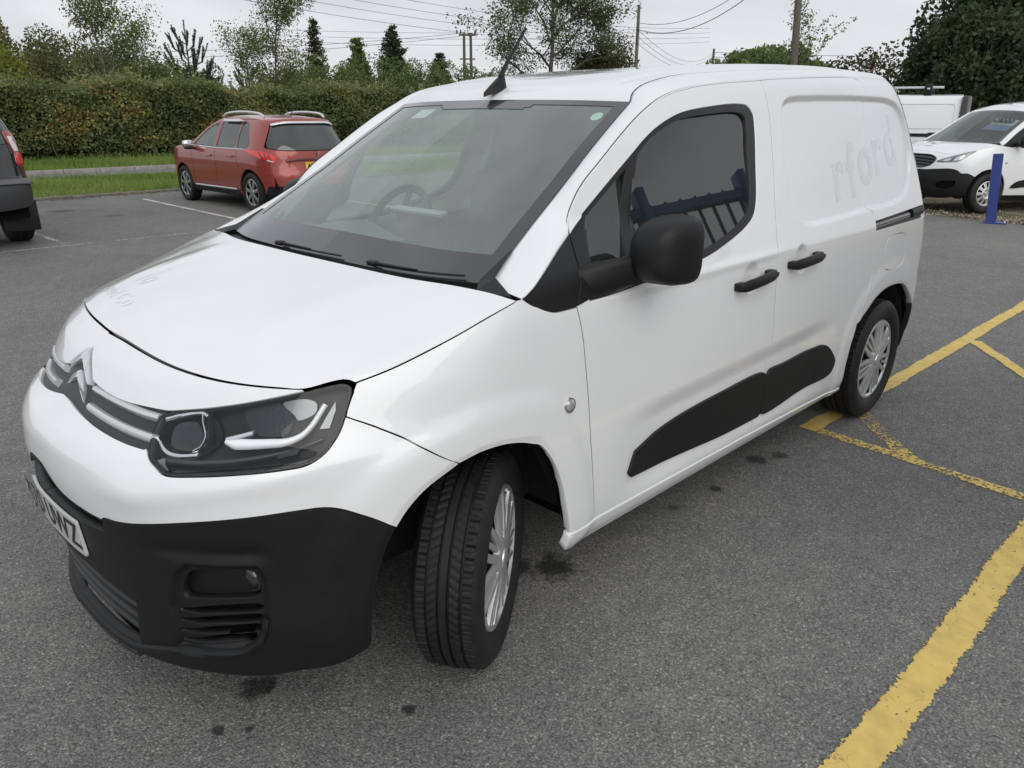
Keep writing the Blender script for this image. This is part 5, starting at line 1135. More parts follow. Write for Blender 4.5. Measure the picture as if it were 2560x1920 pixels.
def conifer(name, loc, H, label, cols, seed, w=.24, lift=.25, tiers=16, dens=1., base=.12, leafs=.07):
    rng = np.random.default_rng(seed); t = empty(name, loc, 0, label, 'tree', 'conifers behind the hedge'); B = MB()
    B.tube([(0, 0, 0), (0.02, 0, H*.5), (0, 0, H)], [H*.018, H*.011, .01], 6); C = []
    for k in range(tiers):
        f = base+(1-base)*k/tiers; R_ = H*w*(1-f)**.8*rng.uniform(.8, 1.1)+.1; m = max(4, int(9*(1-f))+3)
        for i in range(m):
            a = i*2*math.pi/m+k*1.1+rng.uniform(-.25, .25); L = R_*rng.uniform(.75, 1.15); z0 = (f+rng.uniform(-.6, .6)*(1-base)/tiers)*H
            pts = [np.array([math.cos(a)*L*s, math.sin(a)*L*s, z0+lift*L*s*s-.10*L*s+rng.normal(0, .02)]) for s in (0, .35, .7, 1)]
            B.tube(pts, [.02, .015, .01, .004], 4, cap=False)
            nn = int(120*dens*L)+14; s = rng.random(nn)**.7; p = np.stack([np.interp(s, [0, .35, .7, 1], [q[j] for q in pts]) for j in range(3)], 1); C.append(p+rng.normal(0, .06+.06*L, (nn, 3))*np.array([1, 1, .75]))
    B.build('trunk', BARK, t, True, fix=False); C = np.vstack(C)
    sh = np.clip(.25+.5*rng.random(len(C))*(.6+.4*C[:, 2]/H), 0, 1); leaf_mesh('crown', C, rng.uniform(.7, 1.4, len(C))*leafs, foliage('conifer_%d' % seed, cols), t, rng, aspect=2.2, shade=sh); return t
def candle_pine(name, loc, H, label, seed, n=16):
    """young pine with upright bottle-brush shoots"""
    rng = np.random.default_rng(seed); t = empty(name, loc, 0, label, 'tree', 'conifers behind the hedge'); B = MB(); C = []
    B.tube([(0, 0, 0), (.03, 0, H*.5), (0, 0, H)], [.07, .04, .012], 6)
    shoots = [(np.array([0, 0, H*.55]), np.array([0, 0, H]))]
    for k in range(n):
        f = .18+.66*k/n; a = k*2.4; L = H*(.34*(1-f)+.10); q = np.array([0, 0, f*H]); e = q+np.array([math.cos(a)*L*.8, math.sin(a)*L*.8, L*.85]); mid = q+np.array([math.cos(a)*L*.5, math.sin(a)*L*.5, L*.2])
        B.tube([q, mid, e], [.025, .018, .008], 5, cap=False); shoots += [(mid, e), (q*.4+mid*.6, mid)]
        for j in range(3):
            b_ = a+rng.uniform(-.9, .9); e2 = mid+np.array([math.cos(b_)*L*.25, math.sin(b_)*L*.25, L*rng.uniform(.4, .7)]); B.tube([mid, e2], [.014, .006], 4, cap=False); shoots.append((mid, e2))
    for p, q in shoots:
        m = int(220*np.linalg.norm(q-p))+10; s = rng.random(m); C.append(p+(q-p)*s[:, None]+rng.normal(0, .013, (m, 3)))
    B.build('trunk', BARK, t, True, fix=False); C = np.vstack(C)
    leaf_mesh('crown', C, rng.uniform(.02, .04, len(C)), foliage('pine_%d' % seed, [(.05, .07, .055), (.09, .115, .09), (.14, .165, .13)]), t, rng, aspect=2.6); return t
def mound_tree(name, loc, H, W_, label, cols, seed, n=16000, leaf=.12, hang=0., D_=None, kind='tree', group=None, low=.1, clumps=60):
    """dense rounded crown: many leaf clumps through a lumpy volume"""
    rng = np.random.default_rng(seed); t = empty(name, loc, 0, label, kind, group); D_ = D_ or W_
    cc = rng.normal(size=(clumps, 3)); cc /= np.linalg.norm(cc, axis=1, keepdims=True); cc *= rng.uniform(.45, 1., (clumps, 1))**.6; cc = cc*[W_/2, D_/2, H*.5*(1-low)]; cc[:, 2] += H*(.5+low*.5)
    rad = rng.uniform(.10, .20, clumps)*min(W_, H); k = rng.integers(0, clumps, n); d = rng.normal(size=(n, 3)); d /= np.linalg.norm(d, axis=1, keepdims=True)
    C = cc[k]+d*(rad[k]*rng.uniform(.55, 1.05, n)**.5)[:, None]; C[:, 2] -= hang*rng.random(n)**2; C = C[C[:, 2] > .1]; k = k[:len(C)]; tone = rng.random(clumps)
    B = MB(); B.tube([(0, 0, 0), (.05, .02, H*.35), (0, 0, H*.6)], [H*.035, H*.025, H*.01], 7)
    for i in range(14): q = cc[rng.integers(0, clumps)]; B.tube([(0, 0, H*.3), np.array([0, 0, H*.3])*.5+q*.5+rng.normal(0, .1, 3), q], [H*.015, H*.009, .01], 5, cap=False)
    B.build('trunk', BARK, t, True, fix=False)
    sh = np.clip(.10+.45*tone[k]+.30*(d[:len(C), 2]*.5+.5)+rng.normal(0, .10, len(C)), 0, 1)  # top light put into leaf colour: upper side of each clump paler
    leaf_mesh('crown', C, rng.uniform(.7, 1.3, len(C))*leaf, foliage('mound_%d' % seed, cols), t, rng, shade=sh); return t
TB = 'trees behind the hedge'
limb_tree('birch_tree', (10.1, 30, 0), 6.3, 'tall thin birch with sparse leaves above the left of the hedge', G_OLIVE, 31, spread=.40, leaf=.062, nleaf=12000, trunk_r=.07, start=.28, clump=.42, group=TB, bark=mat('pale_bark', (.15, .14, .12), .8, var=.3, vscale=9), split=15, blen=.62)
limb_tree('birch_tree', (16.5, 30, 0), 6.8, 'wispy birch standing above the red car', G_OLIVE, 33, spread=.40, leaf=.060, nleaf=15000, trunk_r=.06, start=.12, clump=.42, group=TB, split=16, blen=.62)
candle_pine('pine_tree', (14.8, 34, 0), 5.4, 'young pine with upright candle shoots behind the hedge', 35, 26)
candle_pine('pine_tree', (17.6, 34, 0), 4.1, 'smaller young pine to the right of the candle pine', 36, 20)
candle_pine('pine_tree', (39.8, 43, 0), 5.1, 'young pine close to the twin pole', 38, 12)
conifer('larch_tree', (22.6, 36, 0), 6.3, 'dark ragged larch behind the wispy birch', [(.030, .036, .016), (.055, .062, .026), (.09, .09, .04)], 41, w=.17, lift=.15, tiers=20, dens=.8)
conifer('spruce_tree', (29.2, 38, 0), 6.6, 'dark green pointed spruce left of the twin pole', G_DARK, 42, w=.28, lift=.22, tiers=26, dens=1.5)
conifer('fir_tree', (23.9, 34, 0), 5.3, 'yellow green leafy spire between larch and spruce', G_GREEN, 43, w=.24, lift=.5, tiers=24, dens=1.5)
conifer('spruce_tree', (34.6, 40, 0), 5.4, 'short pointed spruce just left of the twin pole', [(.018, .026, .014), (.036, .050, .026), (.06, .075, .04)], 44, w=.30, lift=.25, tiers=24, dens=1.5)
mound_tree('willow_tree', (7.4, 40, 0), 5.7, 7.6, 'broad olive willow with hanging branches at the left', [(.075, .08, .03), (.13, .135, .05), (.20, .20, .08), (.27, .25, .11)], 51, 42000, .10, 1.1, group=TB)
mound_tree('willow_tree', (11.6, 41, 0), 4.9, 6.0, 'lower olive willow beside the thin birch', [(.065, .075, .03), (.11, .12, .05), (.17, .17, .075), (.23, .22, .10)], 52, 30000, .10, 1.0, group=TB)
mound_tree('yellow_maple', (6.2, 32.5, 0), 3.75, 3.8, 'bright yellow green maple at the far left edge', G_YEL, 53, 11000, .10, .2, group=TB)
for i, (x, y, h, w, lab) in enumerate([(19.8, 32.5, 3.9, 5.6, 'bushy shrub below the wispy birch'), (24.5, 33, 4.3, 6.0, 'rounded bush below the yellow green spire'), (29.8, 35, 4.2, 6.5, 'dark bush at the foot of the pointed spruce'), (36, 37, 4.0, 7.0, 'bush at the foot of the twin pole'), (12.3, 33, 3.5, 4.0, 'dark bush right of the thin birch'), (15.8, 36, 3.6, 5.0, 'dark bush under the candle pine')]):
    mound_tree('bush', (x, y, 0), h, w, lab, G_GREEN if i % 2 else G_OLIVE, 60+i, 16000, .08, .1, kind='bush', group='bushes behind the hedge', low=0)
limb_tree('ash_tree', (48.3, 42, 0), 11.6, 'big airy deciduous tree rising behind the van roof', [(.035, .05, .018), (.065, .09, .03), (.105, .13, .05), (.15, .16, .07)], 71, spread=.80, levels=4, leaf=.12, nleaf=42000, trunk_r=.24, start=.12, up=.75, clump=.8, gap=.35, split=13, bark=mat('grey_bark', (.11, .10, .075), .9, var=.3, vscale=5))
mound_tree('bush', (53.5, 41, 0), 7.0, 6.5, 'yellowish bush right of the big airy tree', [(.05, .055, .02), (.09, .09, .035), (.14, .13, .055)], 72, 9000, .16, .3, kind='bush')
for i, (x, y, h, w, lab) in enumerate([(140, 74, 12.8, 13, 'far rounded green tree above the van roof'), (152, 74, 14.6, 14, 'tallest of the far round trees above the van roof'), (163, 74, 12.2, 13, 'far round tree nearest the thick pole'), (128, 72, 11.5, 9, 'far small tree at the left of the distant clump')]):
    mound_tree('round_tree', (x, y, 0), h, w, lab, G_GREEN, 80+i, 7000, .5, .5, group='far trees')
for i, (x, y, h, w, dd, lab) in enumerate([(34.5, 6.4, 7.0, 6.0, 6, 'tall dark evergreen at the top right corner'), (29.6, 6.3, 4.6, 4.0, 4, 'lower dark evergreen sloping down behind the parked vans'), (37.5, 2.5, 7.8, 8.5, 7, 'large dark evergreen filling the right edge')]):
    mound_tree('evergreen_tree', (x, y, 0), h, w, lab, G_DARK, 90+i, 42000, .13, .15, dd, low=0, clumps=110, group='dark trees on the right')
mound_tree('bush', (45, 15.5, 0), 5.0, 6, 'brownish shrubs behind the leaning floodlight pole', [(.05, .04, .02), (.07, .07, .03), (.11, .10, .04)], 97, 6000, .14, .2, kind='bush', low=0)
limb_tree('sapling', (38.5, 16.5, 0), 5.0, 'sparse sapling with upright twigs beside the thick pole', G_GREEN, 98, spread=.3, leaf=.09, nleaf=900, trunk_r=.04, up=1., clump=.2, start=.3, split=8)
# ------------------------------------------------------------------ poles and wires
WOOD = mat('pole_wood', (.13, .11, .085), .9, var=.35, vscale=7, bump=.6, bscale=60)
def pole(loc, H, r, label, lean=(0, 0), arms=(), name='telegraph_pole', group='wooden poles'):
    p = empty(name, loc, 0, label, 'pole', group)
    MB().tube([(0, 0, -.3), (lean[0]*.5, lean[1]*.5, H*.5), (lean[0], lean[1], H)], [r*1.15, r, r*.8], 12).build('shaft', WOOD, p, True)
    for z, w, an in arms:
        MB().box((lean[0]*z/H, lean[1]*z/H, z), (w, .09, .09), rz=an, bev=.01).build('cross_arm', WOOD, p)
        for k in (-.45, .45, -.2, .2):
            MB().lathe([(.0, .16), (.03, .15), (.045, .10), (.03, .06), (.015, .0)], 8, (lean[0]*z/H+math.cos(an)*w*k, lean[1]*z/H+math.sin(an)*w*k, z+.05)).build('insulator', mat('ceramic', (.12, .10, .09), .3), p)
    return p
pole((42.95, 30, 0), 8.15, .12, 'thin telegraph pole with stacked insulators right of the big tree', (.0, 0), [(5.9, .5, .6), (6.3, .5, .6), (6.7, .5, .6)])
pole((36.9, 16, 0), 10, .17, 'thick leaning wooden pole above the rear of the van', (-.55, .25))
pole((102.6, 60, 0), 10.3, .20, 'distant pole with cross arms before the far trees', (0, 0), [(9.9, 1.6, .6), (9.2, 1.6, .6)])
hp = empty('twin_pole', (41.7, 45, 0), 0, 'twin wooden pole with equipment left of the big airy tree', 'pole', 'wooden poles')
for dx in (-.2, .2): MB().tube([(dx, -dx, -.3), (dx*.9, -dx*.9, 7.35)], [.13, .10], 10).build('shaft', WOOD, hp, True)
MB().box((0, 0, 7.2), (1.3, .12, .14), rz=-.75).build('cross_arm', WOOD, hp); MB().box((0, 0, 5.5), (1.2, .1, .1), rz=-.75).build('cross_arm', WOOD, hp)
for z in (4.6, 4.2): MB().box((0, 0, z), (.5, .3, .25), rz=-.75, bev=.03).build('switch_box', mat('box_grey', (.12, .12, .11), .6), hp)
for k in (-.8, -.5, .6): MB().lathe([(0, .3), (.05, .28), (.07, .2), (.05, .15), (.07, .1), (.03, 0)], 8, (k*.73, -k*.68, 7.27)).build('insulator', mat('ceramic', (.12, .10, .09), .3), hp)
fl = empty('floodlight_pole', (56.4, 20, 0), 0, 'leaning rusty pole with a floodlight at the right of the van roof', 'pole')
MB().tube([(-.5, 0, 0), (.25, -.1, 5.5)], [.14, .12], 8).build('shaft', mat('rusty_wood', (.14, .08, .06), .9, var=.3), fl, True)
MB().box((-.35, .25, 4.75), (.12, .55, .45), rz=.5, ry=.4, bev=.04).build('floodlight', mat('lamp_grey', (.32, .33, .34), .4, metal=.3), fl)
MB().tube([(.15, 0, 4.9), (-.3, .2, 4.8)], .03, 6).build('bracket', mat('lamp_dark', (.06, .06, .06), .5), fl)
pole((58.5, 19.5, 0), 4.6, .09, 'short thin post right of the floodlight pole', (0.05, 0), name='post')
CAB = mat('cable', (.05, .052, .055), .6)
def wire(a, b, sag, r, label, group='overhead wires'):
    a = np.array(a, float); b = np.array(b, float); t = np.linspace(0, 1, 24); P = a+(b-a)*t[:, None]; P[:, 2] -= sag*4*t*(1-t)
    o = MB().tube(P, r, 5).build('overhead_wire', CAB, None, True); o.location = (0, 0, 0); return tag(o, label, 'wire', group)
# ------------------------------------------------------------------ other vehicles
def mirror_obj(o, parent):
    me = o.data; n = len(me.vertices); co = np.empty(n*3, np.float32); me.vertices.foreach_get('co', co); co = co.reshape(-1, 3).copy(); co[:, 1] *= -1
    c = mirror_copy(o, parent); return c
def center_curve(W, path):   # path in (s,z) starting on the centre line
    P = W.P(*np.array(path).T); P[0, 1] = 0; return P
def seam(W, path, parent, m=None, w=.004, name='panel_gap'):
    o = strip(name, W, path, w, .0015, m or DARK, parent, .0005, None, [(-1, 0), (0, 1), (1, 0)]); return o
def arch_ring(W, cx, cz, r, parent, m, s_off, name='arch_liner', y0=-.60):
    for sg in (1, -1):
        V = []; n = 20
        for k in range(n+1):
            t = math.pi*(-.05+1.1*k/n); x = cx+r*math.cos(t); z = cz+r*math.sin(t); ss_ = np.linspace(.3, 1, 60); bb_ = W.base(ss_, np.full(60, max(.3, z))); yy = (abs(W.base(np.float64(x-W.xk+1), np.float64(max(.25, z)))[1]) if x > W.xk else float(np.interp(x, bb_[:, 0], -bb_[:, 1])))-.02
            for y in (-yy, y0): V.append((x, y*sg, z))
        MB().add(V, [(2*k, 2*k+1, 2*k+3, 2*k+2) for k in range(n)]+[tuple(2*k+1 for k in range(n+1))]).build(name, mat('liner', (.014, .014, .014), .85), parent)
def arcpts(cx, cz, r, a0, a1, n=16): return [(cx+r*math.cos(a0+(a1-a0)*k/n), cz+r*math.sin(a0+(a1-a0)*k/n)) for k in range(n+1)]
TINT = glass_mat('tinted_glass', (.10, .115, .11), 1.9, .04); CLEARG = glass_mat('car_glass', (.55, .64, .60), 1.8, .10)
# ---- red car: the skin's "nose" is its tail
def red_car():
    RED = mat('red_metallic', (.30, .045, .035), .38, metal=.35, coat=1., var=.06, vscale=60)
    root = empty('parked_car', (5.67, 9.85, 0), R(90), 'red crossover car with silver roof rails parked beyond the empty bay', 'car')
    xf = pchip([.2, .3, .45, .60, .68, .78, .92, 1.0, 1.1, 1.25, 1.38, 1.46, 1.52], [-.68, -.755, -.775, -.77, -.745, -.725, -.715, -.69, -.63, -.53, -.44, -.37, -.2])
    wt = pchip([.2, .3, .5, .7, .85, .95, 1.05, 1.2, 1.35, 1.44, 1.5], [.80, .85, .868, .870, .862, .845, .805, .735, .66, .60, .52])
    def ys(x, z):
        w = wt(z); xe = 3.40; r = .75; t = np.clip(x-(xe-r), 0, r*.995); w = w-.36*(t/r)**2.4
        return w-.03*sstep(1.6, 2.4, x)*sstep(1., 1.2, z)
    W = skin_metric(Wrap(xf, ys, .15, 3.0)); _bs = np.linspace(.05, 1, 200); _bx = W.base(_bs, np.full(200, .5))[:, 0]; S = lambda x: x+.85 if x > .15 else float(np.interp(x, _bx, _bs))
    rear_arch = [(S(x), z) for x, z in arcpts(0, .315, .375, R(195), R(-15))]; front_arch = arcpts(S(2.538), .315, .375, R(195), R(-12))
    def X(p): return [(S(x), z) for x, z in p]
    rail = [(.60, 1.415), (.75, 1.440), (.9, 1.452)]+X([(.3, 1.478), (.7, 1.500), (1.0, 1.495), (1.3, 1.470)])
    pil = X([(1.3, 1.470), (1.6, 1.36), (1.9, 1.215), (2.22, 1.04)]); hoodl = X([(2.22, 1.04), (2.6, .995), (2.95, .935), (3.22, .86), (3.34, .80)])
    rw_s, rw_z = .60, 1.415
    out = chain(lin([(0, .44), (.35, .44), (.66, .44)], .03), lin([(.66, .44), rear_arch[1]], .03), lin(rear_arch[1:], .03), lin([rear_arch[-1], (S(.40), .31), (S(2.1), .30), front_arch[0]], .04), lin(front_arch, .03), lin([front_arch[-1], (S(3.1), .28), (S(3.36), .35), (S(3.38), .6), (S(3.34), .80)], .04), cr(hoodl[::-1], .03), cr(pil[::-1], .03), cr(rail[::-1], .03), lin([(.60, 1.415), (.66, 1.20), (.70, 1.05), (.66, 1.02)], .03), cr([(.66, 1.02), (.4, .985), (0, .975)], .03), lin([(0, .975), (0, .44)], .03))
    win_f = lin(X([(1.36, 1.00), (2.10, 1.02), (1.80, 1.235), (1.5, 1.365), (1.28, 1.415), (1.25, 1.0), (1.36, 1.0)]), .03)[:-1]
    win_r = lin(X([(.46, 1.00), (1.18, 1.0), (1.20, 1.425), (.80, 1.435), (.52, 1.42), (.46, 1.0)]), .03)[:-1]
    win_q = cr(X([(.05, 1.02), (.22, 1.00), (.41, 1.0), (.46, 1.415), (.25, 1.39), (.12, 1.20)]), .03, True)
    body = panel('body', [out, win_f, win_r, win_q], RED, root, W, gap=0, depth=.02, step=.04, mirror='join')
    panel('rear_bumper', [chain(lin([(0, .437), (.66, .437)], .03), lin([(.66, .437), (.69, .36), (.695, .23), (0, .20), (0, .437)], .03))], BLACKP, root, W, gap=0, depth=.03, step=.04, mirror='join', off=.002)
    for wn, nm in ((win_f, 'front_window'), (win_r, 'rear_window'), (win_q, 'quarter_window')):
        m = CLEARG if nm == 'front_window' else TINT
        a = panel(nm, [wn], m, root, W, off=-.008, gap=-.006, depth=0, step=.06); mirror_copy(a, root)
        fr = panel('window_frame', [wn, inset(np.array(wn), .018)], BLACKG, root, W, off=-.004, gap=-.002, depth=0, step=.05); mirror_copy(fr, root)
    # tailgate glass wraps between the pillars
    tg = chain(cr([(0, .990), (.4, 1.0), (.63, 1.03)], .03), lin([(.63, 1.03), (.655, 1.10), (.59, 1.36)], .03), cr([(.59, 1.36), (.4, 1.385), (0, 1.395)], .03), lin([(0, 1.395), (0, .990)], .03))
    panel('tailgate_glass', [tg], TINT, root, W, off=-.006, gap=0, depth=0, step=.05, mirror='join'); panel('glass_backing', [tg], DARK, root, W, off=-.05, gap=0, depth=0, step=.08, mirror='join')
    spo = panel('roof_spoiler', [chain(cr([(0, 1.395), (.4, 1.385), (.59, 1.355)], .03), lin([(.59, 1.355), (.60, 1.415)], .02), cr([(.60, 1.415), (.4, 1.440), (0, 1.455)], .03), lin([(0, 1.455), (0, 1.395)], .03))], RED, root, W, off=.02, gap=0, depth=.02, step=.03, mirror='join')
    strip('spoiler_trim', W, cr([(0, 1.400), (.3, 1.396), (.57, 1.362)], .02), .017, .008, SATIN, root, .022, 'join')
    # roof, windscreen, hood
    hdr_r = np.vstack([[(-.385, 0, 1.455)], W.P(*np.array(cr([(.2, 1.452), (.4, 1.440), (.60, 1.415)], .03)).T)]); hdr_f = [(1.42, 0, 1.505), (1.40, -.3, 1.498), tuple(W.P(S(1.3), 1.470))]
    RFc = Coons(Curve(hdr_r), Curve(hdr_f), Curve([(-.385, 0, 1.455), (0, 0, 1.505), (.6, 0, 1.53), (1.1, 0, 1.525), (1.42, 0, 1.505)]), Curve(W.P(*np.array(rail).T)))
    patch('roof', RFc, RED, root, 16, 24, mirror='join', rim=.01)
    base = [(2.42, 0, 1.05), (2.38, -.4, 1.05), tuple(W.P(S(2.22), 1.04))]
    WSc = Coons(Curve(hdr_f), Curve(base), Curve([hdr_f[0], (1.95, 0, 1.31), base[0]]), Curve(W.P(*np.array(pil).T))); patch('windscreen', WSc, CLEARG, root, 14, 14, mirror='join', rim=0)
    fe = [(3.42, 0, .84), (3.38, -.25, .83), tuple(W.P(S(3.34), .80))]
    patch('hood', Coons(Curve(base), Curve(fe), Curve([base[0], (2.9, 0, 1.0), fe[0]]), Curve(W.P(*np.array(hoodl).T))), RED, root, 14, 16, mirror='join', rim=.01)
    zs = np.linspace(.28, .82, 8); e = W.P(np.full(8, S(3.37)), zs); V = np.concatenate([np.stack([e[:, 0]+.06*(1-k*k), e[:, 1]*-k, e[:, 2]], 1) for k in np.linspace(-1, 1, 9)]); mesh('front_bumper', V, grid_faces(9, 8), RED, root, True)
    # chrome belt strip, door seams, handles, cladding
    for sg in (0, 1):
        P_ = []
        a = strip('belt_trim', W, lin(X([(.20, .992), (1.2, .992), (2.05, 1.008)]), .05), .008, .006, SATIN, root)
        b_ = seam(W, lin(X([(1.22, 1.43), (1.20, 1.0), (1.16, .6), (1.18, .33)]), .04), root); c_ = seam(W, cr(X([(.42, .99), (.40, .80), (.36, .66)]), .04), root); d_ = seam(W, cr(X([(2.15, 1.03), (2.10, .8), (2.08, .35)]), .04), root)
        cl = panel('sill_cladding', [lin(X([(.38, .34), (2.14, .33), (2.14, .235), (.38, .24), (.38, .34)]), .05)[:-1]], BLACKP, root, W, off=.010, gap=0, depth=.03, step=.06)
        st = strip('sill_trim', W, lin(X([(.48, .345), (2.05, .335)]), .05), .014, .008, SATIN, root, .010)
        for ar, nm in ((rear_arch, 0), (front_arch, 1)): pass
        h1 = strip('door_handle', W, lin(X([(.52, .87), (.70, .872)]), .03), .015, .03, RED, root); h2 = strip('door_handle', W, lin(X([(1.32, .855), (1.50, .857)]), .03), .015, .03, RED, root)
        objs = [a, b_, c_, d_, cl, st, h1, h2]
        for o in objs: mirror_copy(o, root)
        break
    # roof rails
    for sg in (-1, 1):
        pts = [(x, sg*y, z) for x, y, z in ((-.10, .555, 1.485), (-.02, .56, 1.53), (.25, .57, 1.56), (.65, .575, 1.57), (1.0, .575, 1.555), (1.18, .575, 1.53), (1.25, .575, 1.495))]
        MB().tube(cr(pts, .06), .020, 8).build('roof_rail', SATIN, root, True)
        a = MB(); a.add([(.40, sg*.640, 1.435), (.62, sg*.628, 1.462), (1.12, sg*.632, 1.458), (1.16, sg*.66, 1.425), (.55, sg*.672, 1.423)], [(0, 1, 2, 3, 4)]); a.build('frame_trim', SATIN, root)
    # tail lights, badge, plate
    TL = mat('tail_red', (.72, .03, .025), .2, coat=1.); TL2 = mat('tail_dark', (.12, .004, .006), .15, coat=1.); CW = mat('lamp_white', (.6, .58, .56), .15, coat=1.)
    tl = panel('tail_light', [cr([(.50, .80), (.55, .83), (.70, .86), (.84, .90), (1.0, .97), (1.02, .985), (.84, .975), (.70, .965), (.56, .935), (.48, .88)], .02, True)], TL, root, W, off=.018, gap=0, depth=.03, step=.03)
    strip('claw', W, cr([(.53, .83), (.57, .88), (.60, .945)], .02), .010, .006, TL2, tl, .018); strip('claw', W, cr([(.60, .845), (.64, .90), (.67, .955)], .02), .010, .006, TL2, tl, .018); strip('claw', W, cr([(.68, .87), (.73, .915), (.77, .965)], .02), .010, .006, TL2, tl, .018); strip('reverse_lamp', W, lin([(.52, .815), (.62, .838)], .02), .010, .006, CW, tl, .018)
    mirror_copy(tl, root)
    panel('plate_recess', [chain(lin([(0, .70), (.27, .70), (.30, .80), (.25, .835), (0, .84), (0, .70)], .03))], RED, root, W, off=-.0, gap=0, depth=.0, step=.05, mirror='join') if False else None
    strip('tailgate_lip', W, cr([(0, .845), (.2, .842), (.33, .825)], .03), .022, .012, mat('red_deep', (.10, .012, .012), .4, coat=.5), root, .0, 'join')
    pl = panel('number_plate', [lin([(0, .805), (.098, .805), (.098, .695), (0, .695), (0, .805)], .02)[:-1]], mat('plate_yellow', (.72, .46, .02), .35, coat=.4), root, W, off=.014, gap=0, depth=.01, step=.03, mirror='join')
    V, F = text_mesh('AP16 ZWN', .095, .002); xx = W.base(np.float64(.05), np.float64(.75))[0]
    mesh('plate_characters', np.stack([np.full(len(V), xx-.022), -V[:, 0]*.95, .75+V[:, 1]], 1), [f for f in F], mat('plate_black', (.012, .012, .012), .5), pl)
    bd = MB(); bd.add([(-.735, -.035, .93), (-.735, .0, .885), (-.735, .04, .865), (-.735, .012, .905), (-.735, .03, .955), (-.735, -.01, .975), (-.735, -.045, .955)], [(0, 1, 2, 3, 4, 5, 6)]); bd.build('badge', CHROME, root)
    MB().box((-.738, 0, .852), (.004, .16, .014)).build('badge_script', CHROME, root)
    MB().box((-.50, .06, 1.06), (.05, .40, .03), bev=.01, rz=.06).build('rear_wiper', SEAL, root)
    MB().tube([(.05, 0, 1.50), (-.12, 0, 1.66)], [.006, .003], 6).build('aerial', SEAL, root)
    # door mirrors, interior, wheels
    for sg in (-1, 1):
        MB().box((2.02, sg*.945, 1.03), (.13, .19, .13), bev=.045).build('door_mirror', CHROME if sg > 0 else RED, root, True); MB().box((2.0, sg*.93, .965), (.12, .16, .05), bev=.02).build('mirror_foot', BLACKP, root)
    MB().prism([(-.6, .4), (3.2, .4), (3.1, .8), (2.2, .92), (-.45, .92)], -.72, .72).build('cabin_floor', DARK, root)
    for y in (-.36, .36):
        MB().box((.35, y, 1.02), (.15, .5, .55), bev=.05, ry=-.2).build('seat', mat('seat_cloth', (.03, .031, .034), .9), root); MB().box((1.35, y, 1.05), (.15, .5, .6), bev=.05, ry=-.2).build('seat', mat('seat_cloth', (.03, .031, .034), .9), root)
    for cx in (0, 2.538):
        arch_ring(W, cx, .315, .375, root, None, 0)
        for sg in (-1, 1): make_wheel(root, (cx, sg*.765, .316), 0, sg, .316, .20, .212, 'alloy', 64, mat('alloy_two_tone', (.42, .43, .44), .25, metal=.9))
red_car()
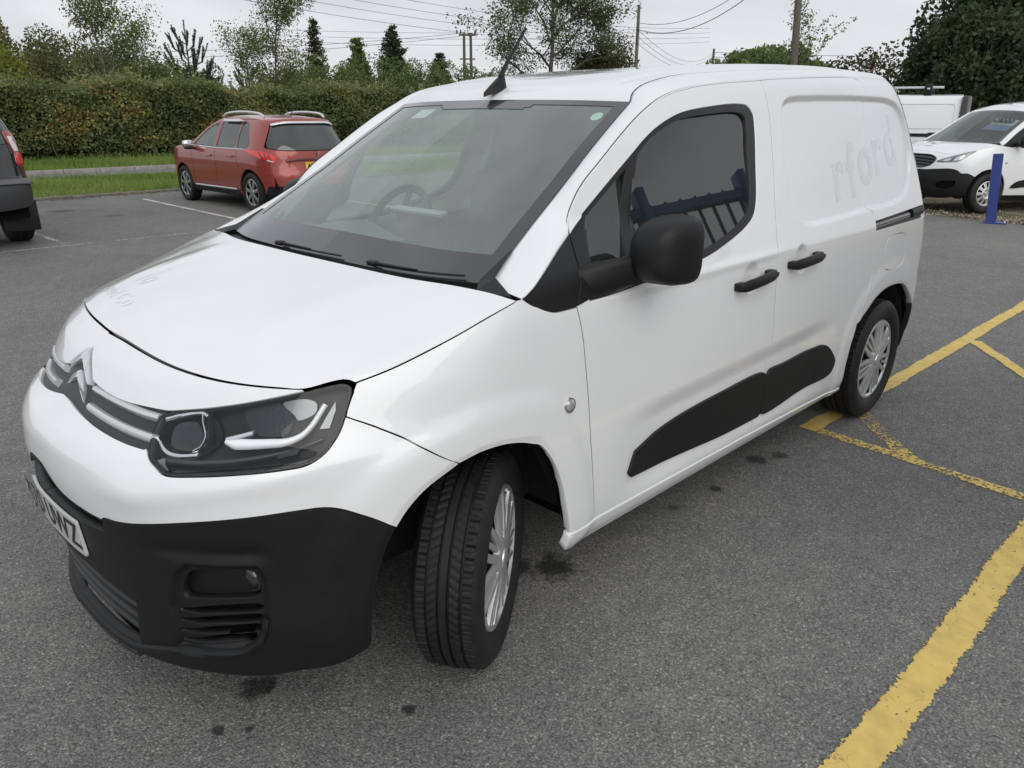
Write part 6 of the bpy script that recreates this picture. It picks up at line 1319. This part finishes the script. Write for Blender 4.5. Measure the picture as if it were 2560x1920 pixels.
# ---- black car at the left edge, tail towards us
def black_suv():
    BLK = mat('black_paint', (.008, .008, .009), .25, coat=1.)
    root = empty('parked_car', (.43, 9.17, 0), R(90), 'black off-road car at the left edge with a red and white tail light', 'car')
    xf = pchip([.3, .45, .62, .75, .80, .9, 1.1, 1.3, 1.5, 1.65, 1.72], [-.80, -.90, -.92, -.90, -.80, -.78, -.76, -.70, -.60, -.48, -.3])
    wt = pchip([.3, .5, .75, .9, 1.05, 1.2, 1.35, 1.5, 1.62, 1.7], [.86, .915, .925, .920, .912, .892, .85, .785, .70, .58])
    ys = lambda x, z: wt(z)-.35*(np.clip(np.asarray(x)-3.0, 0, .8)/.8)**2.2
    W = skin_metric(Wrap(xf, ys, .0, 4.2)); _bs = np.linspace(.05, 1, 200); _bx = W.base(_bs, np.full(200, .5))[:, 0]; S = lambda x: x+1 if x > 0 else float(np.interp(x, _bx, _bs))
    ra = [(S(x), z) for x, z in arcpts(0, .37, .43, R(190), R(-12))]; fa = arcpts(S(2.7), .37, .43, R(190), R(-10))
    out = chain(lin([(0, .80), (.72, .80), (.80, .62)], .05), lin([(.80, .62), ra[0]], .03), lin(ra, .04), lin([ra[-1], (S(.5), .36), (S(2.2), .36), fa[0]], .06), lin(fa, .04), lin([fa[-1], (S(3.5), .35), (S(3.6), .9), (S(3.4), 1.05), (S(2.4), 1.12), (S(1.5), 1.62), (S(.4), 1.69), (S(0), 1.67), (.62, 1.62)], .06), lin([(.62, 1.62), (.66, 1.45), (.70, 1.22), (.55, 1.20), (0, 1.20), (0, .80)], .05))
    wn = lin([(S(.15), 1.2), (S(2.1), 1.16), (S(1.45), 1.52), (S(.3), 1.56), (S(.15), 1.2)], .05)[:-1]
    panel('body', [out, wn], BLK, root, W, gap=0, depth=.02, step=.05, mirror='join')
    a = panel('side_window', [wn], TINT, root, W, off=-.006, gap=-.004, depth=0, step=.08); mirror_copy(a, root)
    panel('tailgate_glass', [chain(lin([(0, 1.205), (.60, 1.21), (.66, 1.45), (.60, 1.60), (0, 1.64), (0, 1.205)], .04))], TINT, root, W, off=-.004, gap=0, depth=0, step=.06, mirror='join'); panel('glass_backing', [lin([(0, 1.15), (.66, 1.15), (.66, 1.62), (0, 1.66), (0, 1.15)], .05)[:-1]], DARK, root, W, off=-.06, gap=0, depth=0, step=.08, mirror='join')
    rail = [(.62, 1.62), (S(0), 1.67), (S(.4), 1.69), (S(1.5), 1.62)]
    hr = np.vstack([[(-.47, 0, 1.66)], W.P(*np.array([(.3, 1.65), (.62, 1.62)]).T)]); hf = [(1.6, 0, 1.68), (1.56, -.4, 1.665), tuple(W.P(S(1.5), 1.62))]
    patch('roof', Coons(Curve(hr), Curve(hf), Curve([(-.47, 0, 1.66), (.4, 0, 1.74), (1.6, 0, 1.68)]), Curve(W.P(*np.array(rail).T))), BLK, root, 12, 14, mirror='join', rim=.01)
    bs = [(2.5, 0, 1.13), (2.45, -.5, 1.13), tuple(W.P(S(2.4), 1.12))]; patch('windscreen', Coons(Curve(hf), Curve(bs), Curve([hf[0], bs[0]]), Curve(W.P(*np.array([(S(1.5), 1.62), (S(2.0), 1.38), (S(2.4), 1.12)]).T))), TINT, root, 10, 10, mirror='join', rim=0)
    fe = [(3.55, 0, 1.04), (3.5, -.4, 1.03), tuple(W.P(S(3.4), 1.05))]; patch('hood', Coons(Curve(bs), Curve(fe), Curve([bs[0], fe[0]]), Curve(W.P(*np.array([(S(2.4), 1.12), (S(3.0), 1.09), (S(3.4), 1.05)]).T))), BLK, root, 10, 10, mirror='join', rim=.01)
    BUM = mat('bumper_grey', (.03, .031, .034), .5, bump=.2, bscale=500)
    bm_ = panel('rear_bumper', [chain(cr([(0, .795), (.5, .79), (.70, .775)], .04), lin([(.70, .775), (.76, .62), (.72, .54), (.55, .50), (0, .46), (0, .795)], .04))], BUM, root, W, off=.012, gap=0, depth=.06, step=.05, mirror='join')
    strip('bumper_step', W, cr([(0, .772), (.5, .768), (.69, .756)], .04), .02, .012, mat('step_grey', (.10, .10, .11), .5), root, .03, 'join')
    TL = mat('tail_red_dark', (.26, .008, .014), .12, coat=1.); CW = mat('lamp_clear2', (.62, .62, .60), .12, coat=1.)
    t = panel('tail_light', [cr([(.50, .965), (.70, .965), (.755, .975), (.745, 1.08), (.70, 1.11), (.655, 1.13), (.665, 1.20), (.70, 1.24), (.685, 1.30), (.63, 1.335), (.47, 1.34), (.455, 1.28), (.50, 1.1)], .02, True)], TL, root, W, off=.014, gap=0, depth=.03, step=.03)
    panel('clear_lamp', [lin([(.500, 1.12), (.595, 1.12), (.600, 1.20), (.570, 1.235), (.600, 1.28), (.495, 1.285), (.485, 1.20), (.500, 1.12)], .02)[:-1]], CW, t, W, off=.020, gap=0, depth=.01, step=.02)
    panel('stop_lamp', [cr([(.52, .99), (.64, .99), (.64, 1.085), (.52, 1.09)], .02, True)], mat('tail_red', (.42, .012, .012), .12, coat=1.), t, W, off=.020, gap=0, depth=.01, step=.03)
    mirror_copy(t, root)
    o = seam(W, lin([(.44, .80), (.44, 1.0), (.43, 1.2), (.50, 1.6)], .03), root); mirror_copy(o, root)
    for sg in (-1, 1):
        MB().tube(cr([(-.20, sg*.62, 1.66), (-.1, sg*.63, 1.72), (.6, sg*.64, 1.765), (1.3, sg*.63, 1.74), (1.45, sg*.63, 1.68)], .1), .025, 8).build('roof_rail', SATIN, root, True)
        MB().box((-.49, sg*.74, .36), (.03, .40, .36), bev=.012, ry=.06).build('mud_flap', BLACKP, root)
        for cx in (0, 2.7): make_wheel(root, (cx, sg*.80, .372), 0, sg, .372, .245, .225, 'alloy', 120)
    for cx in (0, 2.7): arch_ring(W, cx, .37, .43, root, None, 0)
    MB().prism([(-.7, .35), (3.4, .35), (3.3, .95), (-.6, 1.1)], -.80, .80).build('underbody', DARK, root)
    MB().lathe([(0, -.004), (.014, -.003), (.016, .002)], 12, (-.945, .55, .68), 'x').build('parking_sensor', BUM, root)
black_suv()
# ---- white van with a price in its window, facing us on the right
def connect_van():
    root = empty('parked_van', (13.87, 2.01, 0), R(-31), 'white small van with a price sticker behind its windscreen, behind the blue post', 'van', 'white vans parked on the gravel')
    xf = pchip([.2, .28, .4, .55, .66, .75, .83, .90, .95, 1.0, 1.06], [-.76, -.82, -.86, -.875, -.87, -.86, -.84, -.80, -.75, -.67, -.5])
    wt = pchip([.2, .3, .5, .7, .9, 1.0, 1.1, 1.25, 1.4, 1.55, 1.68, 1.76], [.82, .87, .905, .912, .905, .892, .87, .83, .785, .735, .68, .60])
    def ys(x, z):
        x = np.asarray(x, float); r = .25; xe = 3.50; t = np.clip(x-(xe-r), 0, r*.999)
        return wt(z)-.04*sstep(1.2, .2, x)*sstep(1.1, 1.3, z)-(r-np.sqrt(r*r-t*t))
    W = skin_metric(Wrap(xf, ys, .1, 2.5)); S = lambda x: x+.9
    def X(p): return [(S(x), z) for x, z in p]
    # outlines: arch of the front wheel crosses the nose part of the skin, so it is given in skin coordinates
    arch = [(.735, .30), (.742, .42), (.765, .53), (.80, .62), (.85, .685), (.91, .715), (.965, .722), (1.02, .705), (1.09, .65), (1.155, .57), (1.20, .47), (1.225, .36), (1.23, .30)]
    ra = arcpts(S(2.66), .31, .385, R(190), R(-8))
    hoodf = [(0, .985), (.15, .978), (.3, .962), (.42, .955), (.50, .975), (.60, 1.00)]; hoods = [(.60, 1.00), (.72, 1.03), (.85, 1.065), (.97, 1.10)]
    grille = cr([(0, .935), (.20, .925), (.285, .87), (.265, .80), (.17, .735), (0, .72)], .03)
    hl = cr([(.295, .830), (.36, .875), (.47, .93), (.60, .985), (.70, 1.005), (.66, .95), (.60, .885), (.56, .845), (.46, .825), (.36, .818)], .02, True)
    bwl = [(0, .70), (.2, .70), (.33, .715), (.50, .725), (.58, .70), (.63, .655), (.70, .655), (.79, .60)]
    nose = chain(cr(hoodf, .03), lin([(.60, 1.0), (.70, 1.015), (.72, .96), (.79, .60)], .03), cr(bwl[::-1], .03), lin([(0, .70), (0, .72)], .03), grille[::-1], lin([(0, .935), (0, .985)], .03))
    panel('front_panel', [nose, hl], WHITE, root, W, gap=.001, depth=.02, step=.025, mirror='join')
    blk = chain(cr(bwl, .03), lin([(.79, .60), (.765, .53), (.742, .42), (.735, .30)], .03), cr([(.735, .30), (.5, .25), (.25, .24), (0, .24)], .03), lin([(0, .24), (0, .70)], .03))
    fogh = cr([(.36, .42), (.37, .50), (.58, .525), (.57, .44), (.50, .40)], .02, True)
    panel('lower_bumper', [blk, fogh], BLACKP, root, W, gap=.001, depth=.03, step=.025, mirror='join')
    o = panel('fog_pocket', [cr([(.35, .40), (.36, .51), (.59, .535), (.58, .43), (.50, .39)], .02, True)], DARK, root, W, off=-.03, gap=0, depth=0, step=.03); mirror_copy(o, root)
    panel('grille_panel', [chain(grille, lin([(0, .72), (0, .935)], .03))], BLACKG, root, W, off=-.015, gap=-.004, depth=0, step=.03, mirror='join')
    for z in (.77, .82, .87): strip('grille_bar', W, cr([(0, z+.015), (.14, z+.008), (.25, z-.005)], .02), .012, .014, BLACKP, root, -.012, 'join')
    strip('grille_frame', W, grille, .008, .008, BLACKG, root, -.002, 'join')
    h = panel('headlight', [hl], mat('lamp_mirror', (.26, .265, .27), .3, metal=.8, coat=1.), root, W, off=-.012, gap=.002, depth=0, step=.02)
    panel('headlight_lens', [hl], LENS, h, W, off=-.001, gap=.002, depth=0, step=.03)
    hs = strip('headlight_divider', W, lin([(.47, .83), (.49, .90)], .01), .006, .006, DARK, h, -.010); strip('headlight_divider', W, cr([(.31, .832), (.42, .822), (.56, .838), (.62, .90), (.69, 1.0)], .02), .006, .006, BLACKG, h, -.006)
    panel('dipped_lamp', [cr([(.375, .845), (.44, .855), (.46, .895), (.40, .88)], .01, True)], CHROME, h, W, off=-.006, gap=0, depth=.004, step=.02); panel('main_lamp', [cr([(.50, .86), (.57, .875), (.60, .94), (.53, .92)], .01, True)], CHROME, h, W, off=-.006, gap=0, depth=.004, step=.02)
    mirror_copy(h, root)
    wing = chain(cr(hoods, .03), lin([(.97, 1.10), (1.03, 1.075), (1.18, 1.04)], .03), cr([(1.18, 1.04), (1.20, .8), (1.215, .55), (1.235, .30)], .03), lin([(1.235, .30), (1.228, .30)], .02), cr(arch[::-1][1:9], .02), cr([(.80, .62), (.79, .60)], .02), lin([(.79, .60), (.72, .96), (.70, 1.015), (.60, 1.00)], .03))
    w = panel('front_wing', [wing], WHITE, root, W, gap=.001, depth=.02, step=.03); mirror_copy(w, root)
    top = X([(.86, 1.60), (1.1, 1.69), (1.4, 1.725), (2.2, 1.75), (3.1, 1.74), (3.38, 1.70)]); pil = X([(.10, 1.12), (.30, 1.245), (.55, 1.41), (.86, 1.60)])
    side = chain(cr([(1.18, 1.04), (1.20, .8), (1.215, .55), (1.235, .30)], .03)[::-1], lin([(1.18, 1.04), (1.03, 1.075), (1.0, 1.12)], .03), cr(pil, .03), cr(top, .03), lin([(S(3.38), 1.70), (S(3.46), 1.0), (S(3.47), .35)], .04), lin([(S(3.47), .35), ra[-1]], .04), lin(ra[::-1], .04), lin([ra[0], (S(2.2), .27), (1.24, .27), (1.235, .30)], .04))
    win = cr(X([(.42, 1.11), (1.32, 1.14), (1.40, 1.20), (1.40, 1.50), (1.30, 1.565), (.95, 1.55), (.70, 1.42)]), .02, True)
    sp = panel('body_side', [side, win], WHITE, root, W, gap=.001, depth=.02, step=.035); mirror_copy(sp, root)
    o = panel('side_window', [win], TINT, root, W, off=-.006, gap=-.004, depth=0, step=.06); mirror_copy(o, root)
    sail = panel('sail_panel', [lin(X([(.13, 1.085), (.34, 1.055), (.46, 1.10), (.70, 1.42), (.60, 1.37), (.13, 1.085)]), .02)[:-1]], BLACKP, root, W, off=.004, gap=0, depth=.01, step=.03); mirror_copy(sail, root)
    for pth in (X([(1.45, 1.70), (1.44, 1.2), (1.46, .8), (1.46, .31)]), X([(2.35, 1.72), (2.30, 1.1), (2.28, .75)])): o = seam(W, cr(pth, .04), root); mirror_copy(o, root)
    tr = panel('door_moulding', [cr(X([(.42, .42), (.50, .50), (.62, .535), (1.2, .55), (1.95, .55), (1.95, .46), (1.2, .44), (.75, .425)]), .03, True)], BLACKP, root, W, off=.012, gap=0, depth=.02, step=.04); mirror_copy(tr, root)
    sl = panel('sill', [lin([(1.235, .295), (S(2.2), .265), (S(2.2), .20), (1.235, .20), (1.235, .295)], .05)[:-1]], BLACKP, root, W, gap=0, depth=.03, step=.06, off=.004); mirror_copy(sl, root)
    hd = strip('door_handle', W, lin(X([(1.18, .96), (1.36, .965)]), .03), .016, .035, BLACKP, root); mirror_copy(hd, root)
    c = W.P(np.float64(1.14), np.float64(.82)); o = MB().lathe([(0, -.012), (.02, -.010), (.024, .0)], 14, tuple(c), 'y').build('side_repeater', SILVER, root, True); mirror_copy(o, root)
    fr = center_curve(W, cr(hoodf, .02)); sd = W.P(*np.array(cr(hoods, .02)).T); rear = [(-.05, 0, 1.12), (-.03, -.4, 1.12), (.03, -.72, 1.115), tuple(sd[-1])]
    H = Coons(Curve(fr), Curve(rear), Curve([tuple(fr[0]), (-.55, 0, 1.04), (-.3, 0, 1.085), (-.05, 0, 1.12)]), Curve(sd)); patch('hood', H, WHITE, root, 24, 20, .0, .995, .004, .99, mirror='join', rim=.012)
    edge = W.P(*np.array(cr(pil, .03)).T)*[1, .94, 1]; lo = [(-.02, 0, 1.11), (.0, -.4, 1.11), tuple(edge[0])]; hd_ = [(.76, 0, 1.64), (.79, -.35, 1.63), tuple(edge[-1])]
    G = Coons(Curve(lo), Curve(hd_), Curve([lo[0], (.38, 0, 1.40), hd_[0]]), Curve(edge)); ws = patch('windscreen', G, glass_mat('van_glass', (.62, .70, .67), 1.6, .05), root, 16, 16, mirror='join', rim=0)
    for a in ((.94, 1, 0, 1), (0, .94, 0, .06), (0, .94, .955, 1)):
        if a[0] == 0: patch('windscreen_border', G, BLACKG, ws, 10, 10, *a, off=-.003, rim=0, mirror='join')
        else:
            o = patch('windscreen_border', G, BLACKG, ws, 10, 10, *a, off=-.003, rim=0); mirror_copy(o, ws)
    A_ = W.P(*np.array(cr(pil, .03)).T); B_ = edge; K = 5; n = len(A_); V = np.stack([A_*(1-k/K)+B_*(k/K)+np.array([-.010, -.004, .008])*math.sin(math.pi*k/K) for k in range(K+1)], 1); o = mesh('pillar', V.reshape(-1, 3), grid_faces(n, K+1), WHITE, root, True); mirror_copy(o, root)
    T3 = W.P(*np.array(cr(top, .04)).T); T3[0] = edge[-1]
    patch('roof', Coons(Curve(hd_), Curve([(3.42, 0, 1.76), (3.4, -.4, 1.75), tuple(T3[-1])]), Curve([hd_[0], (.95, 0, 1.72), (1.3, 0, 1.78), (2.2, 0, 1.83), (3.1, 0, 1.82), (3.42, 0, 1.76)]), Curve(T3)), WHITE, root, 16, 24, mirror='join', rim=.01)
    zs = np.linspace(.3, 1.7, 10); e = W.P(np.full(10, S(3.44)), zs); V = np.concatenate([np.stack([e[:, 0]+.05*(1-k**4), e[:, 1]*-k, e[:, 2]], 1) for k in np.linspace(-1, 1, 9)]); mesh('tailgate', V, grid_faces(9, 10), WHITE, root, True)
    for sg in (-1, 1):
        MB().box((.44, sg*1.04, 1.15), (.12, .20, .20), bev=.04).build('door_mirror', BLACKP, root, True); MB().box((.42, sg*.92, 1.10), (.10, .12, .06), bev=.02).build('mirror_arm', BLACKP, root)
    MB().tube([(1.02, 0, 1.735), (1.20, -.02, 1.98)], [.008, .003], 6).build('aerial', SEAL, root)
    # price card behind the glass, on the passenger side
    pc = empty('price_card', (0, 0, 0)); pc.parent = root
    q = [G(u, v_, -.02) for u, v_ in ((.28, .60), (.86, .58), (.86, .76), (.28, .77))]; mesh('card', q, [(0, 1, 2, 3)], mat('card_mint', (.55, .68, .64), .6), pc)
    q = [G(u, v_, -.02) for u, v_ in ((.24, .44), (.86, .42), (.86, .575), (.28, .595))]; mesh('blue_card', q, [(0, 1, 2, 3)], mat('card_blue', (.12, .16, .38), .6), pc)
    V, F = text_mesh('£8000', .145, .005); U = .57+V[:, 0]/.75; VV = .665+V[:, 1]/1.0; mesh('price_figures', G(np.clip(U, 0, 1), np.clip(VV, 0, 1), -.014 if False else .004)*1.0, F, mat('plate_black', (.012, .012, .012), .5), pc)
    # cabin
    MB().prism([(-.25, .3), (3.3, .3), (3.3, .95), (.5, .95), (.45, 1.05), (0.05, 1.08), (-.25, .9)], -.72, .72).build('dashboard', mat('dash_grey', (.055, .058, .062), .65), root)
    for y in (-.38, .38): MB().box((1.25, y, 1.15), (.16, .5, .6), bev=.05, ry=.2).build('seat', mat('seat_cloth', (.03, .031, .034), .9), root); MB().box((1.35, y, 1.52), (.1, .28, .18), bev=.04).build('headrest', mat('seat_cloth', (.03, .031, .034), .9), root)
    MB().box((1.62, 0, 1.25), (.02, 1.4, .85)).build('bulkhead', mat('bulkhead_grey', (.055, .058, .06), .8), root)
    q = Matrix.Rotation(R(-62), 3, 'Y'); MB().tube([q @ Vector((.185*math.cos(t), .185*math.sin(t), 0))+Vector((.60, .37, 1.10)) for t in np.linspace(0, 2*math.pi, 24)], .016, 8, cap=False).build('steering_wheel', SEAL, root, True)
    for cx in (0, 2.66):
        for sg in (-1, 1): make_wheel(root, (cx, sg*.79, .325), 0, sg, .325, .205, .20, 'steel', 64, mat('steel_silver', (.55, .55, .54), .35, metal=.6))
        arch_ring(W, cx, .30, .40, root, None, 0)
connect_van()
# ---- larger white van behind it
def big_van():
    root = empty('parked_van', (18.8, 3.27, 0), R(105), 'white long van with a roof bar, half hidden behind the near van', 'van', 'white vans parked on the gravel')
    # local x forward from the tail; left side (+y) faces the camera
    prof = [(0, .45), (.02, .30), (4.2, .28), (4.85, .35), (4.95, .6), (4.9, .95), (4.6, 1.10), (4.05, 1.22), (3.35, 1.86), (3.1, 1.95), (2.6, 1.98), (.25, 1.97), (.06, 1.90)]
    Y = [(-.98, 1.), (-.985, .97), (0, 0)]
    def body():
        b = bmesh.new(); n = len(prof); rings = []
        for y, k in ((.80, .93), (.93, .985), (.985, 1.0)):
            pass
        V = []; cz = 1.1; cx = 2.4
        lev = [(-.985, 0), (-.985, 1), (.985, 1), (.985, 0)]
        def half(z): return float(np.interp(z, [.3, .6, 1.05, 1.2, 1.6, 1.85, 1.98], [.92, .975, .985, .965, .90, .83, .72]))
        L_ = [b.verts.new((x, half(z), z)) for x, z in prof]; R_ = [b.verts.new((x, -half(z), z)) for x, z in prof]
        b.faces.new(L_); b.faces.new(R_[::-1])
        for i in range(n): b.faces.new((L_[i], R_[i], R_[(i+1) % n], L_[(i+1) % n]))
        bmesh.ops.recalc_face_normals(b, faces=b.faces)
        me = bpy.data.meshes.new('body'); b.to_mesh(me); b.free(); o = bpy.data.objects.new('body', me); me.materials.append(WHITE); link(o, root); return o, half
    # side walls as gridded sheets so that they follow the tumblehome
    zt = [.30, .45, .60, .80, .95, 1.05, 1.12, 1.2, 1.3, 1.45, 1.6, 1.72, 1.82, 1.90, 1.95]
    half = lambda z: float(np.interp(z, [.3, .6, 1.05, 1.2, 1.6, 1.85, 1.95], [.93, .975, .985, .965, .90, .845, .78]))
    def xr(z): return float(np.interp(z, [.3, 1.2, 1.9, 1.95], [.0, .0, .06, .10]))
    def xfn(z): return float(np.interp(z, [.3, .6, .95, 1.12, 1.22, 1.86, 1.95], [4.85, 4.95, 4.9, 4.6, 4.05, 3.35, 3.1]))
    for sg in (1, -1):
        V = []; 
        for z in zt:
            for t in np.linspace(0, 1, 30): V.append((xr(z)+(xfn(z)-xr(z))*t, sg*half(z), z))
        o = mesh('body_side', V, grid_faces(len(zt), 30, sg > 0), WHITE, root, True)
        # pressed panels and seams
        def rect(x0, x1, z0, z1, off=.004): return [(x0, sg*(half(z0)+off), z0), (x1, sg*(half(z0)+off), z0), (x1, sg*(half(z1)+off), z1), (x0, sg*(half(z1)+off), z1)]
        for x0, x1 in ((.22, 1.62), (1.72, 2.98)):
            b = MB(); b.tube([(x, sg*(half(z)+.004), z) for x, z in ((x0+.08, 1.27), (x1-.08, 1.27), (x1-.02, 1.29), (x1, 1.35), (x1, 1.70), (x1-.02, 1.76), (x1-.08, 1.78), (x0+.08, 1.78), (x0+.02, 1.76), (x0, 1.70), (x0, 1.35), (x0+.02, 1.29), (x0+.08, 1.27))], .006, 4); b.build('panel_press', mat('press_grey', (.55, .56, .57), .4), root)
        for x in (1.67, 3.03): MB().tube([(x, sg*(half(z)+.001), z) for z in zt[2:]], .006, 4).build('panel_gap', DARK, root)
        mesh('side_rail', [(.4, sg*.99, 1.10), (1.66, sg*.99, 1.10), (1.66, sg*.988, 1.17), (.4, sg*.988, 1.17)], [(0, 1, 2, 3)], BLACKP, root)
        mesh('door_window', rect(3.1, 3.75, 1.24, 1.26)[:2]+[(3.5, sg*(half(1.75)+.004), 1.75), (3.12, sg*(half(1.75)+.004), 1.75)], [(0, 1, 2, 3)], BLACKG, root)
        MB().box((.02, sg*.895, 1.50), (.20, .16, .90), bev=.05, rx=sg*.16).build('tail_light', mat('lamp_smoke', (.02, .018, .018), .2, coat=.6), root)
        MB().box((3.85, sg*1.10, 1.25), (.14, .22, .34), bev=.05).build('door_mirror', BLACKP, root)
        for cx in (.9, 3.95): make_wheel(root, (cx, sg*.87, .345), 0, sg, .345, .215, .20, 'steel', 48)
    V = [(xr(z), sg*half(z), z) for z in zt for sg in (-1, 1)]; mesh('rear_doors', V, [(2*i, 2*i+1, 2*i+3, 2*i+2) for i in range(len(zt)-1)], WHITE, root, True)
    V = []; 
    xs = np.linspace(.10, 3.1, 12)
    for x in xs:
        for k in np.linspace(-1, 1, 9): V.append((x, .78*k, 1.95+.04*(1-k**4)))
    mesh('roof', V, grid_faces(12, 9), WHITE, root, True)
    fz = [.3, .6, .95, 1.12, 1.22]; V = [(xfn(z)+.03*(1-abs(k)**3), half(z)*k, z) for z in fz for k in np.linspace(-1, 1, 9)]; mesh('front_end', V, grid_faces(5, 9), WHITE, root, True)
    fz = [1.22, 1.5, 1.86, 1.95]; V = [(xfn(z)+.05*(1-abs(k)**3), half(z)*k, z) for z in fz for k in np.linspace(-1, 1, 9)]; mesh('windscreen', V, grid_faces(4, 9), BLACKG, root, True)
    MB().box((2.4, 0, .5), (4.3, 1.7, .4)).build('underbody', DARK, root)
    rk = empty('roof_rack', (0, 0, 0)); rk.parent = root
    for x in (.8, 2.6):
        MB().box((x, 0, 2.10), (.06, 1.5, .04), bev=.01).build('cross_bar', SATIN, rk)
        for sg in (-1, 1): MB().box((x, sg*.72, 2.08), (.16, .05, .24), bev=.015).build('rack_foot', BLACKP, rk)
    MB().tube([(.5, .62, 2.13), (3.0, .62, 2.13)], .022, 8).build('roof_bar', SATIN, rk)
big_van()
# ---- blue steel post
def blue_post():
    BLUE = mat('blue_paint', (.028, .05, .23), .42, coat=.3, var=.10, vscale=9)
    p = empty('steel_post', (12.2, .84, 0), R(15), 'leaning blue steel post on the edge of the tarmac', 'post')
    w, t, H = .135, .010, 1.02; b = MB()
    o = MB().prism([(-w/2, -w/2), (w/2, -w/2), (w/2, w/2), (-w/2, w/2)], 0, H, 'z').build('post_shaft', BLUE, p); 
    bm = bmesh.new(); bm.from_mesh(o.data); bmesh.ops.bevel(bm, geom=[e for e in bm.edges], offset=.006, segments=2, affect='EDGES'); bm.to_mesh(o.data); bm.free()
    o.rotation_euler = (R(0), R(-1.5), 0); o.rotation_euler = (R(-4.5), R(0), 0)
    MB().box((.0, -.06, .012), (.20, .30, .022), bev=.004).build('base_plate', BLUE, p)
    for x, y in ((-.075, -.18), (.075, -.18)): MB().lathe([(0, .022), (.012, .022), (.014, .0)], 6, (x, y, .022)).build('bolt', SILVER, p)
blue_post()
# ------------------------------------------------------------------ wires
wire((5, 39.5, 8.5), (70, 41, 8.2), 1.6, .012, 'lowest of the four long wires over the spruce'); wire((5, 39.5, 9.1), (70, 41, 8.6), 1.6, .012, 'second of the four long wires over the spruce'); wire((5, 39.5, 9.6), (70, 41, 9.0), 1.6, .012, 'third of the four long wires over the spruce'); wire((5, 39.5, 10.2), (70, 41, 9.4), 1.6, .012, 'topmost of the four long wires over the spruce')
wire((41.3, 45.4, 7.3), (5, 47, 4.0), .4, .014, 'upper wire running left from the twin pole'); wire((41.3, 45.4, 7.1), (5, 47, 3.5), .4, .014, 'lower wire running left from the twin pole')
wire((42.95, 30, 6.7), (38.5, 18, 8.6), 1.25, .022, 'thick sagging cable between the two wooden poles'); wire((42.95, 30, 7.1), (38.5, 18, 9.0), 1.1, .016, 'second sagging cable between the two wooden poles')
for i, z in enumerate((6.7, 6.3, 5.9)):
    n_ = ('upper', 'middle', 'lower')[i]
    wire((42.95, 30, z), (102.6, 60, 9.9-.35*i), 1.6, .013, n_+' of three wires running from the thin pole to the distant pole'); wire((42.95, 30, z), (30, 60, z+1.2), .3, .011, n_+' of three wires running from the thin pole into the big tree')
wire((102.6, 60, 9.8), (150, 20, 10.6), .6, .03, 'wire running right from the distant pole'); wire((102.6, 60, 9.2), (150, 20, 9.4), .6, .03, 'lower wire running right from the distant pole')
# ------------------------------------------------------------------ yard behind the camera: seen only as reflections in the van's side
def yard():
    DG = mat('dark_cladding', (.02, .03, .03), .5, var=.1); BLUE = mat('blue_paint', (.028, .05, .23), .42)
    f = empty('steel_fence', (6.6, -3.35, 0), 0, 'tall blue steel bar fence across the yard, reflected in the van door window', 'fence')
    for k in range(3): MB().box((-4+1.4*k, 0, 1.4), (.10, .10, 2.8), bev=.01).build('fence_post', BLUE, f)
    for z in (.3, 1.5, 2.65): MB().box((-2.6, 0, z), (2.8, .05, .06)).build('fence_rail', BLUE, f)
    bar = None
    for k in range(14):
        if bar is None: bar = MB().box((0, 0, 1.45), (.022, .02, 2.5)).build('fence_bar', DG, f); bar.location = (-3.9, 0, 0)
        else: c = bar.copy(); link(c, f); c.location = (-3.9+.2*k, 0, 0)
    b = empty('storage_shed', (2.0, -3.9, 0), 0, 'dark clad storage shed beside the yard fence', 'shed')
    MB().box((0, 0, 2.3), (1.15, 1.0, 4.6), bev=.02).build('wall', DG, b)
    for k in range(5): MB().box((-.46+.23*k, .52, 2.3), (.05, .05, 4.5)).build('cladding_rib', DG, b)
    MB().box((0, 0, 4.64), (1.3, 1.15, .06)).build('roof', DG, b)
    s = empty('notice_board', (3.25, -3.26, 2.35), 0, 'white notice board fixed to the yard fence', 'sign')
    MB().box((0, 0, 0), (.9, .03, 1.1), bev=.005).build('board', mat('sign_white', (.7, .7, .68), .5), s); MB().box((0, .018, -.45), (.88, .01, .16)).build('board_band', mat('sign_red', (.45, .05, .04), .5), s)
    V, F = text_mesh('NOTICE', .16, .002); mesh('lettering', np.stack([-V[:, 0], np.full(len(V), .018), V[:, 1]+.38], 1), F, mat('plate_black', (.012, .012, .012), .5), s)
yard()
